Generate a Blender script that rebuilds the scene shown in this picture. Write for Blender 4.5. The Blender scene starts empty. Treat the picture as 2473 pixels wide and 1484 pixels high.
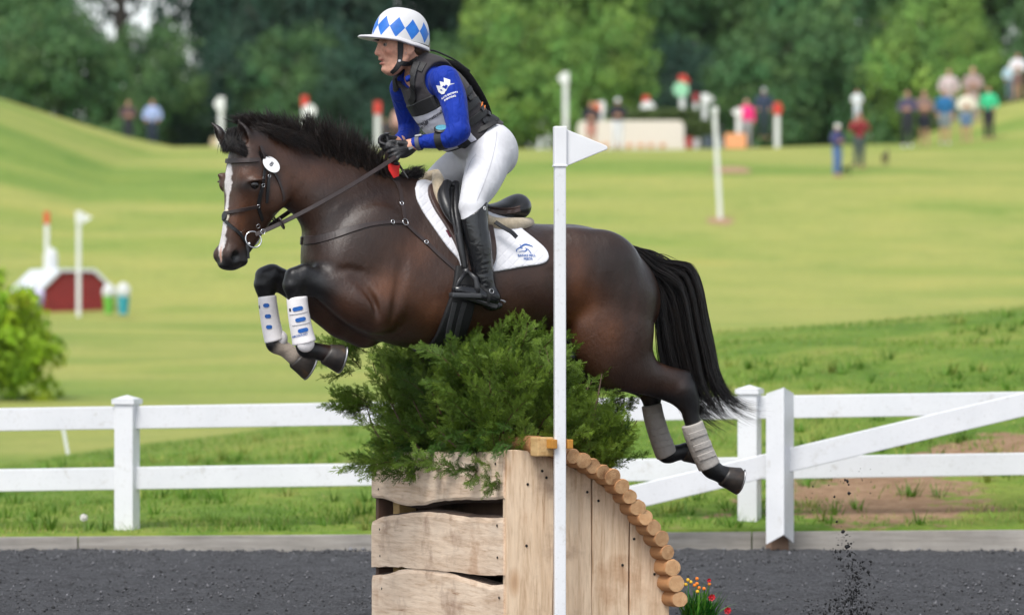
import bpy, bmesh, math, random
import numpy as np
from mathutils import Vector, Matrix
from mathutils.bvhtree import BVHTree

S = bpy.context.scene
COL = S.collection
PI = math.pi
# ------------------------------------------------------------------ camera
CAM_D, CAM_H = 22.0, 1.42
cam_data = bpy.data.cameras.new('camera')
cam = bpy.data.objects.new('camera', cam_data)
COL.objects.link(cam)
cam.location = (0, -CAM_D, CAM_H)
cam.rotation_euler = (PI/2 + 38/11000, 0, 0)
cam_data.sensor_width = 36.0
cam_data.lens = 36*11000/2473
cam_data.clip_end = 3000
cam_data.dof.use_dof = True
cam_data.dof.focus_distance = 21.9
cam_data.dof.aperture_fstop = 3.0
cam_data.dof.aperture_blades = 0
S.camera = cam
# ------------------------------------------------------------------ sky, sun, exposure
SUN_EL, SUN_AZ = 56, 205      # azimuth measured clockwise from +Y
world = bpy.data.worlds.new('World')
S.world = world
world.use_nodes = True
wn = world.node_tree.nodes; wl = world.node_tree.links
wn.clear()
sky = wn.new('ShaderNodeTexSky'); sky.sky_type = 'NISHITA'
sky.sun_disc = False
sky.sun_elevation = math.radians(SUN_EL); sky.sun_rotation = math.radians(SUN_AZ)
sky.air_density = 1.0; sky.dust_density = 1.0; sky.ozone_density = 1.0
hs = wn.new('ShaderNodeHueSaturation'); hs.inputs['Saturation'].default_value = 0.34
bg = wn.new('ShaderNodeBackground'); bg.inputs['Strength'].default_value = 0.105
wo = wn.new('ShaderNodeOutputWorld')
wl.new(sky.outputs[0], hs.inputs['Color']); wl.new(hs.outputs[0], bg.inputs['Color']); wl.new(bg.outputs[0], wo.inputs[0])
sun_data = bpy.data.lights.new('sun', 'SUN')
sun_data.energy = 1.5; sun_data.angle = math.radians(24); sun_data.color = (1.0, 0.965, 0.91)
sun = bpy.data.objects.new('sun', sun_data); COL.objects.link(sun)
_d = Vector((math.sin(math.radians(SUN_AZ))*math.cos(math.radians(SUN_EL)), math.cos(math.radians(SUN_AZ))*math.cos(math.radians(SUN_EL)), math.sin(math.radians(SUN_EL))))
sun.rotation_euler = _d.to_track_quat('Z', 'Y').to_euler()
sun.location = (0, -10, 30)
S.view_settings.view_transform = 'Standard'
S.view_settings.look = 'None'
S.view_settings.gamma = 1.0
S.view_settings.use_curve_mapping = False
S.view_settings.exposure = 1.08
S.render.engine = 'CYCLES'
S.cycles.max_bounces = 6; S.cycles.transparent_max_bounces = 6

# ------------------------------------------------------------------ measuring helpers
def px(u, v, D):                      # a point at distance D from the camera, measured in the photograph
    return Vector(((u-1236.5)*D/11000, D-CAM_D, CAM_H+(780-v)*D/11000))
TH = math.radians(22)                 # heading of the horse, the rider and the jump
CT, ST = math.cos(TH), math.sin(TH)
FW = np.array((-CT, -ST, 0.0)); LF = np.array((ST, -CT, 0.0)); UP = np.array((0, 0, 1.0))
def W(u, v, b=0.0, oy=0.0):           # photograph point + lateral offset b from the horse's median plane -> (a, b, z)
    D = CAM_D
    for _ in range(4):
        X = (u-1236.5)*D/11000
        a = (b*ST - X)/CT
        D = CAM_D - a*ST - b*CT
    return np.array((a, b, CAM_H+(780-v)*D/11000))
def L2W(P):
    P = np.asarray(P, dtype=np.float64).reshape(-1, 3)
    return P[:, :1]*FW + P[:, 1:2]*LF + P[:, 2:3]*UP
def l2w(p): return Vector(L2W(p)[0])
def nrm(v):
    v = np.asarray(v, float); return v/max(1e-9, np.linalg.norm(v))
def catmull(K, n):                    # K: (m, c) keys -> smooth resample, n steps per span
    K = np.asarray(K, float); m = len(K)
    out = []
    for i in range(m-1):
        p0 = K[i-1] if i > 0 else 2*K[0]-K[1]
        p1, p2 = K[i], K[i+1]
        p3 = K[i+2] if i+2 < m else 2*K[-1]-K[-2]
        for t in np.arange(n)/n:
            out.append(0.5*((2*p1)+(-p0+p2)*t+(2*p0-5*p1+4*p2-p3)*t*t+(-p0+3*p1-3*p2+p3)*t**3))
    out.append(K[-1])
    return np.array(out)
def lerp(a, b, t): return a+(b-a)*t

# ------------------------------------------------------------------ materials
def newmat(name):
    m = bpy.data.materials.new(name); m.use_nodes = True
    nt = m.node_tree
    return m, nt, nt.nodes['Principled BSDF']
def node(nt, kind, **kw):
    n = nt.nodes.new(kind)
    for k, v in kw.items():
        if k.startswith('i_'):
            n.inputs[k[2:].replace('_', ' ')].default_value = v
        else:
            setattr(n, k, v)
    return n
def ramp(nt, fac, stops):
    r = nt.nodes.new('ShaderNodeValToRGB')
    el = r.color_ramp.elements
    while len(el) < len(stops): el.new(0.5)
    for e, (p, c) in zip(el, stops):
        e.position = p; e.color = (*c, 1) if len(c) == 3 else c
    if fac is not None: nt.links.new(fac, r.inputs[0])
    return r
def noise(nt, scale, detail=4, rough=0.6, coord='Object', vec=None, stretch=None, dist=0.0):
    n = node(nt, 'ShaderNodeTexNoise'); n.inputs['Scale'].default_value = scale
    n.inputs['Detail'].default_value = detail; n.inputs['Roughness'].default_value = rough
    n.inputs['Distortion'].default_value = dist
    if vec is None:
        tc = node(nt, 'ShaderNodeTexCoord'); vec = tc.outputs[coord]
    if stretch:
        mp = node(nt, 'ShaderNodeMapping'); mp.inputs['Scale'].default_value = stretch
        nt.links.new(vec, mp.inputs[0]); vec = mp.outputs[0]
    nt.links.new(vec, n.inputs['Vector'])
    return n.outputs['Fac']
def bump(nt, b, h, strength=0.3, dist=0.01):
    bp = node(nt, 'ShaderNodeBump'); bp.inputs['Strength'].default_value = strength; bp.inputs['Distance'].default_value = dist
    nt.links.new(h, bp.inputs['Height']); nt.links.new(bp.outputs[0], b.inputs['Normal'])
    return bp
def mixc(nt, fac, a, b, mode='MIX'):
    m = node(nt, 'ShaderNodeMix', data_type='RGBA', blend_type=mode)
    if isinstance(fac, (int, float)): m.inputs[0].default_value = fac
    else: nt.links.new(fac, m.inputs[0])
    for i, x in ((6, a), (7, b)):
        if isinstance(x, tuple): m.inputs[i].default_value = (*x, 1)
        else: nt.links.new(x, m.inputs[i])
    return m.outputs[2]
MATS = {}
def plain(name, c, rough=0.6, var=0.12, scale=18, bmp=0.0, bscale=200, metal=0.0, spec=0.5, sheen=0.0, coat=0.0, bdist=0.004, trans=0.0):
    if name in MATS: return MATS[name]
    m, nt, b = newmat(name)
    b.inputs['Roughness'].default_value = rough; b.inputs['Metallic'].default_value = metal
    b.inputs['Specular IOR Level'].default_value = spec
    if sheen: b.inputs['Sheen Weight'].default_value = sheen; b.inputs['Sheen Roughness'].default_value = 0.5
    if coat: b.inputs['Coat Weight'].default_value = coat; b.inputs['Coat Roughness'].default_value = 0.15
    f = noise(nt, scale)
    lo = tuple(x*(1-var) for x in c); hi = tuple(min(1, x*(1+var)) for x in c)
    r = ramp(nt, f, [(0.3, lo), (0.7, hi)])
    nt.links.new(r.outputs[0], b.inputs['Base Color'])
    if bmp: bump(nt, b, noise(nt, bscale, 3), bmp, bdist)
    MATS[name] = m
    return m
def vcol_mat(name, rough=0.55, spec=0.4, var=0.15, scale=30, bmp=0.1, bscale=150, stretch=None, sheen=0.0, attr='col', bdist=0.003):
    if name in MATS: return MATS[name]
    m, nt, b = newmat(name)
    at = node(nt, 'ShaderNodeAttribute', attribute_name=attr)
    f = noise(nt, scale, 5)
    r = ramp(nt, f, [(0.25, (1-var,)*3), (0.75, (1+var,)*3)])
    c = mixc(nt, 1.0, at.outputs['Color'], r.outputs[0], 'MULTIPLY')
    nt.links.new(c, b.inputs['Base Color'])
    b.inputs['Roughness'].default_value = rough; b.inputs['Specular IOR Level'].default_value = spec
    if sheen: b.inputs['Sheen Weight'].default_value = sheen
    if bmp: bump(nt, b, noise(nt, bscale, 4, stretch=stretch), bmp, bdist)
    MATS[name] = m
    return m

# ------------------------------------------------------------------ object helpers (vertices are given in world space)
def mesh_of(name, verts, faces, mat=None, smooth=False, cols=None):
    me = bpy.data.meshes.new(name)
    verts = np.asarray(verts, dtype=np.float32).reshape(-1, 3)
    if isinstance(faces, np.ndarray):
        nf, k = faces.shape
        me.vertices.add(len(verts)); me.vertices.foreach_set('co', verts.ravel())
        me.loops.add(nf*k); me.loops.foreach_set('vertex_index', faces.astype(np.int32).ravel())
        me.polygons.add(nf); me.polygons.foreach_set('loop_start', np.arange(0, nf*k, k, dtype=np.int32))
        me.update(calc_edges=True); me.validate()
    else:
        me.from_pydata(verts.tolist(), [], faces); me.update()
    if smooth and len(me.polygons): me.polygons.foreach_set('use_smooth', np.ones(len(me.polygons), dtype=bool))
    if cols is not None and len(me.vertices) == len(cols):
        ca = me.color_attributes.new('col', 'FLOAT_COLOR', 'POINT')
        c4 = np.ones((len(cols), 4), np.float32); c4[:, :3] = cols
        ca.data.foreach_set('color', c4.ravel())
    if mat is not None: me.materials.append(mat)
    return me
def tag(o, label=None, cat=None, group=None, kind=None):
    if label: o['label'] = label
    if cat: o['category'] = cat
    if group: o['group'] = group
    if kind: o['kind'] = kind
    return o
def empty(name, loc, label=None, cat=None, group=None):
    o = bpy.data.objects.new(name, None); COL.objects.link(o); o.location = loc
    o.empty_display_size = 0.1
    return tag(o, label, cat, group)
def origin_of(o):
    p = Vector((0, 0, 0))
    while o is not None:
        p += o.location; o = o.parent
    return p
def obj(name, me, parent=None, loc=None):
    """world-space mesh -> object; the origin is moved to the base of the mesh (top level) or to the parent's origin"""
    o = bpy.data.objects.new(name, me); COL.objects.link(o)
    if parent is not None:
        o.parent = parent
        if loc is not None: o.location = Vector(loc)-origin_of(parent)
        else: o.location = -origin_of(parent)
    elif loc is not None:
        o.location = loc
    else:
        co = np.empty(len(me.vertices)*3, np.float32); me.vertices.foreach_get('co', co); co = co.reshape(-1, 3)
        base = np.array(((co[:, 0].min()+co[:, 0].max())/2, (co[:, 1].min()+co[:, 1].max())/2, co[:, 2].min()))
        me.vertices.foreach_set('co', (co-base).astype(np.float32).ravel()); me.update()
        o.location = base
    return o
class MB:                               # collects simple shapes into one mesh
    def __init__(s): s.v = []; s.f = []
    def add(s, vs, fs):
        n = len(s.v); s.v += [tuple(p) for p in vs]; s.f += [tuple(i+n for i in f) for f in fs]; return s
    def box(s, c, sx, sy, sz, R=None, taper=1.0):
        c = Vector(c); R = R or Matrix.Identity(3)
        vs = []
        for z in (-1, 1):
            k = taper if z > 0 else 1
            for x, y in ((-1, -1), (1, -1), (1, 1), (-1, 1)):
                vs.append(c+R@Vector((x*sx/2*k, y*sy/2*k, z*sz/2)))
        return s.add(vs, [(3, 2, 1, 0), (4, 5, 6, 7), (0, 1, 5, 4), (1, 2, 6, 5), (2, 3, 7, 6), (3, 0, 4, 7)])
    def ring_tube(s, pts, rads, n=8, cap=True, flat=None, upv=None):
        pts = [Vector(p) for p in pts]
        if not hasattr(rads, '__len__'): rads = [rads]*len(pts)
        vs = []; fs = []
        ref = Vector(upv) if upv is not None else None
        for i, p in enumerate(pts):
            t = (pts[min(i+1, len(pts)-1)]-pts[max(i-1, 0)])
            t = t.normalized() if t.length > 1e-9 else Vector((0, 0, 1))
            if ref is None: ref = Vector((0, 0, 1)) if abs(t.z) < 0.9 else Vector((1, 0, 0))
            x = ref-t*ref.dot(t)
            x = x.normalized() if x.length > 1e-6 else t.orthogonal().normalized()
            ref = x; y = t.cross(x)
            ry = rads[i]*(flat if flat else 1)
            for k in range(n):
                a = 2*PI*k/n
                vs.append(p+x*math.cos(a)*rads[i]+y*math.sin(a)*ry)
        for i in range(len(pts)-1):
            for k in range(n):
                fs.append((i*n+k, i*n+(k+1) % n, (i+1)*n+(k+1) % n, (i+1)*n+k))
        if cap:
            fs.append(tuple(range(n-1, -1, -1))); fs.append(tuple((len(pts)-1)*n+k for k in range(n)))
        return s.add(vs, fs)
    def prism(s, poly, axis):           # closed polygon of points, extruded by a vector
        axis = Vector(axis); n = len(poly)
        vs = [Vector(p) for p in poly]+[Vector(p)+axis for p in poly]
        fs = [tuple(range(n-1, -1, -1)), tuple(range(n, 2*n))]+[(i, (i+1) % n, n+(i+1) % n, n+i) for i in range(n)]
        return s.add(vs, fs)
    def mesh(s, name, mat, smooth=False, bevel=0.0):
        if bevel:
            bm = bmesh.new(); me0 = mesh_of('tmp', s.v, s.f); bm.from_mesh(me0)
            bmesh.ops.recalc_face_normals(bm, faces=bm.faces)
            bmesh.ops.bevel(bm, geom=bm.edges[:], offset=bevel, segments=2, affect='EDGES', profile=0.6)
            me = bpy.data.meshes.new(name); bm.to_mesh(me); bm.free(); bpy.data.meshes.remove(me0)
            me.materials.append(mat)
        else:
            me = mesh_of(name, s.v, s.f, mat)
        if smooth: me.polygons.foreach_set('use_smooth', np.ones(len(me.polygons), dtype=bool))
        return me
    def obj(s, name, mat, parent=None, smooth=False, bevel=0.0):
        return obj(name, s.mesh(name, mat, smooth, bevel), parent)
def rotz(a): return Matrix.Rotation(a, 3, 'Z')

# ------------------------------------------------------------------ sculpting by distance fields
class Clay:
    def __init__(s, lo, hi, h):
        s.h = h; s.lo = np.array(lo, np.float64); s.n = np.ceil((np.array(hi)-s.lo)/h).astype(int)+1
        s.F = np.full(s.n, 0.25, np.float32)
        s.ax = [(s.lo[i]+np.arange(s.n[i])*h).astype(np.float32) for i in range(3)]
    def sub(s, lo, hi):
        i0 = np.clip(np.floor((np.asarray(lo)-s.lo)/s.h).astype(int), 0, s.n-1)
        i1 = np.clip(np.ceil((np.asarray(hi)-s.lo)/s.h).astype(int)+1, 1, s.n)
        if (i1 <= i0).any(): return None, None
        sl = tuple(slice(a, b) for a, b in zip(i0, i1))
        X = s.ax[0][sl[0]][:, None, None]; Y = s.ax[1][sl[1]][None, :, None]; Z = s.ax[2][sl[2]][None, None, :]
        return sl, (X, Y, Z)
    def blend(s, sl, d, k, op):
        A = s.F[sl]
        if op == 'sub': A2 = -A; B = d          # A - B  = -(smin(-A, B)) with B the tool
        if op == 'add':
            if k > 0:
                hh = np.maximum(k-np.abs(A-d), 0)/k
                s.F[sl] = np.minimum(A, d)-hh*hh*k*0.25
            else: s.F[sl] = np.minimum(A, d)
        else:
            if k > 0:
                hh = np.maximum(k-np.abs(A2-B), 0)/k
                s.F[sl] = -(np.minimum(A2, B)-hh*hh*k*0.25)
            else: s.F[sl] = np.maximum(A, -B)
    def ell(s, c, r, R=None, k=0.02, op='add', egg=0.0):
        """ellipsoid: centre c, radii r along the rows of R; egg widens axis 1 towards negative axis 2"""
        c = np.asarray(c, np.float32); r = np.asarray(r, np.float32)
        R = np.eye(3, dtype=np.float32) if R is None else np.asarray(R, np.float32)
        ext = np.sqrt(((R*r[:, None])**2).sum(0))*(1+abs(egg)*0.6)+k+2*s.h
        sl, G = s.sub(c-ext, c+ext)
        if sl is None: return
        d = [G[i]-c[i] for i in range(3)]
        q = [R[j, 0]*d[0]+R[j, 1]*d[1]+R[j, 2]*d[2] for j in range(3)]
        r1 = r[1]
        if egg: r1 = r[1]*(1-egg*np.clip(q[2]/r[2], -1, 1))
        e0, e1, e2 = (q[0]/r[0])**2, (q[1]/r1)**2, (q[2]/r[2])**2
        k0 = np.sqrt(e0+e1+e2)
        k1 = np.sqrt(e0/r[0]**2+e1/r1**2+e2/r[2]**2)+1e-6
        s.blend(sl, k0*(k0-1)/k1, k, op)
    def chain(s, pts, k=0.02, op='add', sm=5, sq=None):
        """pts: rows (x, y, z, r); a smooth tube with changing radius; sq=(axis, factor) flattens it along an axis"""
        K = np.array([list(p) for p in pts], float)
        C = catmull(K, sm) if sm > 1 else K
        lo = (C[:, :3]-C[:, 3:]).min(0)-k-2*s.h; hi = (C[:, :3]+C[:, 3:]).max(0)+k+2*s.h
        T = None
        for i in range(len(C)-1):
            p, q = C[i], C[i+1]
            m = max(p[3], q[3])+k+2*s.h
            sl, G = s.sub(np.minimum(p[:3], q[:3])-m, np.maximum(p[:3], q[:3])+m)
            if sl is None: continue
            e = (q[:3]-p[:3]); L = float(e@e)+1e-12
            d = [G[j]-np.float32(p[j]) for j in range(3)]
            t = np.clip((d[0]*e[0]+d[1]*e[1]+d[2]*e[2])/L, 0, 1).astype(np.float32)
            w = [d[j]-t*np.float32(e[j]) for j in range(3)]
            if sq is not None:
                n, f = sq
                x = (w[0]*n[0]+w[1]*n[1]+w[2]*n[2])*(f-1)
                w = [w[j]+x*n[j] for j in range(3)]
            dd = np.sqrt(w[0]**2+w[1]**2+w[2]**2)-(p[3]+t*(q[3]-p[3]))
            if T is None: T = {}
            # union inside the chain first, so that the blend with the rest is done once
            s._acc(sl, dd.astype(np.float32))
        s._flush(lo, hi, k, op)
    _buf = None
    def _acc(s, sl, d):
        if s._buf is None: s._buf = np.full(s.n, 9.0, np.float32)
        s._buf[sl] = np.minimum(s._buf[sl], d)
    def _flush(s, lo, hi, k, op):
        sl, G = s.sub(lo, hi)
        if sl is None or s._buf is None: return
        s.blend(sl, s._buf[sl], k, op)
        s._buf[sl] = 9.0
    def sweep(s, slices, lat=(0, 1, 0), k=0.02, sm=6, thick=0.5, op='add', p=2):
        """slices: (top point, bottom point, half width, egg): a smooth body through elliptical slices"""
        K = np.array([[*t, *b, w, e] for t, b, w, e in slices], float)
        C = catmull(K, sm); lat = nrm(lat)
        ctr = (C[:, :3]+C[:, 3:6])/2
        LO = np.full(3, 9e9); HI = -LO
        for i in range(len(C)):
            n = C[i, :3]-C[i, 3:6]; hh = max(np.linalg.norm(n)/2, 0.004); n = nrm(n)
            n = nrm(n-lat*(n@lat)); ax = np.cross(n, lat)
            sp = np.linalg.norm(ctr[min(i+1, len(C)-1)]-ctr[max(i-1, 0)])
            hw = max(C[i, 6], 0.004)
            r = np.array((max(sp*1.1, thick*min(hh, hw)), hw, hh), np.float32)
            R = np.array((ax, lat, n), np.float32)
            egg = C[i, 7]
            ext = np.sqrt(((R*r[:, None])**2).sum(0))*(1+abs(egg)*0.6)+k+2*s.h
            LO = np.minimum(LO, ctr[i]-ext); HI = np.maximum(HI, ctr[i]+ext)
            sl, G = s.sub(ctr[i]-ext, ctr[i]+ext)
            if sl is None: continue
            d = [G[j]-np.float32(ctr[i][j]) for j in range(3)]
            q = [R[j, 0]*d[0]+R[j, 1]*d[1]+R[j, 2]*d[2] for j in range(3)]
            r1 = r[1]*(1-egg*np.clip(q[2]/r[2], -1, 1)) if egg else r[1]
            e0, e1, e2 = (q[0]/r[0])**2, (q[1]/r1)**2, (q[2]/r[2])**2
            if p == 2:
                k0 = np.sqrt(e0+e1+e2); k1 = np.sqrt(e0/r[0]**2+e1/r1**2+e2/r[2]**2)+1e-6
                s._acc(sl, (k0*(k0-1)/k1).astype(np.float32))
            else:
                k0 = np.sqrt(e0+(e1**(p/2)+e2**(p/2))**(2/p))
                s._acc(sl, ((k0-1)*min(hw, hh)*(.9+.1*k0)).astype(np.float32))
        s._flush(LO, HI, k, op)
    def grid(s):
        return s.ax[0][:, None, None], s.ax[1][None, :, None], s.ax[2][None, None, :]
    def keep(s, d, k=0.0):              # intersection with a field d (negative inside)
        if k > 0:
            hh = np.maximum(k-np.abs(s.F-d), 0)/k; s.F = np.maximum(s.F, d)+hh*hh*k*0.25
        else: s.F = np.maximum(s.F, d)
        s.F = s.F.astype(np.float32)
    def surface(s, F=None, smooth=2):
        F = s.F if F is None else F
        F = F.copy(); F[0] = F[-1] = 1; F[:, 0] = F[:, -1] = 1; F[:, :, 0] = F[:, :, -1] = 1
        neg = F < 0
        c = neg[:-1, :-1, :-1].astype(np.int8)
        cnt = np.zeros(c.shape, np.int8)
        for dx in (0, 1):
            for dy in (0, 1):
                for dz in (0, 1):
                    cnt += neg[dx:F.shape[0]-1+dx, dy:F.shape[1]-1+dy, dz:F.shape[2]-1+dz]
        act = (cnt > 0) & (cnt < 8)
        idx = np.argwhere(act)
        ids = np.full(act.shape, -1, np.int32); ids[act] = np.arange(len(idx))
        corners = np.array([(x, y, z) for x in (0, 1) for y in (0, 1) for z in (0, 1)])
        V = np.stack([F[idx[:, 0]+cx, idx[:, 1]+cy, idx[:, 2]+cz] for cx, cy, cz in corners], 1)
        acc = np.zeros((len(idx), 3)); num = np.zeros(len(idx))
        for i in range(8):
            for j in range(i+1, 8):
                if np.abs(corners[i]-corners[j]).sum() != 1: continue
                a, b = V[:, i], V[:, j]
                m = (a < 0) != (b < 0)
                t = np.where(m, a/np.where(m, a-b, 1), 0)
                p = corners[i][None]+t[:, None]*(corners[j]-corners[i])[None]
                acc[m] += p[m]; num[m] += 1
        P = (idx+acc/np.maximum(num, 1)[:, None])*s.h+s.lo
        quads = []
        for ax in range(3):
            o = [0, 0, 0]; o[ax] = 1
            A = neg[:F.shape[0]-o[0], :F.shape[1]-o[1], :F.shape[2]-o[2]]
            B = neg[o[0]:, o[1]:, o[2]:]
            E = np.argwhere(A != B)
            u, w = [(1, 2), (2, 0), (0, 1)][ax]
            ok = (E[:, u] > 0) & (E[:, w] > 0) & (E[:, u] < F.shape[u]-1) & (E[:, w] < F.shape[w]-1)
            E = E[ok]
            def at(du, dw):
                q = E.copy(); q[:, u] += du; q[:, w] += dw
                return ids[q[:, 0], q[:, 1], q[:, 2]]
            Q = np.stack([at(-1, -1), at(0, -1), at(0, 0), at(-1, 0)], 1)
            flip = ~A[E[:, 0], E[:, 1], E[:, 2]]
            Q[flip] = Q[flip][:, ::-1]
            quads.append(Q)
        Q = np.concatenate(quads); Q = Q[(Q >= 0).all(1)]
        for _ in range(smooth):
            I = np.concatenate([Q[:, 0], Q[:, 1], Q[:, 2], Q[:, 3], Q[:, 1], Q[:, 2], Q[:, 3], Q[:, 0]])
            J = np.concatenate([Q[:, 1], Q[:, 2], Q[:, 3], Q[:, 0], Q[:, 0], Q[:, 1], Q[:, 2], Q[:, 3]])
            cn = np.bincount(I, minlength=len(P))
            nb = np.stack([np.bincount(I, weights=P[J, c], minlength=len(P)) for c in range(3)], 1)
            P = P*0.45+0.55*nb/np.maximum(cn, 1)[:, None]
        return P, Q
def rot_from(ax, ref=(0, 1, 0)):        # rows: axis, lateral, normal
    a = nrm(ax); l = nrm(np.asarray(ref, float)-a*(np.asarray(ref, float)@a)); return np.array((a, l, np.cross(a, l)))
def sstep(x, a, b):
    t = np.clip((x-a)/(b-a), 0, 1); return t*t*(3-2*t)
# ================================================================== terrain
FD = [28.6, 40, 60, 80, 95, 110, 125, 140, 160, 200, 300, 1500]; FZ = [-.2, -.02, .50, 1.12, 1.72, 3.5, 5.7, 6.9, 7.4, 8.2, 10, 14]
_fd = np.linspace(28.6, 1500, 6000); _fz = np.interp(_fd, FD, FZ)
_k = np.ones(25)/25; _fz = np.convolve(np.pad(_fz, 12, 'edge'), _k, 'valid')
CX = [-60, -12, -4.5, -3.45, -1.4, .9, 1.83, 4.5, 12, 60]; CZ = [.1, .10, .15, .31, .57, 1.10, 1.33, 1.55, 1.7, 1.7]
def hnoise(X, Y, s, seed=0):
    return (np.sin(X*s+seed)*np.cos(Y*s*1.13+seed*2.1)+np.sin(X*s*2.3+Y*s*1.7+seed)*.5+np.sin(-X*s*3.9+Y*s*4.3+seed*3)*.25)/1.75
def hgt(X, D):
    X = np.asarray(X, float); D = np.asarray(D, float)
    f = np.interp(D, _fd, _fz)
    f = f+1.8*np.clip((-X-10.9)/5.0, 0, 1.4)*np.exp(-((D-132)/24)**2)+1.9*sstep(X, 12.5, 18)*sstep(D, 138, 152)
    f = f+hnoise(X, D, .11, 2)*.25*sstep(D, 50, 80)
    zc = np.interp(X, CX, CZ)
    base = .085+.007*(X+4)*(np.abs(X) < 40)
    t = np.clip((D-28.7)/11.3, 0, 1)
    bank = base+(zc-base)*(1-(1-t)**1.7)+hnoise(X, D, 1.7, 5)*.022*sstep(D, 28.9, 30.5)
    back = sstep(D, 40, 54)
    z = bank*(1-back)+np.minimum(f, 99)*back
    return np.where(D < 28.66, -.20, z)
def grass_ground_mat():
    m, nt, b = newmat('meadow')
    tc = node(nt, 'ShaderNodeTexCoord'); o = tc.outputs['Object']
    n1 = noise(nt, .09, 5, .6, vec=o, stretch=(.5, 1.6, 1)); n2 = noise(nt, .9, 6, .65, vec=o); n3 = noise(nt, 9, 5, .7, vec=o)
    far = ramp(nt, n1, [(.26, (.125, .220, .042)), (.40, (.205, .285, .062)), (.54, (.325, .345, .100)), (.66, (.205, .290, .060)), (.78, (.34, .33, .11))])
    near = ramp(nt, n2, [(.28, (.080, .165, .024)), (.46, (.145, .240, .036)), (.60, (.225, .285, .055)), (.74, (.31, .29, .09)), (.86, (.28, .20, .10))])
    sp = node(nt, 'ShaderNodeSeparateXYZ'); nt.links.new(o, sp.inputs[0])
    mr = node(nt, 'ShaderNodeMapRange'); mr.inputs['From Min'].default_value = 17; mr.inputs['From Max'].default_value = 24
    nt.links.new(sp.outputs[1], mr.inputs['Value'])
    n5 = noise(nt, .55, 7, .75, vec=o, stretch=(.7, 1.0, 1), dist=1.0)
    mot = ramp(nt, n5, [(.30, (.70, .84, .66)), (.46, (1, 1, 1)), (.62, (1.14, 1.06, 1.05)), (.76, (1.22, 1.0, .92))])
    fm = mixc(nt, 1.0, far.outputs[0], mot.outputs[0], 'MULTIPLY')
    c = mixc(nt, mr.outputs[0], near.outputs[0], fm)
    fine = ramp(nt, n3, [(.3, (.78, .80, .76)), (.7, (1.2, 1.18, 1.15))])
    c = mixc(nt, 1.0, c, fine.outputs[0], 'MULTIPLY')
    # the bare patch of soil on the bank, as it is worn there
    at = node(nt, 'ShaderNodeAttribute', attribute_name='col')
    s2 = node(nt, 'ShaderNodeSeparateXYZ'); nt.links.new(at.outputs['Vector'], s2.inputs[0])
    ad = node(nt, 'ShaderNodeMath', operation='ADD'); nt.links.new(s2.outputs[0], ad.inputs[0])
    mm = node(nt, 'ShaderNodeMath', operation='MULTIPLY_ADD'); mm.inputs[1].default_value = 2.4; mm.inputs[2].default_value = -1.2; nt.links.new(noise(nt, 2.2, 6, .75, vec=o), mm.inputs[0]); nt.links.new(mm.outputs[0], ad.inputs[1])
    sr = ramp(nt, ad.outputs[0], [(.38, (0, 0, 0)), (.58, (1, 1, 1))])
    soil = ramp(nt, n3, [(.3, (.24, .145, .085)), (.7, (.40, .265, .165))])
    c = mixc(nt, sr.outputs[0], c, soil.outputs[0])
    nt.links.new(c, b.inputs['Base Color']); b.inputs['Roughness'].default_value = .9; b.inputs['Specular IOR Level'].default_value = .15
    bump(nt, b, noise(nt, 30, 6, .75, vec=o), .8, .03)
    return m
Ds = np.concatenate([[-70, 0, 20, 28.62, 28.68], np.arange(28.75, 44, .18), np.arange(44, 62, .5), np.arange(62, 170, 1.5), np.geomspace(172, 1500, 26)])
Xs = np.concatenate([-np.geomspace(900, 14, 30), np.arange(-13.5, 13.6, .27), np.geomspace(14, 900, 30)])
GX, GD = np.meshgrid(Xs, Ds); GZ = hgt(GX, GD)
nx, ny = len(Xs), len(Ds)
idx = np.arange(nx*ny).reshape(ny, nx)
Fq = np.stack([idx[:-1, :-1], idx[:-1, 1:], idx[1:, 1:], idx[1:, :-1]], -1).reshape(-1, 4)
soilm = np.maximum(np.exp(-(((GX-3.2)/1.5)**4+((GD-30.5-.62*(GX-2.6))/.55)**2))*.9, np.exp(-(((GX-2.35)/.7)**4+((GD-29.7)/.95)**4))*.78)+.45*np.exp(-(((GX+.9)/.9)**2+((GD-33)/1.0)**2))+.5*np.exp(-(((GX-1.35)/.35)**2+((GD-29.2)/.4)**2))
GROUND = obj('ground', mesh_of('ground', np.stack([GX, GD-CAM_D, GZ], -1).reshape(-1, 3), Fq, grass_ground_mat(), True, np.stack([soilm, soilm*0, soilm*0], -1).reshape(-1, 3)), loc=(0, 0, 0))
tag(GROUND, 'rolling grass hillside behind the arena', kind='structure')
def ground_at(u, D): X = (u-1236.5)*D/11000; return Vector((X, D-CAM_D, float(hgt(X, D))))
# ---- blades of grass on the bank
def leafm(name, rough=.55, tr=.25):
    m, nt, b = newmat(name)
    at = node(nt, 'ShaderNodeAttribute', attribute_name='col')
    nt.links.new(at.outputs['Color'], b.inputs['Base Color']); b.inputs['Roughness'].default_value = rough; b.inputs['Specular IOR Level'].default_value = .25
    t = node(nt, 'ShaderNodeBsdfTranslucent'); nt.links.new(at.outputs['Color'], t.inputs['Color'])
    mx = node(nt, 'ShaderNodeMixShader'); mx.inputs[0].default_value = tr
    nt.links.new(b.outputs[0], mx.inputs[1]); nt.links.new(t.outputs[0], mx.inputs[2])
    nt.links.new(mx.outputs[0], nt.nodes['Material Output'].inputs['Surface'])
    return m
rg = np.random.RandomState(21)
NB = 150000
bx = rg.uniform(-6.6, 6.6, NB); bd = 28.72+rg.beta(1, 1.7, NB)*12.5
cl = hnoise(bx, bd, 2.1, 1)+.6*hnoise(bx, bd, 5.3, 4)
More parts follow.
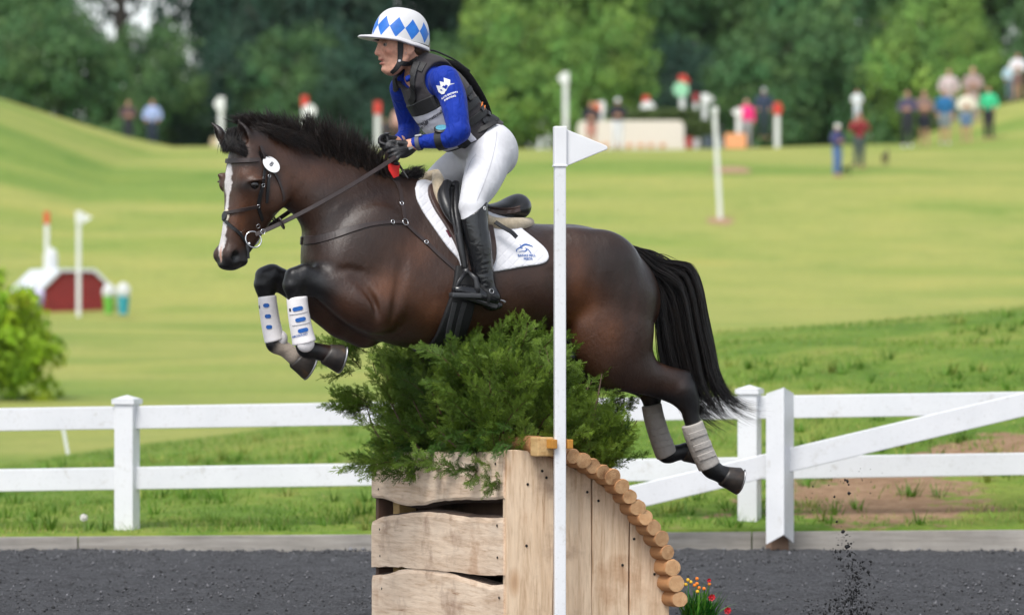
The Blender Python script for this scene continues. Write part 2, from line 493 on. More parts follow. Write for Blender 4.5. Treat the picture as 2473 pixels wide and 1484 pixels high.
soil_here = np.exp(-(((bx-3.2)/1.5)**4+((bd-30.5-.62*(bx-2.6))/.55)**2))*(.6+.6*hnoise(bx, bd, 4.1, 9))+.9*np.exp(-(((bx-2.35)/.7)**4+((bd-29.7)/.95)**4))*(.35+.9*(hnoise(bx, bd, 5.7, 6) > -.1))
keep = (rg.uniform(size=NB) < .45+.4*cl)&(rg.uniform(size=NB) > soil_here*1.15)
bx, bd, cl = bx[keep], bd[keep], cl[keep]; NB = len(bx)
bz = hgt(bx, bd)-.008
hh = rg.uniform(.018, .05, NB)*(1+.45*np.clip(cl, -1, 1))*(1+.5*(bd < 29.2))
an = rg.uniform(0, 2*PI, NB); w = rg.uniform(.0025, .006, NB); ln = rg.normal(0, .45, (NB, 2))*hh[:, None]
p = np.stack([bx, bd-CAM_D, bz], 1); sd = np.stack([np.cos(an), np.sin(an), an*0], 1)*w[:, None]
tip = p+np.stack([ln[:, 0], ln[:, 1], hh], 1)
BV = np.stack([p-sd, p+sd, tip], 1).reshape(-1, 3); BF = np.arange(NB*3).reshape(-1, 3)
g1, g2, g3 = np.array((.085, .190, .020)), np.array((.200, .320, .042)), np.array((.36, .35, .11))
t1 = np.clip(.5+.5*hnoise(bx, bd, .9, 8)+rg.normal(0, .2, NB), 0, 1)[:, None]; t2 = (rg.uniform(size=NB) < .12+.25*(hnoise(bx, bd, .6, 3) > .4)+.5*((bx > 2.4)&(bd < 29.6)))[:, None]
bc = np.where(t2, g3, g1*(1-t1)+g2*t1)*rg.uniform(.75, 1.25, (NB, 1))
# taller weedy tufts
TW = []; TC = []
for i in range(900):
    x = rg.uniform(-6.5, 6.5); d0 = 28.75+rg.beta(1, 2.2)*11
    if hnoise(np.array(x), np.array(d0), 1.1, 12) < .1 and rg.rand() < .75: continue
    z0 = float(hgt(x, d0)); col = (np.array((.10, .21, .02)) if rg.rand() < .75 else np.array((.26, .30, .06)))*rg.uniform(.8, 1.3)
    for j in range(16):
        an_ = rg.uniform(0, 2*PI); h_ = rg.uniform(.05, .13); r_ = rg.uniform(.0, .06); p0 = np.array((x+r_*math.cos(an_), d0-CAM_D+r_*math.sin(an_), z0-.01)); w_ = rg.uniform(.004, .009)
        s_ = np.array((math.cos(an_+1.3), math.sin(an_+1.3), 0))*w_; TW.extend([p0-s_, p0+s_, p0+np.array((math.cos(an_)*h_*.6, math.sin(an_)*h_*.6, h_))]); TC.extend([col]*3)
BV = np.concatenate([BV, np.array(TW)]); BF = np.arange(len(BV)).reshape(-1, 3); bc3 = np.concatenate([np.repeat(bc, 3, 0), np.array(TC)])
GR = obj('grass', mesh_of('grass', BV, BF, leafm('grass_blades'), False, bc3), loc=(0, 0, 0)); tag(GR, 'short green grass growing on the bank behind the fence', 'grass', kind='stuff')
# ---- arena footing
def footing_mat():
    m, nt, b = newmat('dark_footing')
    n = noise(nt, 55, 6, .75); n2 = noise(nt, 4, 4); n3 = noise(nt, 210, 2, .6)
    r = ramp(nt, n, [(.30, (.026, .026, .028)), (.48, (.068, .068, .073)), (.64, (.125, .125, .133)), (.78, (.22, .22, .23))])
    r2 = ramp(nt, n2, [(.3, (.8, .8, .8)), (.7, (1.2, 1.2, 1.2))]); c = mixc(nt, 1.0, r.outputs[0], r2.outputs[0], 'MULTIPLY')
    nt.links.new(c, b.inputs['Base Color']); b.inputs['Roughness'].default_value = .8; b.inputs['Specular IOR Level'].default_value = .3
    bump(nt, b, n, 1.0, .03); return m
FOOT = footing_mat()
ax_ = np.concatenate([np.linspace(-80, -6.4, 10), np.arange(-6.3, 6.31, .05), np.linspace(6.4, 80, 10)]); ay_ = np.concatenate([np.linspace(-90, -2.2, 8), np.arange(-2.1, 6.60, .05), [6.62]])
AX, AY = np.meshgrid(ax_, ay_); rr = rg.normal(0, .006, AX.shape)
AZ = .0+rr+hnoise(AX, AY, 6, 1)*.006+hnoise(AX, AY, 1.3, 7)*.012
AZ -= .085*sstep(-AY, -5.2, -1.2)
AZ[-1] = -.02
ii = np.arange(AX.size).reshape(AX.shape)
ARENA = obj('arena_footing', mesh_of('arena_footing', np.stack([AX, AY, AZ], -1).reshape(-1, 3), np.stack([ii[:-1, :-1], ii[:-1, 1:], ii[1:, 1:], ii[1:, :-1]], -1).reshape(-1, 4), FOOT, True), loc=(0, 0, 0))
tag(ARENA, 'dark grey loose footing of the riding arena', kind='structure')
def clods(n, pos, size, seed=0):
    r = np.random.RandomState(seed)
    o = np.array([(1, 0, 0), (-1, 0, 0), (0, 1, 0), (0, -1, 0), (0, 0, 1), (0, 0, -1)], float)
    f = np.array([(0, 2, 4), (2, 1, 4), (1, 3, 4), (3, 0, 4), (2, 0, 5), (1, 2, 5), (3, 1, 5), (0, 3, 5)])
    V = o[None]*r.uniform(.5, 1.3, (n, 6, 1)); V += r.normal(0, .18, V.shape)
    a = r.uniform(0, 2*PI, n); ca, sa = np.cos(a)[:, None], np.sin(a)[:, None]
    V = np.stack([V[..., 0]*ca-V[..., 1]*sa, V[..., 0]*sa+V[..., 1]*ca, V[..., 2]], -1)*size[:, None, None]+pos[:, None]
    return V.reshape(-1, 3), (f[None]+np.arange(n)[:, None, None]*6).reshape(-1, 3)
n = 26000
pos = np.stack([rg.uniform(-6, 6, n), rg.uniform(-2, 6.58, n), rg.uniform(-.002, .008, n)], 1); sz = rg.lognormal(-5.25, .4, n)
cm = np.where(rg.uniform(size=(n, 1)) < .03, rg.uniform(.14, .26, (n, 1)), rg.uniform(.04, .14, (n, 1)))*np.array((1, 1, 1.06))
pos[:, 2] -= .085*sstep(-pos[:, 1], -5.2, -1.2)
V, F = clods(n, pos, np.clip(sz, .003, .022)*np.interp(pos[:, 1], [-2, 6], [1, 1.25]), 3)
CLOD = vcol_mat('footing_grain', .85, .25, .2, 60, .3, 200)
FG = obj('footing_grains', mesh_of('footing_grains', V, F, CLOD, False, np.repeat(cm, 6, 0)), loc=(0, 0, 0)); tag(FG, 'loose dark grains lying on the arena footing', 'footing', kind='stuff')
# ---- timber edging of the arena
def weathered(name, c1, c2, scale=1.0):
    m, nt, b = newmat(name)
    g = noise(nt, 14*scale, 6, .7, stretch=(.12, 1.5, 2.2)); k = noise(nt, 3, 4)
    r = ramp(nt, g, [(.3, c1), (.7, c2)]); r2 = ramp(nt, k, [(.3, (.8, .8, .8)), (.7, (1.15, 1.14, 1.12))])
    nt.links.new(mixc(nt, 1.0, r.outputs[0], r2.outputs[0], 'MULTIPLY'), b.inputs['Base Color']); b.inputs['Roughness'].default_value = .85
    bump(nt, b, g, .4, .006); return m
EDGE = empty('timber_edging', (0, 6.63, 0), 'grey weathered timber edging along the far side of the arena', 'edging')
WEA = weathered('weathered_timber', (.24, .22, .195), (.40, .375, .345))
us = [-600, 190, 1010, 1815, 2640, 3300]
for i in range(5):
    a, b2 = px(us[i], 0, 28.65).x, px(us[i+1], 0, 28.65).x
    z0, z1 = .072+.007*(a+4), .072+.007*(b2+4)
    mb = MB(); mb.prism([(a+.004, 6.61, -.05), (b2-.004, 6.61, -.05), (b2-.004, 6.61, z1), (a+.004, 6.61, z0)], (0, .05, 0)); mb.obj('board', WEA, EDGE, bevel=.004)
# ---- white rail fence
def vinyl_mat():
    m, nt, b = newmat('white_vinyl')
    f = noise(nt, 2.5, 5, .6); d = noise(nt, 60, 3)
    r = ramp(nt, f, [(.3, (.70, .71, .73)), (.7, (.78, .785, .80))]); r2 = ramp(nt, d, [(.25, (.84, .83, .81)), (.42, (1, 1, 1))])
    r3 = ramp(nt, noise(nt, 7, 6, .75), [(.30, (.80, .78, .74)), (.42, (1, 1, 1))]); r2 = type('o', (), {'outputs': [mixc(nt, 1.0, r2.outputs[0], r3.outputs[0], 'MULTIPLY')]})
    nt.links.new(mixc(nt, 1.0, r.outputs[0], r2.outputs[0], 'MULTIPLY'), b.inputs['Base Color']); b.inputs['Roughness'].default_value = .38; return m
VINYL = vinyl_mat()
FENCE = empty('white_fence', (0, 7.0, .1), 'white vinyl two-rail fence along the arena behind the jump', 'fence')
def fz(x): return .0161*(x+3.26)          # the fence climbs gently to the right
pu = [-445-751.5, -445, 307, 1058, 1810, 2561, 3312]
pxs = [px(u, 0, 29.0).x for u in pu]
for x in pxs:
    R = rotz(math.radians(-17)); c = Vector((x, 7.0, 0)); top = .895+fz(x)
    mb = MB(); mb.box(c+Vector((0, 0, (top-.05)/2)), .127, .127, top+.05, R); p = mb.obj('post', VINYL, FENCE, bevel=.006)
    mb = MB(); mb.box(c+Vector((0, 0, top+.014)), .152, .152, .032, R)
    mb.add([c+R@Vector((sx*.07, sy*.07, top+.031)) for sx, sy in ((-1, -1), (1, -1), (1, 1), (-1, 1))]+[c+Vector((0, 0, top+.056))], [(0, 1, 4), (1, 2, 4), (2, 3, 4), (3, 0, 4)]); mb.obj('cap', VINYL, p)
for i in range(len(pxs)-1):
    a, b2 = pxs[i], pxs[i+1]
    for z0, z1 in ((.735, .880), (.350, .492)):
        mb = MB(); mb.prism([(a, 6.975, z0+fz(a)), (b2, 6.975, z0+fz(b2)), (b2, 6.975, z1+fz(b2)), (a, 6.975, z1+fz(a))], (0, .05, 0)); mb.obj('rail', VINYL, FENCE, bevel=.006)
# ---- angle post with the slanting rail in front of the fence
BRC = empty('slanting_rail', px(1880, 1325, 28.3), 'white slanting rail leaning through an angled corner post in front of the fence', 'rail')
D_ = 28.42
def pq(u, v, D=D_): return px(u, v, D)
a, b2 = pq(1180, 1312), pq(2780, 932); dv = Vector((0, 0, .150))
mb = MB(); mb.prism([a, b2, b2+dv, a+dv], (0, .045, 0)); mb.obj('rail', VINYL, BRC, bevel=.006)
cu = pq(1893, 0, 28.28); c0 = Vector((cu.x, cu.y, 0)); l_ = px(1850, 0, 28.36); r_ = px(1917, 0, 28.5)
zt, zb = pq(1885, 935, 28.28).z, .085
mb = MB()
for q, top, bot in ((l_, .975, .045), (r_, .985, .02)):
    e = Vector((q.x, q.y, 0))-c0; nn = Vector((-e.y, e.x, 0)).normalized()*.008
    if nn.y < 0: nn = -nn
    mb.prism([c0+Vector((0, 0, .11)), c0+e+Vector((0, 0, .11-.065)), c0+e+Vector((0, 0, zt-.04)), c0+Vector((0, 0, zt))], nn)
mb.obj('angle_post', VINYL, BRC)
s0 = px(1877, 0, 28.5); mb = MB(); mb.box((s0.x, s0.y, .03), .12, .10, .17, rotz(.3)); mb.obj('stake', weathered('stake_wood', (.16, .09, .06), (.28, .18, .12)), BRC, bevel=.005)

# ---- summer haze filling the whole place
m, nt, b = newmat('haze_air'); nt.nodes.remove(b)
pv = node(nt, 'ShaderNodeVolumePrincipled'); pv.inputs['Density'].default_value = .00007; pv.inputs['Color'].default_value = (.86, .93, 1.0, 1); pv.inputs['Anisotropy'].default_value = .1
nt.links.new(pv.outputs[0], nt.nodes['Material Output'].inputs['Volume'])
mb = MB(); mb.box((0, 700, 19.5), 1840, 1600, 41.4, None); hz = obj('haze', mb.mesh('haze', m), loc=(0, 0, 0)); tag(hz, 'thin summer haze over the field', 'haze', kind='stuff')
# ================================================================== the horse
M5 = 1/500
def wr(u, v, b, r): return (*W(u, v, b), r*M5)
hc = Clay((-1.30, -0.46, 0.46), (1.70, 0.46, 2.46), 0.0072)
# trunk
hc.sweep([(W(748, 596), W(748, 648), .05, 0), (W(762, 556), W(765, 696), .12, .05), (W(800, 500), W(800, 748), .18, .1), (W(850, 458), W(850, 790), .208, .15),
          (W(905, 438), W(900, 815), .222, .28), (W(955, 430), W(950, 832), .228, .4), (W(1005, 433), W(1000, 841), .236, .42), (W(1055, 450), W(1050, 843), .25, .34),
          (W(1110, 476), W(1105, 838), .275, .22), (W(1165, 500), W(1160, 829), .293, .14), (W(1220, 522), W(1215, 817), .302, .1), (W(1275, 538), W(1270, 803), .30, .08),
          (W(1330, 541), W(1325, 792), .285, .06), (W(1380, 541), W(1378, 790), .275, .02), (W(1425, 551), W(1425, 800), .275, .0), (W(1472, 574), W(1475, 812), .262, .0),
          (W(1515, 608), W(1520, 812), .225, 0), (W(1545, 645), W(1550, 800), .16, 0), (W(1562, 690), W(1563, 770), .08, 0)], k=0.0, sm=5)
# neck
hc.sweep([(W(1000, 440), W(860, 760), .19, .3), (W(958, 432), W(775, 690), .178, .3), (W(905, 412), W(747, 610), .150, .34), (W(850, 391), W(738, 562), .128, .34),
          (W(790, 368), W(722, 530), .110, .28), (W(725, 345), W(697, 506), .098, .2), (W(665, 322), W(664, 470), .09, .1), (W(615, 306), W(640, 430), .082, .1)], k=0.05, sm=5)
# head, turned a little further towards the camera than the body
HY = math.radians(18)
hl = np.array((math.sin(HY)*-1, math.cos(HY), 0)); hl = nrm(hl)
hc.sweep([(W(600, 302), W(668, 420), .076, .0), (W(572, 322), W(682, 452), .086, -.03), (W(561, 362), W(682, 482), .100, -.10), (W(556, 402), W(678, 502), .107, -.12),
          (W(552, 442), W(662, 520), .100, -.12), (W(549, 482), W(648, 540), .084, -.06), (W(543, 520), W(632, 566), .066, -.03), (W(538, 556), W(616, 590), .058, 0), (W(533, 588), W(600, 610), .056, 0),
          (W(529, 612), W(590, 627), .056, 0), (W(533, 632), W(578, 640), .047, 0)], lat=hl, k=0.03, sm=5, thick=0.7, p=3.2)
def HP(u, v, off): return W(u, v, 0)+hl*off        # head point off the head's median plane
# brow, eye socket, cheek, facial crest, nostrils and lips on both sides
for sd in (1, -1):
    def hp(u, v, off): return HP(u-sd*off*500*math.sin(TH+HY)*1.0 if False else u, v, sd*off)
    sh = 0
    e = W(577, 446, 0)+hl*sd*.094
    hc.ell(e, (.040, .018, .032), k=.04)
    hc.ell(W(572, 426, 0)+hl*sd*.095, (.040, .016, .016), rot_from((.8, 0, .25)), k=.025)
    hc.ell(W(640, 470, 0)+hl*sd*.074, (.074, .030, .088), rot_from((1, 0, .5)), k=.03)      # jowl
    hc.chain([(*(W(590, 480, 0)+hl*sd*.078), .016), (*(W(578, 520, 0)+hl*sd*.062), .013), (*(W(570, 555, 0)+hl*sd*.052), .008)], k=.02)
    nn = W(545, 614, 0)+hl*sd*.042
    hc.ell(nn, (.036, .022, .040), rot_from((.9, 0, .4)), k=.025)
    hc.ell(W(570, 632, 0)+hl*sd*.030, (.036, .024, .022), k=.02)
    hc.ell(W(549, 619, 0)+hl*sd*.068, (.018, .020, .024), rot_from((.9, 0, .4)), k=.012, op='sub')
    hc.chain([(*(W(597, 598, 0)+hl*sd*.056), .006), (*(W(583, 622, 0)+hl*sd*.060), .005), (*(W(566, 641, 0)+hl*sd*.045), .004)], k=.01, op='sub')
EYES = []
for sd in (1, -1):                        # eye openings, cut where the surface really is
    ts = np.linspace(.05, .17, 240); base = W(577, 447, 0)
    ii = [tuple(np.round((base+hl*sd*t-hc.lo)/hc.h).astype(int)) for t in ts]
    fv = np.array([hc.F[i] for i in ii]); t0 = ts[np.argmax(fv > 0)]
    hc.ell(base+hl*sd*(t0+.006)+np.array((0, 0, .021)), (.036, .014, .010), rot_from((1, 0, -.12)), k=.018)
    hc.ell(base+hl*sd*(t0+.004), (.026, .016, .0165), rot_from((1, 0, -.15)), k=.008, op='sub')
    EYES.append(base+hl*sd*(t0-.0125))
hc.ell(W(581, 629, 0), (.026, .038, .020), k=.02)       # lower lip and chin
hc.ell(W(543, 640, 0), (.028, .042, .018), k=.02)       # upper lip
# ears
def ear(base, tip, wid, face):
    base, tip = np.array(base), np.array(tip); ax = tip-base; f = nrm(face)
    C = [(0.0, .55), (.25, .95), (.5, 1.0), (.75, .62), (.93, .26), (1.0, .1)]
    hc.chain([(*(base+ax*t), max(wid*w, .007)) for t, w in C], k=.015, sq=(nrm(f), 1.5))
    hc.chain([(*(base+ax*t+f*wid*.62), max(wid*w*.62, .004)) for t, w in C[1:5]], k=.006, op='sub')
ear(W(603, 356, .065), W(575, 289, .075), .036, (.75, .55, .1))
ear(W(548, 350, -.06), W(511, 297, -.075), .034, (.9, -.1, .1))
# shoulder, chest and barrel muscles
for sd in (1, -1):
    hc.ell(W(860, 600, 0)*np.array((1, 0, 1))+np.array((0, sd*.16, 0)), (.13, .055, .21), rot_from((.8, 0, .45)), k=.06)
    hc.ell(W(930, 700, 0)+np.array((0, sd*.17, 0)), (.15, .06, .12), rot_from((.9, 0, -.35)), k=.06)      # triceps
    hc.ell(W(800, 640, 0)+np.array((0, sd*.10, 0)), (.09, .09, .13), k=.06)
    hc.ell(W(1430, 620, 0)+np.array((0, sd*.17, 0)), (.16, .09, .12), rot_from((1, 0, .3)), k=.07)
    hc.ell(W(1345, 590, 0)+np.array((0, sd*.165, 0)), (.08, .05, .06), k=.09)
# forelegs: near and far
NF, FF = .135, -.135
hc.chain([wr(905, 740, .15, 66), wr(868, 728, .155, 60), wr(825, 708, .15, 47), wr(785, 689, .145, 37), wr(752, 678, .14, 31), wr(722, 674, .14, 29)], k=.045, sq=((0, 1, 0), 1.12))
hc.ell(W(722, 668, .14), (.066, .054, .048), rot_from(W(700, 690)-W(748, 658)), k=.02)
for u_, v_, r_ in ((703, 662, .026), (735, 651, .027), (697, 690, .022), (752, 660, .022)): hc.ell(W(u_, v_, .14), (r_, .045, r_), k=.02)
hc.ell(W(748, 700, .14), (.030, .034, .030), k=.02)
hc.chain([(*W(716, 650, .20), .004), (*W(722, 672, .207), .008), (*W(715, 695, .198), .005)], k=.02, op='sub')
hc.chain([wr(710, 688, .14, 26), wr(712, 715, .14, 20), wr(718, 760, .135, 17.5), wr(727, 800, .13, 17), wr(734, 832, .13, 21), wr(742, 843, .13, 22), wr(766, 848, .13, 20), wr(790, 854, .13, 22)], k=.02, sq=((0, 1, 0), 1.12))
hc.chain([wr(880, 790, -.13, 50), wr(820, 765, -.14, 46), wr(765, 732, -.14, 38), wr(710, 695, -.135, 31), wr(668, 672, -.135, 29), wr(650, 671, -.135, 30)], k=.04, sq=((0, 1, 0), 1.12))
hc.ell(W(650, 667, -.135), (.060, .052, .048), rot_from(W(628, 680)-W(680, 660)), k=.02)
for u_, v_, r_ in ((632, 662, .026), (658, 652, .026), (628, 686, .022)): hc.ell(W(u_, v_, -.135), (r_, .045, r_), k=.02)
hc.chain([wr(641, 690, -.135, 27), wr(643, 715, -.135, 20), wr(652, 770, -.13, 16.5), wr(660, 812, -.13, 18), wr(664, 830, -.13, 22), wr(688, 843, -.13, 19), wr(720, 868, -.13, 21)], k=.02, sq=((0, 1, 0), 1.12))
# elbow points / breast
hc.ell(W(822, 785, -.11), (.055, .05, .05), k=.04)
# hind legs
hc.sweep([(W(1470, 575, .13), W(1400, 720, .13), .08, 0), (W(1530, 640, .15), W(1385, 775, .15), .105, 0), (W(1562, 700, .155), W(1382, 830, .155), .115, 0), (W(1574, 770, .155), W(1402, 885, .155), .11, 0),
          (W(1572, 832, .15), W(1440, 928, .15), .09, 0), (W(1588, 872, .145), W(1500, 938, .145), .07, 0), (W(1622, 886, .14), W(1566, 954, .14), .053, 0), (W(1655, 894, .135), W(1618, 974, .135), .043, 0), (W(1668, 915, .135), W(1642, 990, .135), .041, 0)], k=.045, sm=5, thick=.9)
hc.ell(W(1655, 912, .135), (.030, .030, .042), rot_from(W(1640, 900)-W(1668, 930)), k=.02)
hc.chain([wr(1652, 940, .135, 33), wr(1664, 970, .135, 27), wr(1669, 1005, .135, 21), wr(1684, 1060, .135, 18), wr(1702, 1105, .135, 19), wr(1716, 1128, .135, 25), wr(1735, 1141, .135, 22), wr(1752, 1148, .135, 24)], k=.02, sq=((0, 1, 0), 1.12))
hc.sweep([(W(1480, 640, -.14), W(1385, 740, -.14), .08, 0), (W(1530, 730, -.155), W(1360, 830, -.155), .11, 0), (W(1530, 800, -.155), W(1360, 900, -.155), .11, 0), (W(1530, 845, -.15), W(1410, 935, -.15), .085, 0), (W(1560, 880, -.145), W(1480, 935, -.145), .065, 0), (W(1590, 900, -.14), W(1530, 950, -.14), .05, 0), (W(1607, 925, -.135), W(1550, 962, -.135), .042, 0)], k=.04, sm=5, thick=.9)
hc.chain([wr(1575, 945, -.135, 29), wr(1574, 970, -.135, 23), wr(1584, 1020, -.13, 18), wr(1602, 1080, -.13, 20), wr(1610, 1095, -.13, 24), wr(1637, 1092, -.13, 20), wr(1658, 1088, -.13, 22)], k=.02, sq=((0, 1, 0), 1.12))
# sheath / groin and under belly
hc.ell(W(1350, 800, 0), (.10, .07, .04), k=.07)
hc.ell(W(1420, 870, 0), (.10, .10, .06), k=.05)
# grooves between the muscles (near side and far side)
for sd in (1, -1):
    g = lambda u, v, b, r: (*W(u, v, sd*b), r)
    hc.chain([g(858, 668, .245, .012), g(880, 690, .25, .016), g(905, 735, .25, .014), g(915, 785, .262, .004)], k=.03, op='sub')
    hc.chain([g(1000, 560, .245, .008), g(975, 640, .255, .016), g(960, 720, .265, .016), g(950, 780, .25, .008)], k=.035, op='sub')
    hc.chain([g(800, 660, .22, .010), g(835, 650, .225, .014), g(870, 655, .235, .010)], k=.025, op='sub')
    hc.chain([g(850, 440, .16, .006), g(800, 500, .155, .010), g(765, 560, .17, .010)], k=.03, op='sub')
    hc.chain([g(1445, 620, .31, .004), g(1432, 700, .305, .012), g(1415, 780, .315, .004)], k=.06, op='sub')
    hc.chain([g(1530, 640, .29, .003), g(1530, 740, .292, .010), g(1522, 840, .30, .003)], k=.05, op='sub')
    hc.chain([g(1340, 660, .31, .010), g(1350, 730, .31, .018), g(1372, 790, .30, .014)], k=.06, op='sub')
    hc.chain([g(1600, 893, .165, .004), g(1630, 910, .16, .008), g(1650, 925, .16, .004)], k=.015, op='sub')
HV, HQ = hc.surface(smooth=3)
# recover picture coordinates for colouring the coat
def pic(Wd):
    D = Wd[:, 1]+CAM_D
    return Wd[:, 0]*11000/D+1236.5, 780-(Wd[:, 2]-CAM_H)*11000/D
HW = L2W(HV)
def horse_colours(V, WV):
    u0, v0 = pic(L2W(np.c_[V[:, 0], V[:, 1]*0, V[:, 2]]))       # median-plane coordinates of each point
    rs = np.random.RandomState(3)
    brown = np.array((.055, .0225, .0115)); dark = np.array((.019, .0112, .0082)); black = np.array((.0065, .0062, .0070)); tan = np.array((.135, .050, .019))
    c = np.tile(brown, (len(V), 1))
    def mix(col, w):
        nonlocal c
        w = np.clip(w, 0, 1)[:, None]; c = c*(1-w)+np.asarray(col)*w
    def blob(u, v, ru, rv): return np.exp(-(((u0-u)/ru)**2+((v0-v)/rv)**2))
    n = np.sin(V[:, 0]*21+V[:, 2]*13)*np.sin(V[:, 2]*17-V[:, 0]*9)*.5+.5
    mix(dark, .75*sstep(700-v0, -120, 160)*sstep(u0, 680, 760))
    mix(dark, .9*blob(1480, 650, 130, 140)); mix(dark, .5*n*.6); mix(dark, .8*blob(1540, 890, 120, 60))
    mix(tan, .75*blob(1365, 760, 45, 60)+.6*blob(1340, 690, 30, 90)); mix(tan, .6*blob(1572, 800, 12, 60))
    mix(tan, .55*blob(900, 690, 60, 40)+.4*blob(960, 610, 50, 40)+.4*blob(1010, 740, 50, 60)); mix(tan, .35*blob(740, 420, 60, 30))
    mix(tan, .6*blob(1420, 800, 30, 50))
    # head
    hd = sstep(-u0, -690, -640)*sstep(v0, 290, 320)
    mix(np.array((.052, .024, .014)), hd*.8)
    mix(tan, hd*(.55*blob(570, 540, 22, 45)+.45*blob(575, 420, 25, 18)+.35*blob(600, 500, 30, 22)))
    mix(black, .85*blob(577, 450, 22, 14)*hd)
    mix(np.array((.02, .017, .018)), hd*sstep(v0+(u0-560)*.35, 592, 622))
    mix(black, sstep(-v0, -352, -318)*sstep(-u0, -655, -625)*.8)
    pn = W(549, 619, 0)+hl*.064; mix((.004, .004, .004), sstep(-np.linalg.norm((V-pn)/np.array((1, 1, 1.2)), axis=1), -.030, -.018))
    # black points: knees, cannons, hocks
    fr = sstep(-u0, -800, -735)*sstep(v0, 622, 640)*sstep(-u0, -860, -745)
    mix(black, fr*(v0 > 600))
    mix(black, sstep(u0, 1585, 1640)*sstep(v0, 850, 890)); mix(black, sstep(v0, 925, 965)*sstep(u0, 1490, 1540))
    mix(black, .85*sstep(v0, 800, 850)*sstep(-u0, -1480, -1400)*sstep(u0, 1290, 1340)*(np.abs(V[:, 1]) < .16))  # black between the hind thighs and groin, apart from the points
    # the far fore pastern is white, and the far side is plain
    p = W(690, 845, -.13); d = np.linalg.norm(V-p, axis=1)
    mix((.42, .36, .30), sstep(-d, -.085, -.05)*(V[:, 1] < 0))
    # blaze down the middle of the face
    off = (V-np.array(W(552, 450, 0)))@hl-.004
    rel = off+np.interp(v0, [390, 430, 470, 520, 560, 600, 640], [.0, .002, -.004, .0, .003, .002, -.002])
    wid = np.interp(v0, [384, 398, 415, 440, 455, 475, 505, 530, 555, 580, 605, 622, 634], [.0, .016, .032, .038, .026, .014, .012, .017, .024, .028, .021, .012, .0])
    wid = wid*(1+.14*np.sin(V[:, 2]*71)+.10*np.sin(V[:, 2]*163+1)+.08*np.sin(V[:, 2]*311+V[:, 1]*200))
    front = (u0 < np.interp(v0, [380, 450, 520, 600, 640], [575, 575, 568, 558, 552]))
    bl = sstep(wid-np.abs(rel), -.004, .005)*front*(v0 > 384)*(v0 < 634)*(u0 < 640)
    mix((.62, .60, .60), bl)
    mix((.50, .27, .20), bl*sstep(v0, 585, 612)*sstep(.010-np.abs(rel), -.004, .004))
    return c
HC = horse_colours(HV, HW)
def horse_mat():
    m, nt, b = newmat('horse_coat')
    at = node(nt, 'ShaderNodeAttribute', attribute_name='col')
    tc = node(nt, 'ShaderNodeTexCoord')
    f1 = noise(nt, 6, 5, .6, vec=tc.outputs['Object'])
    r = ramp(nt, f1, [(.3, (.72, .70, .70)), (.7, (1.3, 1.3, 1.3))])
    c = mixc(nt, 1.0, at.outputs['Color'], r.outputs[0], 'MULTIPLY')
    f2 = noise(nt, 260, 3, .7, vec=tc.outputs['Object'], stretch=(.35, 1, 1.3))
    r2 = ramp(nt, f2, [(.3, (.7, .7, .7)), (.7, (1.35, 1.3, 1.26))])
    c = mixc(nt, 1.0, c, r2.outputs[0], 'MULTIPLY')
    nt.links.new(c, b.inputs['Base Color'])
    b.inputs['Specular IOR Level'].default_value = .48
    rr = ramp(nt, f1, [(.3, (.28,)*3), (.7, (.44,)*3)])
    nt.links.new(rr.outputs[0], b.inputs['Roughness'])
    b.inputs['Coat Weight'].default_value = .0
    # veins and fine wrinkles, then the lie of the hair
    v = node(nt, 'ShaderNodeTexVoronoi', feature='DISTANCE_TO_EDGE'); v.inputs['Scale'].default_value = 9
    nz = node(nt, 'ShaderNodeTexNoise'); nz.inputs['Scale'].default_value = 7
    nt.links.new(tc.outputs['Object'], nz.inputs['Vector'])
    mx = mixc(nt, .16, tc.outputs['Object'], nz.outputs['Color'])
    nt.links.new(mx, v.inputs['Vector'])
    vr = ramp(nt, v.outputs['Distance'], [(0, (1, 1, 1)), (.03, (.55,)*3), (.09, (0, 0, 0))])
    b1 = node(nt, 'ShaderNodeBump'); b1.inputs['Strength'].default_value = .07; b1.inputs['Distance'].default_value = .005
    nt.links.new(vr.outputs[0], b1.inputs['Height'])
    f4 = noise(nt, 34, 4, .6, vec=tc.outputs['Object'], stretch=(1, 1, .5))
    b3 = node(nt, 'ShaderNodeBump'); b3.inputs['Strength'].default_value = .34; b3.inputs['Distance'].default_value = .009
    nt.links.new(f4, b3.inputs['Height']); nt.links.new(b1.outputs[0], b3.inputs['Normal'])
    b2 = node(nt, 'ShaderNodeBump'); b2.inputs['Strength'].default_value = .6; b2.inputs['Distance'].default_value = .002
    nt.links.new(f2, b2.inputs['Height']); nt.links.new(b3.outputs[0], b2.inputs['Normal'])
    nt.links.new(b2.outputs[0], b.inputs['Normal'])
    return m
HORSE = obj('horse', mesh_of('horse', HW, HQ, horse_mat(), True, HC))
tag(HORSE, 'dark bay horse with a white blaze leaping over the brush jump', 'horse')
HBVH = BVHTree.FromPolygons([Vector(p) for p in HW], HQ.tolist())
CAMP = Vector((0, -CAM_D, CAM_H))
def hit(u, v, bvh=None):
    d = (px(u, v, CAM_D)-CAMP).normalized()
    loc, n, i, ds = (bvh or HBVH).ray_cast(CAMP, d)
    return loc, n
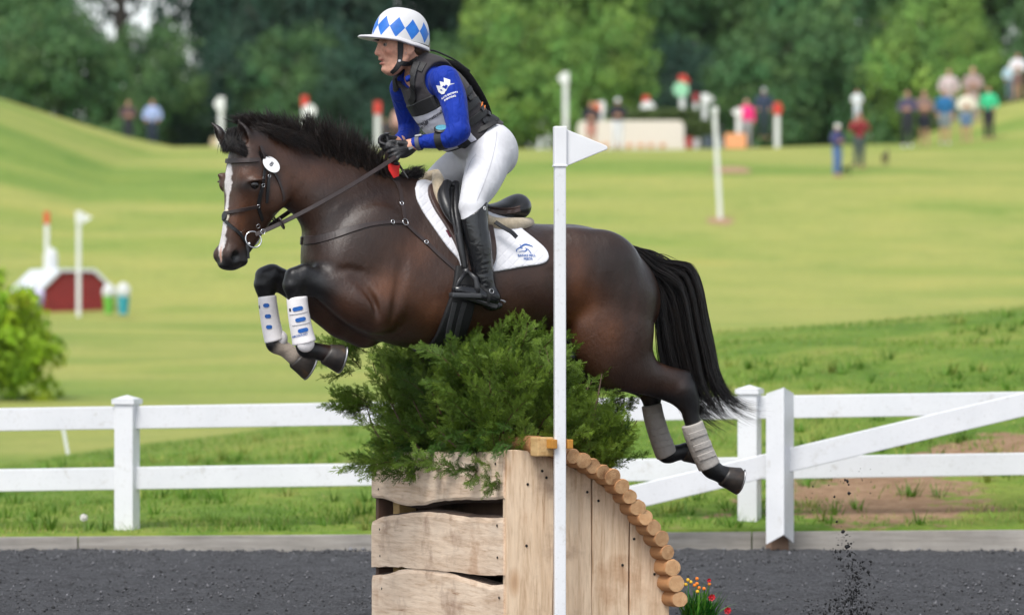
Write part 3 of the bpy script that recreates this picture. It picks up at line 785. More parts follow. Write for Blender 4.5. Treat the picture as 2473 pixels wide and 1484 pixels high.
# ---- hair made of tapering three-sided strands
def strands(name, curves, r0, mat, parent, kind=None):
    V = []; F = []
    n = 0
    for C, r in curves:
        C = np.asarray(C); m = len(C)
        T = np.gradient(C, axis=0); T /= np.linalg.norm(T, axis=1)[:, None]+1e-9
        ref = nrm(np.random.RandomState(n).normal(size=3))
        X = np.cross(T, ref); X /= np.linalg.norm(X, axis=1)[:, None]+1e-9
        Y = np.cross(T, X)
        w = r*np.interp(np.linspace(0, 1, m), [0, .3, .8, 1], [.8, 1, .7, .12])
        ring = np.stack([C+(X*math.cos(a)+Y*math.sin(a))*w[:, None] for a in (0, 2.094, 4.189)], 1)
        V.append(ring.reshape(-1, 3))
        i = np.arange(m-1)[:, None]*3
        for k in range(3):
            F.append(np.c_[i+k, i+(k+1) % 3, i+3+(k+1) % 3, i+3+k]+n)
        n += m*3
    return obj(name, mesh_of(name, np.concatenate(V), np.concatenate(F), mat, True), parent)
def hair_mat(name, c, c2):
    m, nt, b = newmat(name)
    f = noise(nt, 40, 3, .6)
    r = ramp(nt, f, [(.35, c), (.7, c2)])
    nt.links.new(r.outputs[0], b.inputs['Base Color'])
    b.inputs['Roughness'].default_value = .42; b.inputs['Specular IOR Level'].default_value = .4
    return m
BLACK_HAIR = hair_mat('black_horse_hair', (.006, .0055, .006), (.017, .0115, .0095))
MANE_HAIR = hair_mat('mane_hair', (.008, .007, .007), (.030, .018, .013))
rg = np.random.RandomState(11)
# mane: roots along the crest
crest = catmull([(597, 296), (640, 312), (690, 330), (740, 347), (800, 367), (850, 385), (900, 408), (945, 424)], 12)
topln = catmull([(560, 285), (600, 262), (650, 262), (705, 262), (770, 262), (830, 285), (885, 325), (925, 370)], 12)
curves = []
for i in range(4200):
    t = rg.uniform(0, 1)
    clump = math.floor(t*46)/46+.011
    tc_ = t*.45+clump*.55
    k = min(len(crest)-1, int(t*(len(crest)-1))); q = min(len(topln)-1, int(tc_*(len(topln)-1)))
    lat = rg.normal(0, .011)
    dn = rg.uniform(0, 16) if rg.rand() < .6 else rg.uniform(0, 34)*(1 if t > .15 else .4)
    b0 = (.012+dn*.0012)*(1 if rg.rand() < .65 else -1)
    p0 = W(crest[k, 0]+dn*.35, crest[k, 1]+dn+6, b0)
    ln = rg.uniform(.55, 1.05)*(1-.30*abs(math.sin(clump*61)))*(1.12 if rg.rand() < .2 else 1)
    ru = rg.normal(6, 9)+20*math.sin(clump*97)
    tip = (topln[q, 0]+ru, crest[k, 1]+(topln[q, 1]-crest[k, 1])*ln+rg.normal(0, 5))
    p2 = W(tip[0], tip[1], b0*.5+lat*3+.02*math.sin(clump*53))
    mid = (p0+p2)/2+np.array((rg.normal(.0, .012)+.008, rg.normal(0, .012), .012))
    pts = catmull([p0, mid, p2], 4)
    curves.append((L2W(pts), rg.uniform(.0008, .0017)))
# tufts falling sideways near the poll and wind-blown wisps
for i in range(260):
    t = rg.uniform(0, .3); k = int(t*(len(crest)-1))
    p0 = W(crest[k, 0], crest[k, 1]+4, .03)
    p1 = W(crest[k, 0]+rg.uniform(10, 50), crest[k, 1]+rg.uniform(-4, 16), .075)
    p2 = W(crest[k, 0]+rg.uniform(40, 110), crest[k, 1]+rg.uniform(5, 50), .10)
    curves.append((L2W(catmull([p0, p1, p2], 4)), .0012))
strands('mane', curves, .002, MANE_HAIR, HORSE)
# forelock: between the ears, blown across the browband towards the near side
curves = []
for i in range(900):
    k = rg.uniform(); j = rg.normal(0, 1); l_ = rg.normal(0, 1)
    p0 = W(575+j*9, 306+rg.uniform(0, 10), l_*.022)
    p1 = W(563+j*8+k*4, 326+l_*3, .02+l_*.025)
    if i < 620:
        m = W(572+j*7+k*8, 352+l_*5, .085+l_*.006)
        e = W(612+j*9+k*26, 372+l_*6+k*14, .112)
    else:
        m = W(555+j*7, 349+l_*3, .015+l_*.028)+np.array((.012, 0, 0))
        e = W(548+j*8, 368+l_*4, .01+l_*.03)
    curves.append((L2W(catmull([p0, p1, m, e], 4)), rg.uniform(.0010, .0018)))
strands('forelock', curves, .002, BLACK_HAIR, HORSE)
# withers tuft
curves = []
for i in range(220):
    p0 = W(rg.uniform(955, 1005), 428+rg.uniform(0, 10), rg.normal(0, .015))
    p1 = p0+np.array((-.04, rg.normal(0, .01), rg.uniform(.02, .045)))
    p2 = W(rg.uniform(990, 1035), rg.uniform(396, 425), rg.normal(0, .03))
    curves.append((L2W(catmull([p0, p1, p2], 4)), .0016))
strands('withers_tuft', curves, .002, BLACK_HAIR, HORSE)
# tail
outer = [(1498, 587), (1545, 598), (1595, 624), (1640, 629), (1672, 640), (1692, 690), (1704, 760), (1720, 840), (1732, 900), (1745, 945), (1772, 985), (1822, 1004)]
inner = [(1508, 602), (1545, 640), (1568, 690), (1580, 735), (1584, 780), (1588, 820), (1594, 860), (1604, 900), (1622, 945), (1648, 985), (1680, 1022), (1722, 1052)]
outer = catmull(outer, 3); inner = catmull(inner, 3)
outer = catmull(outer[::3], 4); inner = catmull(inner[::3], 4)
curves = []
NK = 44; kt = np.sort(rg.uniform(0, 1, NK)); kfan = rg.normal(0, 1, NK); kb = rg.normal(0, 1, NK); kl = rg.uniform(.84, 1.0, NK); kf = rg.uniform(-1, 1, (NK, 2)); kw = rg.uniform(0, 6.28, NK)
m = len(outer); wgt = np.linspace(0, 1, m)
for i in range(4300):
    k = rg.randint(NK); free = rg.rand() < .18
    t0 = rg.beta(1.0, 1.1); tk = kt[k]+rg.normal(0, .016)
    pull = sstep(wgt, .02, .45)
    tt = np.clip(t0*(1-pull)+(t0 if free else tk)*pull, 0, 1)
    tt = np.where(pull < 1, np.clip(tk+(t0-tk)*(1-pull)*.5, 0, 1), tt) if not free else tt
    L = (rg.uniform(.70, 1.0) if free else kl[k]*rg.uniform(.80, 1.0)); mm = max(8, int(m*L))
    C = outer*(1-tt[:, None])+inner*tt[:, None]
    fan = kfan[k]*.7+rg.normal(0, .25)
    C[:, 0] += np.maximum(wgt-.2, 0)**1.3*fan*15+np.sin(wgt*7+kw[k])*4*wgt; C[:, 1] += np.maximum(wgt-.5, 0)**1.3*(kf[k, 1]*20+rg.normal(0, 8))
    flick = np.maximum(wgt-.70, 0)/.30
    C[:, 0] += flick**1.5*(18+kf[k, 0]*42+rg.normal(0, 10)); C[:, 1] += flick**1.5*(kf[k, 1]*24+rg.normal(0, 8))
    B = (kb[k]+rg.normal(0, .22))*np.interp(wgt, [0, .12, .4, 1], [.016, .03, .05, .075])
    P = np.array([W(*C[j], B[j]) for j in range(0, mm)])
    curves.append((L2W(P), rg.uniform(.0010, .0021)))
for i in range(500):                      # thick short hair of the dock
    t = rg.uniform(0, .30); s0 = t*len(outer)*.5
    j = min(len(outer)-8, int(s0)); w = rg.uniform(0, 1)
    a = outer[j]*(1-w)+inner[j]*w; c = outer[j+6]*(1-w)+inner[j+6]*w
    b = rg.normal(0, .022)
    curves.append((L2W(catmull([W(*a, b), (W(*a, b*1.2)+W(*c, b*1.2))/2+np.array((0, 0, .012)), W(*c, b*1.3)], 4)), .0022))
strands('tail', curves, .002, BLACK_HAIR, HORSE)
# eyes, hooves and shoes
EYE = plain('dark_eye', (.006, .004, .003), .06, .1, spec=.8)
for e in EYES:
    bm = bmesh.new(); bmesh.ops.create_uvsphere(bm, u_segments=20, v_segments=12, radius=.0225)
    me = bpy.data.meshes.new('eye'); bm.to_mesh(me); bm.free(); me.materials.append(EYE)
    me.polygons.foreach_set('use_smooth', np.ones(len(me.polygons), dtype=bool))
    o = obj('eye', me, HORSE, loc=l2w(e))
def hoof_mat():
    m, nt, b = newmat('hoof_horn')
    f = noise(nt, 14, 4, .6); g = noise(nt, 120, 3, stretch=(1, 1, .15))
    r = ramp(nt, f, [(.35, (.018, .015, .014)), (.6, (.05, .038, .03)), (.78, (.16, .085, .035))])
    nt.links.new(r.outputs[0], b.inputs['Base Color']); b.inputs['Roughness'].default_value = .42
    bump(nt, b, g, .3, .002)
    return m
HOOF = hoof_mat(); STEEL = plain('worn_steel', (.38, .38, .39), .4, .15, 40, metal=.9)
def hoof(top, sole, rt, rs, toe, b):
    """top and sole: picture points of the coronet's and the sole's middle; toe: picture direction of the toe along the sole"""
    A, B = W(*top, b), W(*sole, b)
    ax = nrm(B-A)
    td = np.array((*(np.array(toe)-np.array(sole)),)); td = nrm(W(sole[0]+td[0], sole[1]+td[1], b)-B); td = nrm(td-ax*(td@ax)); sdv = np.cross(ax, td)
    mb = MB(); N = 24
    rings = []
    for t, r in ((-.08, rt*.82), (0, rt), (.06, rt*1.06), (.5, lerp(rt, rs, .55)), (.95, rs), (1.0, rs*.98), (1.0, rs*.8), (.93, rs*.55), (.9, .001)):
        C = A+(B-A)*t
        ring = []
        for k in range(N):
            a = 2*PI*k/N
            x, y = math.cos(a), math.sin(a)
            rr = r*(1+.16*max(x, 0)*(t if t > 0 else 0)-.10*max(-x, 0))
            ring.append(C+td*rr*x+sdv*rr*y*.94-ax*(.012*x*(1-min(1, max(0, t)))))
        rings.append(ring)
    vs = [p for r in rings for p in r]; fs = []
    for i in range(len(rings)-1):
        for k in range(N): fs.append((i*N+k, i*N+(k+1) % N, (i+1)*N+(k+1) % N, (i+1)*N+k))
    mb.add([Vector(p) for p in L2W(vs)], fs)
    o = mb.obj('hoof', HOOF, HORSE, smooth=True)
    sh = MB(); pts = []
    for k in range(-10, 11):
        a = k/10*2.45
        pts.append(Vector(L2W(B+ax*.006+td*rs*.90*math.cos(a)*(1.14 if abs(a) < 1 else 1)+sdv*rs*.86*math.sin(a))[0]))
    sh.ring_tube(pts, .011, 8, flat=.5, upv=Vector(L2W(td)[0]))
    sh.obj('horseshoe', STEEL, o, smooth=True)
hoof((788, 853), (823, 862), .050, .066, (812, 892), .13)
hoof((716, 866), (748, 882), .047, .062, (735, 908), -.13)
hoof((1748, 1147), (1783, 1156), .050, .064, (1770, 1186), .135)
hoof((1654, 1089), (1688, 1088), .047, .060, (1682, 1112), -.13)
# ================================================================== draping and straps
def poly_sdf(PX, PZ, poly):              # signed distance to a closed polygon, on arrays
    d = np.full(np.broadcast(PX, PZ).shape, 1e9); inside = np.zeros(d.shape, bool)
    n = len(poly)
    for i in range(n):
        ax, ay = poly[i]; bx, by = poly[(i+1) % n]
        ex, ey = bx-ax, by-ay
        wx, wy = PX-ax, PZ-ay
        t = np.clip((wx*ex+wy*ey)/(ex*ex+ey*ey+1e-12), 0, 1)
        d = np.minimum(d, (wx-ex*t)**2+(wy-ey*t)**2)
        c = ((ay > PZ) != (by > PZ)) & (PX < (bx-ax)*(PZ-ay)/(by-ay+1e-12)+ax)
        inside ^= c
    d = np.sqrt(d)
    return np.where(inside, -d, d)
def sample(clay, A, B, Z):               # trilinear look-up of a clay field on a finer grid
    def prep(ax, q):
        f = (q-clay.lo[ax])/clay.h; i = np.clip(np.floor(f).astype(int), 0, clay.n[ax]-2); return i, (f-i).astype(np.float32)
    ia, fa = prep(0, A); ib, fb = prep(1, B); iz, fz = prep(2, Z)
    out = 0
    for x in (0, 1):
        for y in (0, 1):
            for z in (0, 1):
                w = (fa if x else 1-fa)[:, None, None]*(fb if y else 1-fb)[None, :, None]*(fz if z else 1-fz)[None, None, :]
                out = out+clay.F[np.ix_(ia+x, ib+y, iz+z)]*w
    return out
def drape(field, poly_uv, b_ref, off, h=.005, blo=-.42, bhi=.42, inner=.03, rnd=.006, soft=None):
    """a sheet lying `off` above a sculpted body inside an outline (seen from the side); returns world mesh data"""
    poly = [W(u, v, b_ref)[[0, 2]] for u, v in catmull(list(poly_uv)+[poly_uv[0]], 4)[:-1]]
    P = np.array(poly); lo = P.min(0)-.03; hi = P.max(0)+.03
    c = Clay((lo[0], blo, lo[1]), (hi[0], bhi, hi[1]), h)
    body = sample(field, c.ax[0], c.ax[1], c.ax[2])
    reg = poly_sdf(c.ax[0][:, None], c.ax[2][None, :], poly)[:, None, :]
    o = off if soft is None else off+soft(c)
    A = body-o
    k = rnd
    B = np.broadcast_to(reg, A.shape)
    hh = np.maximum(k-np.abs(A-B), 0)/k
    c.F = np.maximum(np.maximum(A, B)+hh*hh*k*.25, -(body+inner)).astype(np.float32)
    V, Q = c.surface(smooth=1)
    return V, Q
def cut_side(V, Q, keep):                # keep the faces whose vertices pass a test
    m = keep(V); f = Q[m[Q].all(1)]
    ids = np.unique(f); mp = np.full(len(V), -1); mp[ids] = np.arange(len(ids))
    return V[ids], mp[f]
def strap_pts(P, N, w, t, name, mat, parent, taper=None, closed=False):
    """a flat strap through world points P with surface normals N"""
    P = [Vector(p) for p in P]; N = [Vector(n).normalized() for n in N]
    vs = []; fs = []
    m = len(P)
    for i in range(m):
        T = (P[min(i+1, m-1)]-P[max(i-1, 0)]).normalized()
        n = (N[i]-T*N[i].dot(T)).normalized(); s = n.cross(T)
        ww = (w[i] if hasattr(w, '__len__') else w)/2
        for x, y in ((-1, -.2), (-.86, 1), (.86, 1), (1, -.2)):
            vs.append(P[i]+s*ww*x+n*t*y)
    for i in range(m-1):
        for k in range(4): fs.append((i*4+k, i*4+(k+1) % 4, i*4+4+(k+1) % 4, i*4+4+k))
    fs += [(3, 2, 1, 0), tuple((m-1)*4+k for k in range(4))]
    me = mesh_of(name, vs, fs, mat)
    return obj(name, me, parent)
def strap(name, uv, wpx, mat, parent, bvh=None, lift=.003, t=.0035, n=6):
    """a strap laid on the visible side of a body along a line measured in the photograph"""
    uvw = catmull([(*p, (wpx[i] if hasattr(wpx, '__len__') else wpx)) for i, p in enumerate(uv)], n)
    P = []; N = []; Wd = []
    for u, v, w in uvw:
        l, nn = hit(u, v, bvh)
        if l is None: continue
        if P and (Vector(P[-1])-l).length > .12: continue
        P.append(l+nn*lift); N.append(nn); Wd.append(w*M5)
    P0 = P[:]
    for i in range(1, len(P)-1): P[i] = P0[i]*.5+(P0[i-1]+P0[i+1])*.25
    return strap_pts(P, N, Wd, t, name, mat, parent)
def mirror_b(o, name=None, mb=0.0):       # the other side's copy of a part: reflection in the horse's median plane
    me = o.data.copy()
    co = np.empty(len(me.vertices)*3, np.float32); me.vertices.foreach_get('co', co); co = co.reshape(-1, 3).astype(float)
    w = co+np.array(o.location+(origin_of(o.parent) if o.parent else Vector()))
    b = w@LF
    w -= 2*(b-mb)[:, None]*LF
    me.vertices.foreach_set('co', w.astype(np.float32).ravel()); me.flip_normals(); me.update()
    return obj(name or o.name.split('.')[0], me, o.parent)
def ringmesh(c, nrmv, R, r, name, mat, parent, n=20, el=1.0, upv=None):
    nz = Vector(nrmv).normalized(); x = (Vector(upv)-nz*Vector(upv).dot(nz)).normalized() if upv is not None else nz.orthogonal().normalized(); y = nz.cross(x)
    mb = MB(); vs = []; fs = []
    for i in range(n):
        a = 2*PI*i/n; d = x*math.cos(a)*el+y*math.sin(a)
        for k in range(6):
            b = 2*PI*k/6
            vs.append(Vector(c)+d*(R+r*math.cos(b))+nz*r*math.sin(b))
    for i in range(n):
        for k in range(6): fs.append((i*6+k, ((i+1) % n)*6+k, ((i+1) % n)*6+(k+1) % 6, i*6+(k+1) % 6))
    mb.add(vs, fs); return mb.obj(name, mat, parent, smooth=True)
def text_mesh(body, size, mat, bold=0.0):
    cu = bpy.data.curves.new('txt', 'FONT'); cu.body = body; cu.size = size; cu.align_x = 'CENTER'; cu.align_y = 'CENTER'; cu.offset = bold
    o = bpy.data.objects.new('txt', cu); COL.objects.link(o)
    dg = bpy.context.evaluated_depsgraph_get(); me = bpy.data.meshes.new_from_object(o.evaluated_get(dg))
    bpy.data.objects.remove(o); bpy.data.curves.remove(cu)
    bm = bmesh.new(); bm.from_mesh(me); bmesh.ops.triangulate(bm, faces=bm.faces[:])
    bmesh.ops.subdivide_edges(bm, edges=[e for e in bm.edges if e.calc_length() > size*.5], cuts=1)
    bm.to_mesh(me); bm.free()
    return me
def stick_flat(shapes, u, v, bvh, ang, name, mat, parent, lift=.0025, right=None):
    """print on a surface: 2-D triangles (x right, y up, metres) stuck on a body around a point; shapes: (verts2d, faces)"""
    l0, n0 = hit(u, v, bvh)
    n0 = n0.normalized()
    up = Vector((0, 0, 1)); up = (up-n0*up.dot(n0)).normalized(); rt = up.cross(n0)
    ca, sa = math.cos(ang), math.sin(ang)
    mb = MB()
    for vs, fs in shapes:
        out = []
        for x, y in vs:
            x, y = x*ca-y*sa, x*sa+y*ca
            p = l0+rt*x+up*y
            l, n, i, d = bvh.ray_cast(p+n0*.06, -n0)
            out.append((l+n*lift) if l is not None and d < .14 else p+n0*lift)
        mb.add(out, fs)
    return mb.obj(name, mat, parent)
def text_shape(body, size, cx=0, cy=0, bold=0.0, arc=0):
    me = text_mesh(body, size, None, bold)
    vs = [(p.co.x+cx, p.co.y+cy-arc*p.co.x*p.co.x) for p in me.vertices]; fs = [tuple(f.vertices) for f in me.polygons]
    bpy.data.meshes.remove(me); return vs, fs
def line_shape(pts, w):                  # a stroke of changing width
    pts = [Vector((*p, 0)) for p in catmull(pts, 5)] if len(pts) > 2 else [Vector((*p, 0)) for p in pts]
    vs = []; fs = []
    for i, p in enumerate(pts):
        t = (pts[min(i+1, len(pts)-1)]-pts[max(i-1, 0)]).normalized(); n = Vector((-t.y, t.x, 0))
        k = w if not hasattr(w, '__len__') else np.interp(i/(len(pts)-1), np.linspace(0, 1, len(w)), w)
        vs += [((p+n*k/2).x, (p+n*k/2).y), ((p-n*k/2).x, (p-n*k/2).y)]
    for i in range(len(pts)-1): fs.append((2*i, 2*i+1, 2*i+3, 2*i+2))
    return vs, fs

# ================================================================== the rider
SKIN = vcol_mat('skin', .5, .35, .20, 70, .35, 220)
RLO, RHI = np.array((-.20, -.44, 1.40)), np.array((.92, .44, 2.98))
def arm_pts(side, g):
    if side > 0:
        up = [wr(1074, 196, .165, 37+g), wr(1092, 232, .20, 33+g), wr(1100, 270, .235, 30+g), wr(1107, 312, .265, 26+g)]
        lo = [wr(1108, 318, .265, 27+g), wr(1088, 332, .25, 24+g), wr(1055, 339, .20, 19+g), wr(1022, 342, .155, 15.5+g), wr(1000, 347, .13, 14.5+g), wr(988, 351, .12, 14+g)]
    else:
        up = [wr(974, 214, -.13, 33+g), wr(978, 245, -.175, 29+g), wr(984, 280, -.21, 26+g), wr(988, 308, -.23, 24+g)]
        lo = [wr(988, 312, -.23, 24+g), wr(980, 326, -.19, 20+g), wr(965, 338, -.13, 15.5+g), wr(955, 344, -.10, 14.5+g), wr(948, 347, -.09, 13.5+g)]
    return up, lo
TL = nrm(W(1075, 190, .165)-W(962, 208, -.14))         # line of the shoulders
PLV = nrm(np.array((-.12, 1, .0)))                      # line of the hips
def torso(c, g, k=.03, lo=0, hi=7):
    sl = [(W(1236-0, 372), W(1118, 398), .150, 0), (W(1230, 330), W(1108, 372), .152, 0), (W(1186, 292), W(1072, 346), .122, 0), (W(1143, 240), W(1030, 304), .138, 0),
          (W(1104, 190), W(1000, 252), .150, .05), (W(1058, 160), W(985, 208), .132, .1), (W(1030, 145), W(985, 185), .07, 0)]
    out = []
    for i, (t, b, w, e) in enumerate(sl[lo:hi]):
        d = nrm(t-b)*g
        out.append((t+d, b-d, w+g, e))
    c.sweep(out, lat=nrm(TL*.75+PLV*.25), k=k, sm=5, thick=.8)
def legs(c, g, k=.03, low=True, far=True):
    for sd in ((1, -1) if far else (1,)):
        if sd > 0:
            th = [wr(1192, 352, .085, 52), wr(1178, 398, .15, 51), wr(1162, 440, .21, 45), wr(1145, 478, .262, 34), wr(1140, 497, .28, 32)]
            sh = [wr(1141, 500, .282, 31), wr(1147, 545, .298, 29.5), wr(1154, 590, .31, 28.5), wr(1161, 640, .318, 24), wr(1167, 676, .32, 22)]
        else:
            th = [wr(1172, 352, -.085, 50), wr(1128, 388, -.15, 48), wr(1082, 420, -.21, 42), wr(1044, 452, -.262, 34), wr(1036, 470, -.28, 31)]
            sh = [wr(1037, 476, -.282, 30), wr(1042, 530, -.298, 29), wr(1050, 590, -.31, 27), wr(1057, 640, -.318, 23), wr(1060, 668, -.32, 21)]
        G = lambda L: [(p[0], p[1], p[2], p[3]+g) for p in L]
        c.chain(G(th), k=k)
        if low: c.chain(G(sh), k=.01)
def foot(c, g, sd=1):
    du, dv = (0, 0) if sd > 0 else (-108, -10)
    f = lambda u, v, b, r: (*W(u+du, v+dv, sd*b), r*M5+g)
    c.chain([f(1168, 672, .32, 22), f(1174, 696, .322, 22), f(1183, 716, .322, 20)], k=.015)
    c.chain([f(1186, 720, .322, 19), f(1162, 716, .325, 19), f(1136, 708, .33, 17), f(1112, 702, .335, 13), f(1103, 700, .335, 10)], k=.02, sq=((0, 1, 0), .85))
def hand(c, sd, g, k=.008):
    if sd > 0:
        wv, kn, b = (1004, 346), (952, 364), .125
        K0, K3 = W(944, 353, .10), W(958, 384, .115)
        wrist = W(1006, 346, .135); palm = W(976, 361, .112); pr = (.056, .020, .040)
    else:
        K0, K3 = W(920, 340, -.055), W(934, 366, -.065)
        wrist = W(962, 340, -.115); palm = W(943, 350, -.085); pr = (.050, .020, .036)
    ax = nrm((K0+K3)/2-wrist)
    c.chain([(*(wrist-ax*.012), .027+g), (*lerp(wrist, palm, .6), .026+g)], k=.02)
    c.ell(palm, np.array(pr)+g, rot_from(ax), k=.02)
    bk = np.array((-.030, -sd*.018, -.012))
    for i in range(4):
        t = i/3
        p = K0+(K3-K0)*t
        fl = (.92, 1.0, .95, .8)[i]
        tip1 = p+ax*.020*fl+np.array((0, -sd*.016, -.004))
        tip2 = tip1+np.array((-.018, -sd*.018, -.010))*fl
        tip3 = tip2+np.array((-.024, sd*.002, -.004))*fl
        c.chain([(*lerp(palm, p, .55), .0105+g), (*p, .0108+g), (*tip1, .0098+g), (*tip2, .0092+g), (*tip3, .008+g)], k=k, sm=3)
    base = lerp(wrist, palm, .55)+np.array((0, -sd*.008, .022))
    c.chain([(*base, .013+g), (*(base+ax*.034+np.array((0, -sd*.006, .010))), .0118+g), (*(K0+ax*-.006+np.array((0, -sd*.012, .020))), .010+g), (*(K0+ax*.018+np.array((0, -sd*.014, .014))), .0085+g)], k=.012, sm=3)
rc = Clay(RLO, RHI, .0046)
torso(rc, -.012); legs(rc, -.006)
for sd in (1, -1):
    up, lo = arm_pts(sd, -3); rc.chain(up, k=.03); rc.chain(lo, k=.02); hand(rc, sd, -.0022, .006); foot(rc, -.006, sd)
# neck and head (x forward, y to the rider's left, z up)
rc.chain([(*W(1022, 188, .0), .060), (*W(1008, 165, .01), .054), (*W(990, 135, .01), .052)], k=.02)
HB = .012
rc.ell(W(972, 82, HB), (.098, .076, .098), k=.02)
rc.sweep([(W(917, 96, HB), W(1022, 100, HB), .072, .22), (W(918, 110, HB), W(1014, 112, HB), .070, .25), (W(921, 128, HB), W(1002, 128, HB), .066, .30), (W(921, 143, HB), W(988, 143, HB), .057, .28), (W(924, 157, HB), W(974, 156, HB), .049, .28), (W(931, 169, HB), W(962, 168, HB), .036, .2), (W(936, 174, HB), W(956, 174, HB), .022, 0)], k=.02, sm=4, thick=.9)
rc.chain([(*W(916.5, 107, HB), .0085), (*W(912.5, 119, HB), .0095), (*W(910, 128.5, HB), .0112)], k=.014)
rc.ell(W(918, 127, HB), (.018, .0145, .015), k=.012); rc.ell(W(920, 138, HB), (.010, .020, .010), k=.010)
for s in (1, -1):
    rc.ell(W(917, 131.5, HB)+np.array((0, s*.0125, 0)), (.011, .0075, .0075), k=.006)
    rc.ell(W(934, 123, HB)+np.array((0, s*.042, 0)), (.022, .014, .015), k=.03)
    rc.ell(W(918.5, 102, HB)+np.array((-.004, s*.030, 0)), (.011, .022, .0065), k=.010)
    rc.ell(W(917, 108.5, HB)+np.array((-.002, s*.031, 0)), (.013, .016, .0075), k=.010, op='sub')
    
    rc.chain([(*(W(936, 171, HB)+np.array((0, s*.012, 0))), .013), (*(W(950, 166, HB)+np.array((0, s*.040, 0))), .013), (*(W(966, 148, HB)+np.array((0, s*.058, 0))), .013), (*(W(974, 128, HB)+np.array((0, s*.066, 0))), .010)], k=.02)
    ec = W(985, 121, HB)+np.array((.014, s*.078, 0))
    rc.ell(ec, (.019, .010, .031), rot_from((1, 0, .25)), k=.006)
    rc.ell(ec+np.array((.003, s*.010, .004)), (.010, .006, .018), rot_from((1, 0, .25)), k=.004, op='sub')
rc.ell(W(918.5, 143.5, HB), (.009, .021, .0052), k=.006)
rc.ell(W(921.5, 153.5, HB), (.010, .019, .0062), k=.006)
rc.chain([(*(W(915, 148.6, HB)+np.array((.004, 0, 0))), .0042), (*(W(921, 148.8, HB)+np.array((0, .012, 0))), .0040), (*(W(927, 149.6, HB)+np.array((0, .024, 0))), .0025)], k=.003, op='sub')
rc.chain([(*(W(915, 148.6, HB)+np.array((.004, 0, 0))), .0042), (*(W(921, 148.8, HB)+np.array((0, -.012, 0))), .0040), (*(W(927, 149.6, HB)+np.array((0, -.024, 0))), .0025)], k=.003, op='sub')
rc.ell(W(929, 168, HB), (.016, .018, .013), k=.014)
RV, RQ = rc.surface(smooth=1)
def rider_cols(V):
    c = np.tile(np.array((.62, .325, .225)), (len(V), 1))
    def spot(u, v, off, r, col, w, both=True):
        nonlocal c
        for s in ((1, -1) if both else (1,)):
            p = W(u, v, HB)+np.array((0, s*off, 0)); d = np.linalg.norm((V-p)/np.asarray(r), axis=1)
            k = (w*np.exp(-d**2))[:, None]; c = c*(1-k)+np.asarray(col)*k
    spot(930, 126, .042, (.03, .03, .022), (.66, .27, .18), .7); spot(909, 129, 0, (.014, .016, .012), (.66, .28, .20), .6)
    spot(919, 144, .006, (.010, .020, .0045), (.42, .12, .10), .9); spot(921, 154, .006, (.010, .019, .006), (.46, .15, .12), .9)
    spot(919, 149, .004, (.012, .020, .0028), (.10, .03, .025), .9)
    spot(918, 101.5, .030, (.016, .022, .0035), (.20, .10, .06), .75); spot(920, 109, .031, (.010, .015, .0055), (.30, .14, .09), .5)
    return c
RW = L2W(RV)
RBVH = BVHTree.FromPolygons([Vector(p) for p in RW], RQ.tolist())
RIDER = obj('person', mesh_of('person', RW, RQ, SKIN, True, rider_cols(RV)))
tag(RIDER, 'rider in a blue shirt, black vest and diamond-patterned helmet, crouched above the saddle', 'person')
EW = plain('eye_white', (.36, .30, .27), .25, .03); IR = plain('iris', (.05, .05, .045), .1, .1)
for s in (1, -1):
    e = W(921.5, 108.8, HB)+np.array((-.0075, s*.031, 0))
    bm = bmesh.new(); bmesh.ops.create_uvsphere(bm, u_segments=16, v_segments=10, radius=.0100); me = bpy.data.meshes.new('eyeball'); bm.to_mesh(me); bm.free(); me.materials.append(EW)
    me.polygons.foreach_set('use_smooth', np.ones(len(me.polygons), dtype=bool))
    eb = obj('eyeball', me, RIDER, loc=l2w(e))
    bm = bmesh.new(); bmesh.ops.create_uvsphere(bm, u_segments=14, v_segments=8, radius=.0062); me = bpy.data.meshes.new('iris'); bm.to_mesh(me); bm.free(); me.materials.append(IR)
    obj('iris', me, eb, loc=l2w(e+np.array((.0055, .0035*s, 0))))
def garment(name, clay, mat, smooth=1, cols=None, parent=None):
    V, Q = clay.surface(smooth=smooth); Wd = L2W(V)
    o = obj(name, mesh_of(name, Wd, Q, mat, True, None if cols is None else cols(V)), parent or RIDER)
    return o, BVHTree.FromPolygons([Vector(p) for p in Wd], Q.tolist())
# ---- shirt: sleeves, shoulders and collar
def cloth_mat(name, c, rough=.75, wr_=.5, wscale=26, fine=500, sheen=.2, spec=.3, stretch=(1, 1, 1), wdist=.012):
    m, nt, b = newmat(name)
    f = noise(nt, 9, 4); r = ramp(nt, f, [(.3, tuple(x*.88 for x in c)), (.7, tuple(min(1, x*1.1) for x in c))])
    nt.links.new(r.outputs[0], b.inputs['Base Color']); b.inputs['Roughness'].default_value = rough
    b.inputs['Specular IOR Level'].default_value = spec; b.inputs['Sheen Weight'].default_value = sheen
    n1 = noise(nt, wscale, 2, .45, stretch=stretch, dist=1.2)
    b1 = node(nt, 'ShaderNodeBump'); b1.inputs['Strength'].default_value = wr_; b1.inputs['Distance'].default_value = wdist
    nt.links.new(n1, b1.inputs['Height'])
    n2 = noise(nt, fine, 2); b2 = node(nt, 'ShaderNodeBump'); b2.inputs['Strength'].default_value = .2; b2.inputs['Distance'].default_value = .001
    nt.links.new(n2, b2.inputs['Height']); nt.links.new(b1.outputs[0], b2.inputs['Normal']); nt.links.new(b2.outputs[0], b.inputs['Normal'])
    return m
BLUE = cloth_mat('blue_jersey', (.003, .028, .30), .72, .8, 26, 400, .05, .25, (1.2, 1.2, .45), .016)
WHITE_CLOTH = cloth_mat('white_breeches_cloth', (.66, .66, .69), .75, .45, 13, 600, .05, .25, (1, 1, .6), .012)
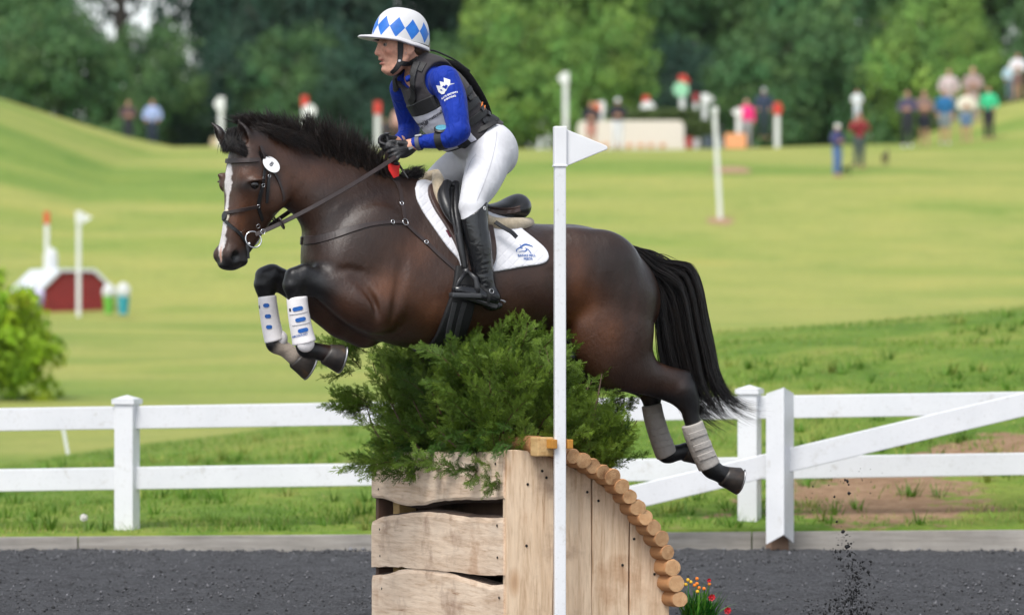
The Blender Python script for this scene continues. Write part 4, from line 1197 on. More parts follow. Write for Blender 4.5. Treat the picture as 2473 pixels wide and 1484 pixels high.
VESTG = cloth_mat('dark_grey_vest_cloth', (.040, .036, .039), .8, .25, 18, 700, .1, .3)
NYLON = plain('black_nylon', (.010, .010, .011), .55, .2, 30, .3, 400)
RUBBER = plain('black_rubber', (.012, .012, .013), .6, .2, 30, .2, 300)
PLASTIC = plain('black_plastic', (.016, .016, .018), .35, .1)
sh = Clay((.05, -.34, 2.1), (.82, .38, 2.78), .0046)
torso(sh, -.006, lo=2)
for sd in (1, -1):
    up, lo = arm_pts(sd, .5); sh.chain(up, k=.03); sh.chain(lo, k=.015)
# collar
sh.chain([(*W(1015, 176, .055), .018), (*W(985, 190, .055), .016), (*W(966, 196, .02), .014)], k=.012)
sh.chain([(*W(1015, 176, -.05), .018), (*W(975, 186, -.045), .016), (*W(962, 194, -.0), .014)], k=.012)
G = sh.grid()
wn_ = W(997, 348, .125); axn = nrm(W(1040, 340, .18)-wn_)                      # cut the sleeves at the wrists
sh.keep(np.where(G[1] > 0, -((G[0]-wn_[0])*axn[0]+(G[1]-wn_[1])*axn[1]+(G[2]-wn_[2])*axn[2]), -1))
wf_ = W(958, 343, -.105); axf = nrm(W(980, 326, -.19)-wf_)
sh.keep(np.where(G[1] < -.06, -((G[0]-wf_[0])*axf[0]+(G[1]-wf_[1])*axf[1]+(G[2]-wf_[2])*axf[2]), -1))
# open neck
sh.chain([(*W(1006, 160, .0), .050), (*W(985, 185, .01), .046), (*W(962, 204, .01), .022), (*W(962, 222, .02), .008)], k=.006, op='sub')
SHIRT, SHB = garment('shirt', sh, BLUE, 1)
# ---- breeches
br = Clay((-.16, -.40, 1.86), (.62, .40, 2.40), .0048)
torso(br, -.004, lo=0, hi=3, k=.02); legs(br, .0, low=True)
br.ell(W(1203, 372, .075), (.092, .088, .095), k=.04); br.ell(W(1192, 372, -.075), (.09, .085, .095), k=.04)
br.chain([(*W(1128, 402, .02), .004), (*W(1148, 396, .08), .006), (*W(1180, 372, .15), .005)], k=.02, op='sub')       # crease at the hip
br.chain([(*W(1150, 470, .24), .003), (*W(1128, 462, .25), .004)], k=.01, op='sub')
for i in range(4): br.chain([(*W(1128+8*i, 388+9*i, .10+.03*i), .004), (*W(1152+8*i, 380+7*i, .14+.03*i), .005), (*W(1180+8*i, 362+6*i, .16+.02*i), .003)], k=.02)
G = br.grid()
cz = W(1140, 548, .28)[2]; br.keep(cz-G[2]+0*G[0]+0*G[1])
BREE, BRB = garment('breeches', br, WHITE_CLOTH, 2)
strap('side_seam', [(1200, 318), (1196, 350), (1184, 400), (1166, 450), (1152, 484)], 1.6, plain('seam_grey', (.46, .46, .49), .8, .05), BREE, BRB, .0006, .0012)
strap('front_seam', [(1150, 372), (1136, 392), (1126, 420)], 1.4, plain('seam_grey', (.46, .46, .49), .8, .05), BREE, BRB, .0006, .0012)
# ---- tall boots
LEATHER_BLK = cloth_mat('black_boot_leather', (.006, .0065, .008), .22, .18, 30, 300, 0, .6)
for sd in (1, -1):
    bt = Clay(W(1225, 768, 0)*np.array((1, 0, 1))+np.array((-.12, .22 if sd > 0 else -.45, -.02)), W(1000 if sd < 0 else 1080, 470, 0)*np.array((1, 0, 1))+np.array((.2, .45 if sd > 0 else -.22, .03)), .0045)
    du = 0 if sd > 0 else -106
    f = lambda u, v, b, r: (*W(u+du, v-(0 if sd > 0 else 8), sd*b), r*M5)
    bt.chain([f(1143, 478, .282, 33), f(1145, 505, .284, 33.5), f(1148, 545, .298, 31.5), f(1156, 592, .31, 30.5), f(1163, 640, .318, 26.5), f(1168, 676, .32, 24.5)], k=.0)
    foot(bt, .005, sd)
    for i in range(6):                    # ankle wrinkles
        p = f(1166+i*.8, 634+i*11, .318, 25)
        bt.chain([(p[0]+.045, p[1]+sd*.012, p[2]-.012, .004), (p[0]+.012, p[1]+sd*.047, p[2]+.003*(-1)**i, .006), (p[0]-.045, p[1]+sd*.015, p[2]+.010, .004)], k=.008)
    sole = [f(1203, 737, .322, 9), f(1186, 740, .322, 11), f(1176, 737, .322, 9)]
    bt.chain([(p[0], p[1], p[2], p[3]) for p in sole], k=.004, sm=2, sq=((0, 1, 0), .45))
    G = bt.grid()
    tz = W(1167, 488, .28)[2]; tx = W(1167, 488, sd*.28)[0] if sd > 0 else W(1061, 480, -.28)[0]
    slope = .72                            # the top is cut high at the back... of the picture, low at the front
    bt.keep(G[2]-(tz-(np.clip(G[0]-tx, 0, .12))*slope)+0*G[1], .004)
    fx, BTB_ = garment('boot', bt, LEATHER_BLK, 1)
    if sd > 0: BOOT, BTB = fx, BTB_
    else: FBOOT = fx
SOLE = plain('boot_sole', (.05, .05, .052), .6, .2)
strap('sole_welt', [(1112, 715), (1140, 722), (1170, 731), (1200, 739)], 9, SOLE, BOOT, BTB, .001, .004)
strap('spur_strap', [(1150, 680), (1163, 690), (1176, 702), (1190, 712), (1204, 718)], 7, NYLON, BOOT, BTB, .002, .003)
strap('spur_strap', [(1180, 706), (1180, 718), (1179, 731)], 8, NYLON, BOOT, BTB, .002, .003)
l, n = hit(1186, 703, BTB)
ringmesh(l+n*.005, n, .011, .0022, 'spur_buckle', STEEL, BOOT)
mb = MB(); l, n = hit(1203, 724, BTB)
e0 = l2w(W(1205, 722, .322)); mb.ring_tube([e0+Vector((-.02, -.03, .0)), e0+Vector((.0, -.01, -.002)), e0+Vector((.022, .0, -.008)), e0+Vector((.03, .0, -.016))], [.004, .004, .0045, .007], 8); mb.obj('spur', STEEL, BOOT, smooth=True)
l, n = hit(1170, 503, BTB)
ringmesh(l+n*.001, n, .007, .003, 'boot_crest', plain('silver_badge', (.6, .6, .6), .35, .1), BOOT)
# ---- gloves
GLOVE = cloth_mat('black_glove', (.016, .016, .018), .5, .35, 60, 500, 0, .5)
for sd in (1, -1):
    gl = Clay(*( (W(1016, 400, 0)*np.array((1, 0, 1))+np.array((-.02, .0, -.02)), W(925, 325, 0)*np.array((1, 0, 1))+np.array((.10, .19, .04))) if sd > 0 else (W(990, 395, 0)*np.array((1, 0, 1))+np.array((-.06, -.18, -.03)), W(905, 318, 0)*np.array((1, 0, 1))+np.array((.08, .0, .03))) ), .0034)
    hand(gl, sd, .0, .005)
    if sd > 0:
        gl.chain([(*W(984, 348, .128), .0125), (*W(966, 345, .125), .010)], k=.008)
    o, b_ = garment('glove', gl, GLOVE, 1)
    if sd > 0: GLB = b_; GLO = o
GREYT = plain('grey_print', (.30, .31, .32), .6, .1)
stick_flat([([(-.011, -.005), (.011, -.005), (.011, .005), (-.011, .005)], [(0, 1, 2, 3)])], 992, 357, GLB, .45, 'glove_label', GREYT, GLO)
# ---- protective air vest
ve = Clay((.02, -.32, 2.16), (.84, .36, 2.80), .0046)
torso(ve, .016, lo=1)
ve.chain([(*W(1030, 142, .06), .03), (*W(1062, 152, .105), .03), (*W(1085, 172, .12), .028)], k=.03)
ve.chain([(*W(1020, 142, .055), .024), (*W(1004, 172, .072), .026), (*W(1006, 205, .085), .024)], k=.02)       # shoulder yokes
ve.chain([(*W(985, 150, -.05), .022), (*W(962, 186, -.062), .024), (*W(958, 215, -.07), .022)], k=.02)
for sd in (1, -1):
    up, lo = arm_pts(sd, 7); p = up[0]
    up2 = [(up[0][0], up[0][1]-sd*.02, up[0][2]+.005, up[0][3])]+up
    ve.chain(up2, k=.012, op='sub')
ve.chain([(*W(1008, 150, .0), .060), (*W(985, 185, .005), .050), (*W(968, 206, .01), .034), (*W(968, 226, .012), .020), (*W(972, 240, .012), .010)], k=.012, op='sub')
G = ve.grid()
p0 = W(1196, 304, 0); p1 = W(1075, 372, 0); nv = nrm(np.array((p1[2]-p0[2], 0, -(p1[0]-p0[0]))));
pl_ = (G[0]-p0[0])*nv[0]+(G[2]-p0[2])*nv[2]+0*G[1]
if ((W(1100, 220, 0)-p0)@nv) > 0: pl_ = -pl_
ve.keep(pl_.astype(np.float32), .006)
VEST, VEB = garment('vest', ve, VESTG, 1)
# black inflatable ridge along the spine with its lanyard
rd = Clay((.02, -.16, 2.2), (.70, .16, 2.80), .005)
rd.sweep([(W(1062, 141, 0), W(1070, 156, 0), .03, 0), (W(1090, 147, 0), W(1088, 170, 0), .05, 0), (W(1118, 168, 0), W(1108, 190, 0), .06, 0), (W(1146, 206, 0), W(1130, 222, 0), .06, 0), (W(1168, 244, 0), W(1150, 254, 0), .055, 0), (W(1182, 272, 0), W(1166, 280, 0), .04, 0)], lat=nrm(TL*.75+PLV*.25), k=0, sm=5, thick=.8)
RIDGE, RDB = garment('inflation_cover', rd, cloth_mat('black_airbag_cloth', (.006, .006, .007), .9, .3, 24, 600, .0, .15), 1, parent=VEST)
mb = MB(); mb.ring_tube([l2w(W(u, v, 0)) for u, v in catmull([(1022, 124), (1045, 122), (1070, 131), (1100, 146), (1135, 172)], 4)], .0045, 6); mb.obj('lanyard', NYLON, VEST, smooth=True)
# white competition bib over the front
bi = Clay((.2, -.30, 2.06), (.84, .36, 2.56), .0046)
torso(bi, .021, lo=1)
for sd in (1, -1):
    up, lo = arm_pts(sd, 3); bi.chain(up, k=.006, op='sub')
G = bi.grid()
q0 = W(958, 262, 0); q1 = W(1075, 268, 0)
a0 = W(985, 282, 0); a1 = W(1072, 246, 0); na = nrm(np.array((-(a1[2]-a0[2]), 0, a1[0]-a0[0])))
t1 = (G[0]-a0[0])*na[0]+(G[2]-a0[2])*na[2]
if ((W(1100, 380, 0)-a0)@na) > 0: t1 = -t1
c0 = W(1075, 366, 0); c1 = W(1132, 338, 0); nc = nrm(np.array((-(c1[2]-c0[2]), 0, c1[0]-c0[0])))
t2 = (G[0]-c0[0])*nc[0]+(G[2]-c0[2])*nc[2]
if ((W(1020, 300, 0)-c0)@nc) > 0: t2 = -t2
bi.keep((t1+0*G[1]).astype(np.float32), .004); bi.keep((t2+0*G[1]).astype(np.float32), .004)
mid = W(1118, 330, 0)[0]
bi.keep((mid-G[0]+(G[2]-W(1118, 330, 0)[2])*.9+0*G[1]).astype(np.float32), .004)
BIB, BIB_B = garment('bib', bi, cloth_mat('white_bib_cloth', (.62, .62, .68), .7, .3, 12, 500, .05, .3), 1)
INK = plain('dark_print', (.012, .014, .03), .6, .1); BLUEINK = plain('blue_print', (.008, .09, .36), .6, .1); WHITEP = plain('white_print', (.78, .78, .78), .6, .05)
stick_flat([text_shape('Maryland International', .0215, .0, .0, .0006)], 1030, 292, BIB_B, .33, 'bib_lettering', INK, BIB, .003)
stick_flat([text_shape('Horse Trials', .0215, .0, .0, .0006)], 1022, 305, BIB_B, .33, 'bib_lettering', INK, BIB, .003)
# black buckled bands: chest, waist and sides
def band(name, uv, w, mat=NYLON, bv=VEB, par=VEST, lift=.004, t=.004): return strap(name, uv, w, mat, par, bv, lift, t)
band('chest_band', [(956, 250), (975, 264), (1000, 267), (1030, 255), (1062, 240)], [26, 30, 34, 36, 32])
band('waist_band', [(1078, 366), (1098, 362), (1116, 352), (1132, 338)], [10, 18, 22, 20], bv=BIB_B, par=BIB)
band('yoke_band', [(1008, 150), (1000, 172), (997, 200), (1000, 232), (992, 250)], [18, 16, 15, 18, 22])
band('yoke_band', [(953, 190), (956, 215), (966, 240), (974, 256)], [10, 12, 14, 14])
band('side_band', [(1112, 240), (1128, 222), (1145, 204)], [14, 14, 13])
band('side_band', [(1122, 268), (1142, 250), (1160, 236)], [18, 18, 16])
band('side_band', [(1128, 300), (1150, 286), (1172, 268)], [20, 20, 18])
band('shoulder_patch', [(1023, 152), (1013, 172)], [16, 14], lift=.003)
ORANGE = plain('orange_piping', (.75, .20, .03), .5, .1)
band('orange_piping', [(1160, 262), (1163, 248), (1166, 240)], 2.4, ORANGE)
band('orange_piping', [(1167, 266), (1170, 252), (1172, 243)], 2.4, ORANGE)
for (u, v, an) in ((1132, 236, .6), (1162, 264, .7), (1186, 272, .9), (1168, 292, .5)):
    l, n = hit(u, v, VEB)
    if l is None: l, n = hit(u-8, v+4, VEB)
    if l is not None:
        m_ = MB(); zx = Vector((0, 0, 1)); zx = (zx-n*zx.dot(n)).normalized(); rx = zx.cross(n)
        R = Matrix((rx*math.cos(an)+zx*math.sin(an), zx*math.cos(an)-rx*math.sin(an), n)).transposed()
        m_.box(l+n*.008, .030, .020, .010, R); m_.obj('buckle', PLASTIC, VEST, bevel=.003)
band('hip_band', [(1152, 318), (1172, 312), (1196, 300)], [14, 15, 15], bv=BRB, par=VEST, lift=.012)
band('hip_band', [(1168, 296), (1184, 290), (1196, 284)], [22, 24, 22], lift=.005)
# ---- sleeve emblem and lettering, piping
stick_flat([([(-.036, -.012), (-.040, .020), (-.018, .012), (-.018, .034), (.002, .024), (.004, .046), (.030, .030), (.028, .012), (.046, .010), (.0, -.020), (-.008, -.030), (-.022, -.028)], [(0, 1, 2), (0, 2, 11), (2, 3, 4), (2, 4, 9), (4, 5, 6), (4, 6, 7), (4, 7, 9), (7, 8, 9), (2, 9, 11), (9, 10, 11)])], 1074, 211, SHB, .22, 'sleeve_emblem', WHITEP, SHIRT)
stick_flat([([(-.012, .004), (-.004, .010), (.002, .006), (.008, .012), (.016, .004), (.010, -.004), (.004, -.010), (-.004, -.002)], [(0, 1, 7), (1, 2, 7), (2, 3, 5), (3, 4, 5), (2, 5, 7), (5, 6, 7)]), ([(-.026, -.006), (-.018, -.004), (-.012, -.014), (-.020, -.012)], [(0, 1, 2, 3)])], 1074, 211, SHB, .22, 'sleeve_emblem_figure', BLUE, SHIRT, .0034)
stick_flat([text_shape('KATE BROWN', .0125, 0, 0, .0004)], 1084, 229, SHB, .42, 'sleeve_lettering', WHITEP, SHIRT)
stick_flat([text_shape('EVENTING', .0125, 0, 0, .0004)], 1086, 236.5, SHB, .42, 'sleeve_lettering', WHITEP, SHIRT)
for uvs in ([(961, 196), (972, 208), (982, 222), (990, 240)], [(993, 197), (997, 212), (999, 230)]):
    strap('zip_piping', uvs, 2.2, WHITEP, SHIRT, SHB, .003, .002)
# ---- wrist watch and arm computer
l, n = hit(1012, 343, SHB)
axf_ = (l2w(W(1040, 340, .18))-l2w(W(1003, 347, .13))).normalized()
def cuff(name, c, ax, R, w, mat, parent):
    m_ = MB(); ax = Vector(ax).normalized(); x = ax.orthogonal().normalized(); y = ax.cross(x); vs = []; fs = []; N = 28
    for rr, s in ((R, -1), (R+.004, -1), (R+.004, 1), (R, 1)):
        for i in range(N):
            a = 2*PI*i/N; vs.append(Vector(c)+ax*w/2*s+(x*math.cos(a)+y*math.sin(a))*rr)
    for j in range(4):
        for i in range(N): fs.append((j*N+i, j*N+(i+1) % N, ((j+1) % 4)*N+(i+1) % N, ((j+1) % 4)*N+i))
    m_.add(vs, fs); return m_.obj(name, mat, parent, smooth=False)
wc = l2w(W(1012, 345, .143)); WATCH = cuff('watch_strap', wc, axf_, .033, .020, plain('grey_silicone', (.10, .10, .12), .6, .1), RIDER)
R_ = Matrix((axf_, Vector((0, 0, 1)).cross(axf_).normalized(), axf_.cross(Vector((0, 0, 1)).cross(axf_).normalized()))).transposed()
m_ = MB(); m_.box(wc+Vector((0, -.012, .034)), .034, .030, .010, R_); W1 = m_.obj('watch_case', plain('silver_case', (.5, .5, .5), .3, .1, metal=.8), WATCH, bevel=.003)
m_ = MB(); m_.box(wc+Vector((0, -.012, .0405)), .028, .024, .002, R_); m_.obj('watch_screen', PLASTIC, W1)
ac = l2w(W(1066, 338, .215)); axa = (l2w(W(1088, 332, .25))-l2w(W(1055, 339, .20))).normalized()
ARM = cuff('arm_computer_band', ac, axa, .0445, .036, NYLON, RIDER)
tc_ = ac+Vector((0, -.022, .052))
nv_ = Vector((-.05, -.62, .78)).normalized()
def disc(c, nn, rx, ry, th, name, mat, parent, upv=(1, 0, 0), N=28, bev=.25):
    m_ = MB(); nn = Vector(nn).normalized(); x = Vector(upv); x = (x-nn*x.dot(nn)).normalized(); y = nn.cross(x); vs = []; fs = []
    for k, z in ((1-bev, -1), (1, -.4), (1, .4), (1-bev, 1)):
        for i in range(N):
            a = 2*PI*i/N; vs.append(Vector(c)+x*rx*k*math.cos(a)+y*ry*k*math.sin(a)+nn*th/2*z)
    for j in range(3):
        for i in range(N): fs.append((j*N+i, j*N+(i+1) % N, (j+1)*N+(i+1) % N, (j+1)*N+i))
    fs += [tuple(range(N-1, -1, -1)), tuple(3*N+i for i in range(N))]
    m_.add(vs, fs); return m_.obj(name, mat, parent)
AC = disc(tc_, nv_, .036, .030, .016, 'arm_computer_case', PLASTIC, ARM)
disc(tc_+nv_*.0085, nv_, .027, .021, .003, 'arm_computer_screen', plain('lcd', (.10, .30, .38), .15, .2, 90), AC)
# ---- hair, helmet, chin harness
HAIR = hair_mat('brown_hair', (.035, .02, .013), (.09, .055, .03))
ha = Clay(W(1040, 150, 0)-np.array((.03, .11, .0)), W(955, 80, 0)+np.array((.03, .12, .02)), .004)
ha.ell(W(990, 100, HB), (.098, .080, .075), k=0); ha.ell(W(1012, 122, HB), (.052, .055, .045), k=.02); ha.ell(W(1003, 118, HB), (.05, .074, .04), k=.02)
G = ha.grid(); ha.keep((G[0]-W(988, 100, HB)[0]+0*G[1]+0*G[2]-.02).astype(np.float32), .01)
garment('hair', ha, HAIR, 1)
hcen = W(966, 101, HB); ti = math.radians(-9)
hf = nrm((math.cos(ti)*1.0, .06, -math.sin(ti))); hlat = nrm(np.cross((0, 0, 1), hf)); hup = np.cross(hf, hlat)
A_, B_, H_ = .143, .111, .162
NU, NV = 128, 48
vs = []; cols = []
for j in range(NV+1):
    t = j/NV; ang = t*PI/2
    rr = math.cos(ang)**.72; hh = math.sin(ang)**.92
    for i in range(NU+1):
        ph = 2*PI*i/NU+PI
        x = math.cos(ph); y = math.sin(ph)
        aa = A_*(1.0 if x > 0 else 1.02)
        seam = 1+.004*max(0, 1-abs(y)*30) if abs(y) < .03 else 1
        p = hcen+hf*aa*rr*x+hlat*B_*rr*y+hup*(H_*hh-.012*(1-t)*0)
        vs.append(p)
        cols.append((i/NU if i else 1e-4, hh, 0))
fs = []
for j in range(NV):
    for i in range(NU): fs.append((j*(NU+1)+i, j*(NU+1)+i+1, (j+1)*(NU+1)+i+1, (j+1)*(NU+1)+i))
def silk_mat():
    m, nt, b = newmat('helmet_silk')
    at = node(nt, 'ShaderNodeAttribute', attribute_name='col'); sp = node(nt, 'ShaderNodeSeparateXYZ'); nt.links.new(at.outputs['Vector'], sp.inputs[0])
    def mth(op, a, b_=None):
        n = node(nt, 'ShaderNodeMath', operation=op)
        for i, x in enumerate((a, b_)):
            if x is None: continue
            if isinstance(x, (int, float)): n.inputs[i].default_value = x
            else: nt.links.new(x, n.inputs[i])
        return n.outputs[0]
    q = mth('FRACT', mth('ADD', mth('MULTIPLY', sp.outputs[0], 11.0), .12))
    q = mth('MULTIPLY', mth('ABSOLUTE', mth('SUBTRACT', q, .5)), 2.0)
    d = mth('DIVIDE', mth('ABSOLUTE', mth('SUBTRACT', sp.outputs[1], .34)), .31)
    f = mth('LESS_THAN', mth('ADD', q, d), 1.0)
    n = noise(nt, 20, 4); r1 = ramp(nt, n, [(.3, (.006, .11, .46)), (.7, (.014, .17, .60))])
    c = mixc(nt, f, (.62, .62, .63), r1.outputs[0]); nt.links.new(c, b.inputs['Base Color'])
    b.inputs['Roughness'].default_value = .45; bump(nt, b, noise(nt, 24, 3), .3, .006)
    return m
HELM = obj('helmet', mesh_of('helmet', L2W(vs), np.array(fs), silk_mat(), True, np.array(cols)), RIDER)
mb = MB(); vs = []; fs = []; N = 96                         # rim band and peak in one moulding
for i in range(N):
    ph = 2*PI*i/N; x, y = math.cos(ph), math.sin(ph)
    pk = sstep(np.array(x), .35, .95)*.062
    R0 = (A_*1.0*(1.02 if x < 0 else 1), B_)
    base = hcen+hf*R0[0]*x+hlat*R0[1]*y
    outd = nrm(hf*x/R0[0]+hlat*y/R0[1])
    out = base+hf*pk*.98+outd*.006
    dz = -.010*(1-sstep(np.array(x), -.2, .5))-.006*sstep(np.array(-x), .2, .9)
    for p, z in ((base-outd*.012, .004), (base-outd*.012, -.012), (out, -.009-float(pk)*.10), (out+outd*.003, -.005-float(pk)*.10), (out-outd*.002, .0-float(pk)*.08), (base+outd*.004, .008)):
        vs.append(p+hup*(z+float(dz)))
    
for i in range(N):
    for k in range(6): fs.append((i*6+k, ((i+1) % N)*6+k, ((i+1) % N)*6+(k+1) % 6, i*6+(k+1) % 6))
mb.add([Vector(p) for p in L2W(vs)], fs); mb.obj('peak', plain('white_peak', (.62, .61, .63), .4, .04), HELM, smooth=True)
mb = MB(); vs = []; fs = []                                  # dark lining closes the shell from below
for i in range(N):
    ph = 2*PI*i/N
    vs.append(hcen+hf*(A_-.012)*math.cos(ph)+hlat*(B_-.010)*math.sin(ph)-hup*.010); vs.append(hcen+hf*(A_-.03)*math.cos(ph)+hlat*(B_-.026)*math.sin(ph)+hup*.03)
for i in range(N): fs.append((2*i, 2*i+1, 2*((i+1) % N)+1, 2*((i+1) % N)))
fs.append(tuple(2*i+1 for i in range(N)))
mb.add([Vector(p) for p in L2W(vs)], fs); mb.obj('lining', NYLON, HELM)
strap('chin_strap', [(967, 96), (967, 118), (966, 140), (964, 154), (956, 166), (946, 175)], [14, 14, 12, 13, 12, 10], NYLON, HELM, RBVH, .004, .004)
strap('neck_strap', [(966, 152), (980, 153), (996, 149), (1008, 141)], [12, 13, 13, 12], NYLON, HELM, RBVH, .006, .004)
l, n = hit(966, 148, RBVH); disc(l+n*.010, n, .008, .008, .006, 'strap_rivet', STEEL, HELM)
l, n = hit(981, 129, RBVH)
if l is not None: ringmesh(l+n*.003, (1, 0, 0), .005, .0012, 'earring', STEEL, RIDER)
# ================================================================== saddlery
def leather(name, c, rough=.42):
    m, nt, b = newmat(name)
    f = noise(nt, 25, 5); r = ramp(nt, f, [(.3, tuple(x*.75 for x in c)), (.7, tuple(x*1.3 for x in c))])
    nt.links.new(r.outputs[0], b.inputs['Base Color']); b.inputs['Roughness'].default_value = rough
    bump(nt, b, noise(nt, 420, 3), .18, .001); return m
LBRN = leather('dark_brown_leather', (.030, .019, .017)); LBLK = leather('black_leather', (.012, .012, .013), .38); LRED = leather('brown_flap_leather', (.050, .026, .020), .4)
def quilt_mat():
    m, nt, b = newmat('white_quilted_cotton')
    tc = node(nt, 'ShaderNodeTexCoord'); mp = node(nt, 'ShaderNodeMapping'); mp.inputs['Rotation'].default_value = (0, math.radians(45), TH)
    nt.links.new(tc.outputs['Object'], mp.inputs[0])
    sp = node(nt, 'ShaderNodeSeparateXYZ'); nt.links.new(mp.outputs[0], sp.inputs[0])
    def cell(o):
        a = node(nt, 'ShaderNodeMath', operation='MULTIPLY'); a.inputs[1].default_value = 28; nt.links.new(o, a.inputs[0])
        p = node(nt, 'ShaderNodeMath', operation='PINGPONG'); p.inputs[1].default_value = .5; nt.links.new(a.outputs[0], p.inputs[0])
        return p.outputs[0]
    mn = node(nt, 'ShaderNodeMath', operation='MINIMUM'); nt.links.new(cell(sp.outputs[0]), mn.inputs[0]); nt.links.new(cell(sp.outputs[2]), mn.inputs[1])
    r = ramp(nt, mn.outputs[0], [(0, (0, 0, 0)), (.08, (.6, .6, .6)), (.25, (1, 1, 1))])
    f = noise(nt, 12, 4); c = ramp(nt, f, [(.3, (.66, .66, .70)), (.7, (.76, .76, .79))])
    nt.links.new(c.outputs[0], b.inputs['Base Color']); b.inputs['Roughness'].default_value = .85
    bump(nt, b, r.outputs[0], .45, .003); return m
QUILT = quilt_mat()
pad_uv = [(1036, 452), (1034, 480), (1045, 511), (1067, 555), (1089, 595), (1111, 626), (1120, 652), (1150, 658), (1192, 656), (1254, 645), (1306, 637), (1324, 622), (1321, 600), (1300, 574), (1276, 546), (1260, 500), (1150, 440), (1060, 430)]
V, Q = drape(hc, pad_uv, .27, .011, .0048)
PADW = L2W(V)
PAD = obj('saddle_pad', mesh_of('saddle_pad', PADW, Q, QUILT, True)); tag(PAD, 'white quilted saddle pad under the saddle, with a blue horse-head logo', 'saddle pad')
PADB = BVHTree.FromPolygons([Vector(p) for p in PADW], Q.tolist())
# logo: a horse's head in a few strokes, two lines of lettering
lg = [line_shape([(-.040, -.010), (-.041, .000), (-.030, .008), (-.012, .019), (-.002, .026)], [.003, .004, .0045, .006, .007]), line_shape([(-.013, .022), (-.018, .032)], [.005, .001]),
      line_shape([(-.004, .026), (.012, .032), (.030, .029), (.050, .020)], [.006, .009, .007, .002]), line_shape([(.010, .030), (.022, .037)], [.004, .001]), line_shape([(.026, .029), (.036, .033)], [.004, .001]), line_shape([(.036, .026), (.046, .028)], [.003, .001]),
      line_shape([(-.022, .012), (-.012, .010), (-.006, .012)], [.001, .005, .001]), line_shape([(-.030, -.012), (-.014, -.006), (.002, -.006), (.012, .002), (.010, .012)], [.001, .003, .005, .006, .001]),
      line_shape([(.006, .012), (.022, .002), (.032, -.018)], [.002, .004, .004])]
stick_flat(lg, 1266, 604, PADB, -.02, 'logo', BLUEINK, PAD, .002)
stick_flat([text_shape('BANKS MILL', .0172, 0, 0, .0003)], 1272, 617, PADB, .02, 'lettering', BLUEINK, PAD, .002)
stick_flat([text_shape('FEEDS', .0172, 0, 0, .0003)], 1275, 625, PADB, .02, 'lettering', BLUEINK, PAD, .002)
stick_flat([([(-.005, -.02), (.005, -.02), (.005, .02), (-.005, .02)], [(0, 1, 2, 3)])], 1083, 564, PADB, .42, 'brand_tag', plain('maroon_tag', (.09, .006, .025), .6, .1), PAD, .002)
# fleece half pad
def fleece_mat():
    m, nt, b = newmat('cream_fleece')
    f = noise(nt, 60, 5, .7); r = ramp(nt, f, [(.3, (.42, .33, .21)), (.7, (.62, .52, .37))]); nt.links.new(r.outputs[0], b.inputs['Base Color'])
    b.inputs['Roughness'].default_value = .95; b.inputs['Sheen Weight'].default_value = .4; bump(nt, b, noise(nt, 150, 4, .8), .9, .006); return m
fl = Clay((-.20, -.30, 1.80), (.56, .32, 2.20), .0048)
F4 = lambda u, v, b, r: (*W(u, v, b), r)
fl.chain([F4(1054, 418, .030, .020), F4(1058, 436, .075, .030), F4(1062, 465, .115, .031), F4(1074, 495, .155, .026), F4(1086, 515, .185, .018)], k=.0, sq=((0, 1, 0), 1.0))
fl.chain([F4(1048, 418, -.020, .018), F4(1035, 426, -.065, .026), F4(1022, 434, -.105, .026), F4(1018, 460, -.15, .022)], k=.01)
for sd in (1, -1):
    fl.chain([F4(1170, 530, sd*.20, .024), F4(1205, 540, sd*.195, .030), F4(1240, 541, sd*.17, .032), F4(1266, 540, sd*.12, .030), F4(1278, 538, sd*.04, .026)], k=.02)
    fl.chain([F4(1090, 500, sd*.17, .02), F4(1130, 520, sd*.21, .022), F4(1175, 530, sd*.21, .022)], k=.02)
V, Q = fl.surface(smooth=1)
FLE = obj('half_pad', mesh_of('half_pad', L2W(V), Q, fleece_mat(), True)); tag(FLE, 'cream sheepskin half pad showing in front of and behind the saddle', 'half pad')
mb = MB(); mb.ring_tube([l2w(W(1052, 416, .01)), l2w(W(1060, 414, .02))], [.012, .008], 8); mb.obj('red_binding', plain('red_binding', (.20, .02, .02), .7, .2), FLE)
# saddle
sa = Clay((-.12, -.30, 1.78), (.50, .32, 2.14), .0046)
sa.sweep([(W(1082, 436), W(1088, 470), .055, .3), (W(1104, 446), W(1110, 496), .085, .3), (W(1134, 478), W(1140, 520), .105, .2), (W(1172, 492), W(1178, 532), .135, .1), (W(1208, 486), W(1216, 534), .155, .1), (W(1236, 472), W(1246, 532), .150, .1), (W(1251, 468), W(1258, 526), .115, .1), (W(1256, 480), W(1261, 515), .07, 0)], k=0, sm=5, thick=.7)
sa.sweep([(W(1140, 520), W(1140, 520), .05, 0), (W(1170, 492), W(1172, 500), .10, 0), (W(1210, 474), W(1212, 480), .11, 0), (W(1235, 458), W(1238, 462), .09, 0)], k=.02, op='sub', sm=5) if False else None
V, Q = sa.surface(smooth=2)
SAD = obj('saddle', mesh_of('saddle', L2W(V), Q, LBLK, True)); tag(SAD, 'black and brown leather jumping saddle on the white pad', 'saddle')
SADB = BVHTree.FromPolygons([Vector(p) for p in L2W(V)], Q.tolist())
strap('welt', [(1186, 502), (1215, 505), (1240, 503), (1256, 499)], 5, LRED, SAD, SADB, .001, .004)
strap('skirt', [(1178, 508), (1205, 512), (1232, 511), (1256, 506)], 10, LRED, SAD, SADB, .001, .002)
flap_uv = [(1084, 436), (1070, 448), (1064, 470), (1072, 505), (1090, 545), (1106, 590), (1118, 636), (1130, 655), (1160, 655), (1186, 640), (1197, 605), (1200, 560), (1200, 520), (1180, 490), (1120, 455)]
V, Q = drape(hc, flap_uv, .27, .030, .0048)
V, Q = cut_side(V, Q, lambda V: np.abs(V[:, 1]) > .06)
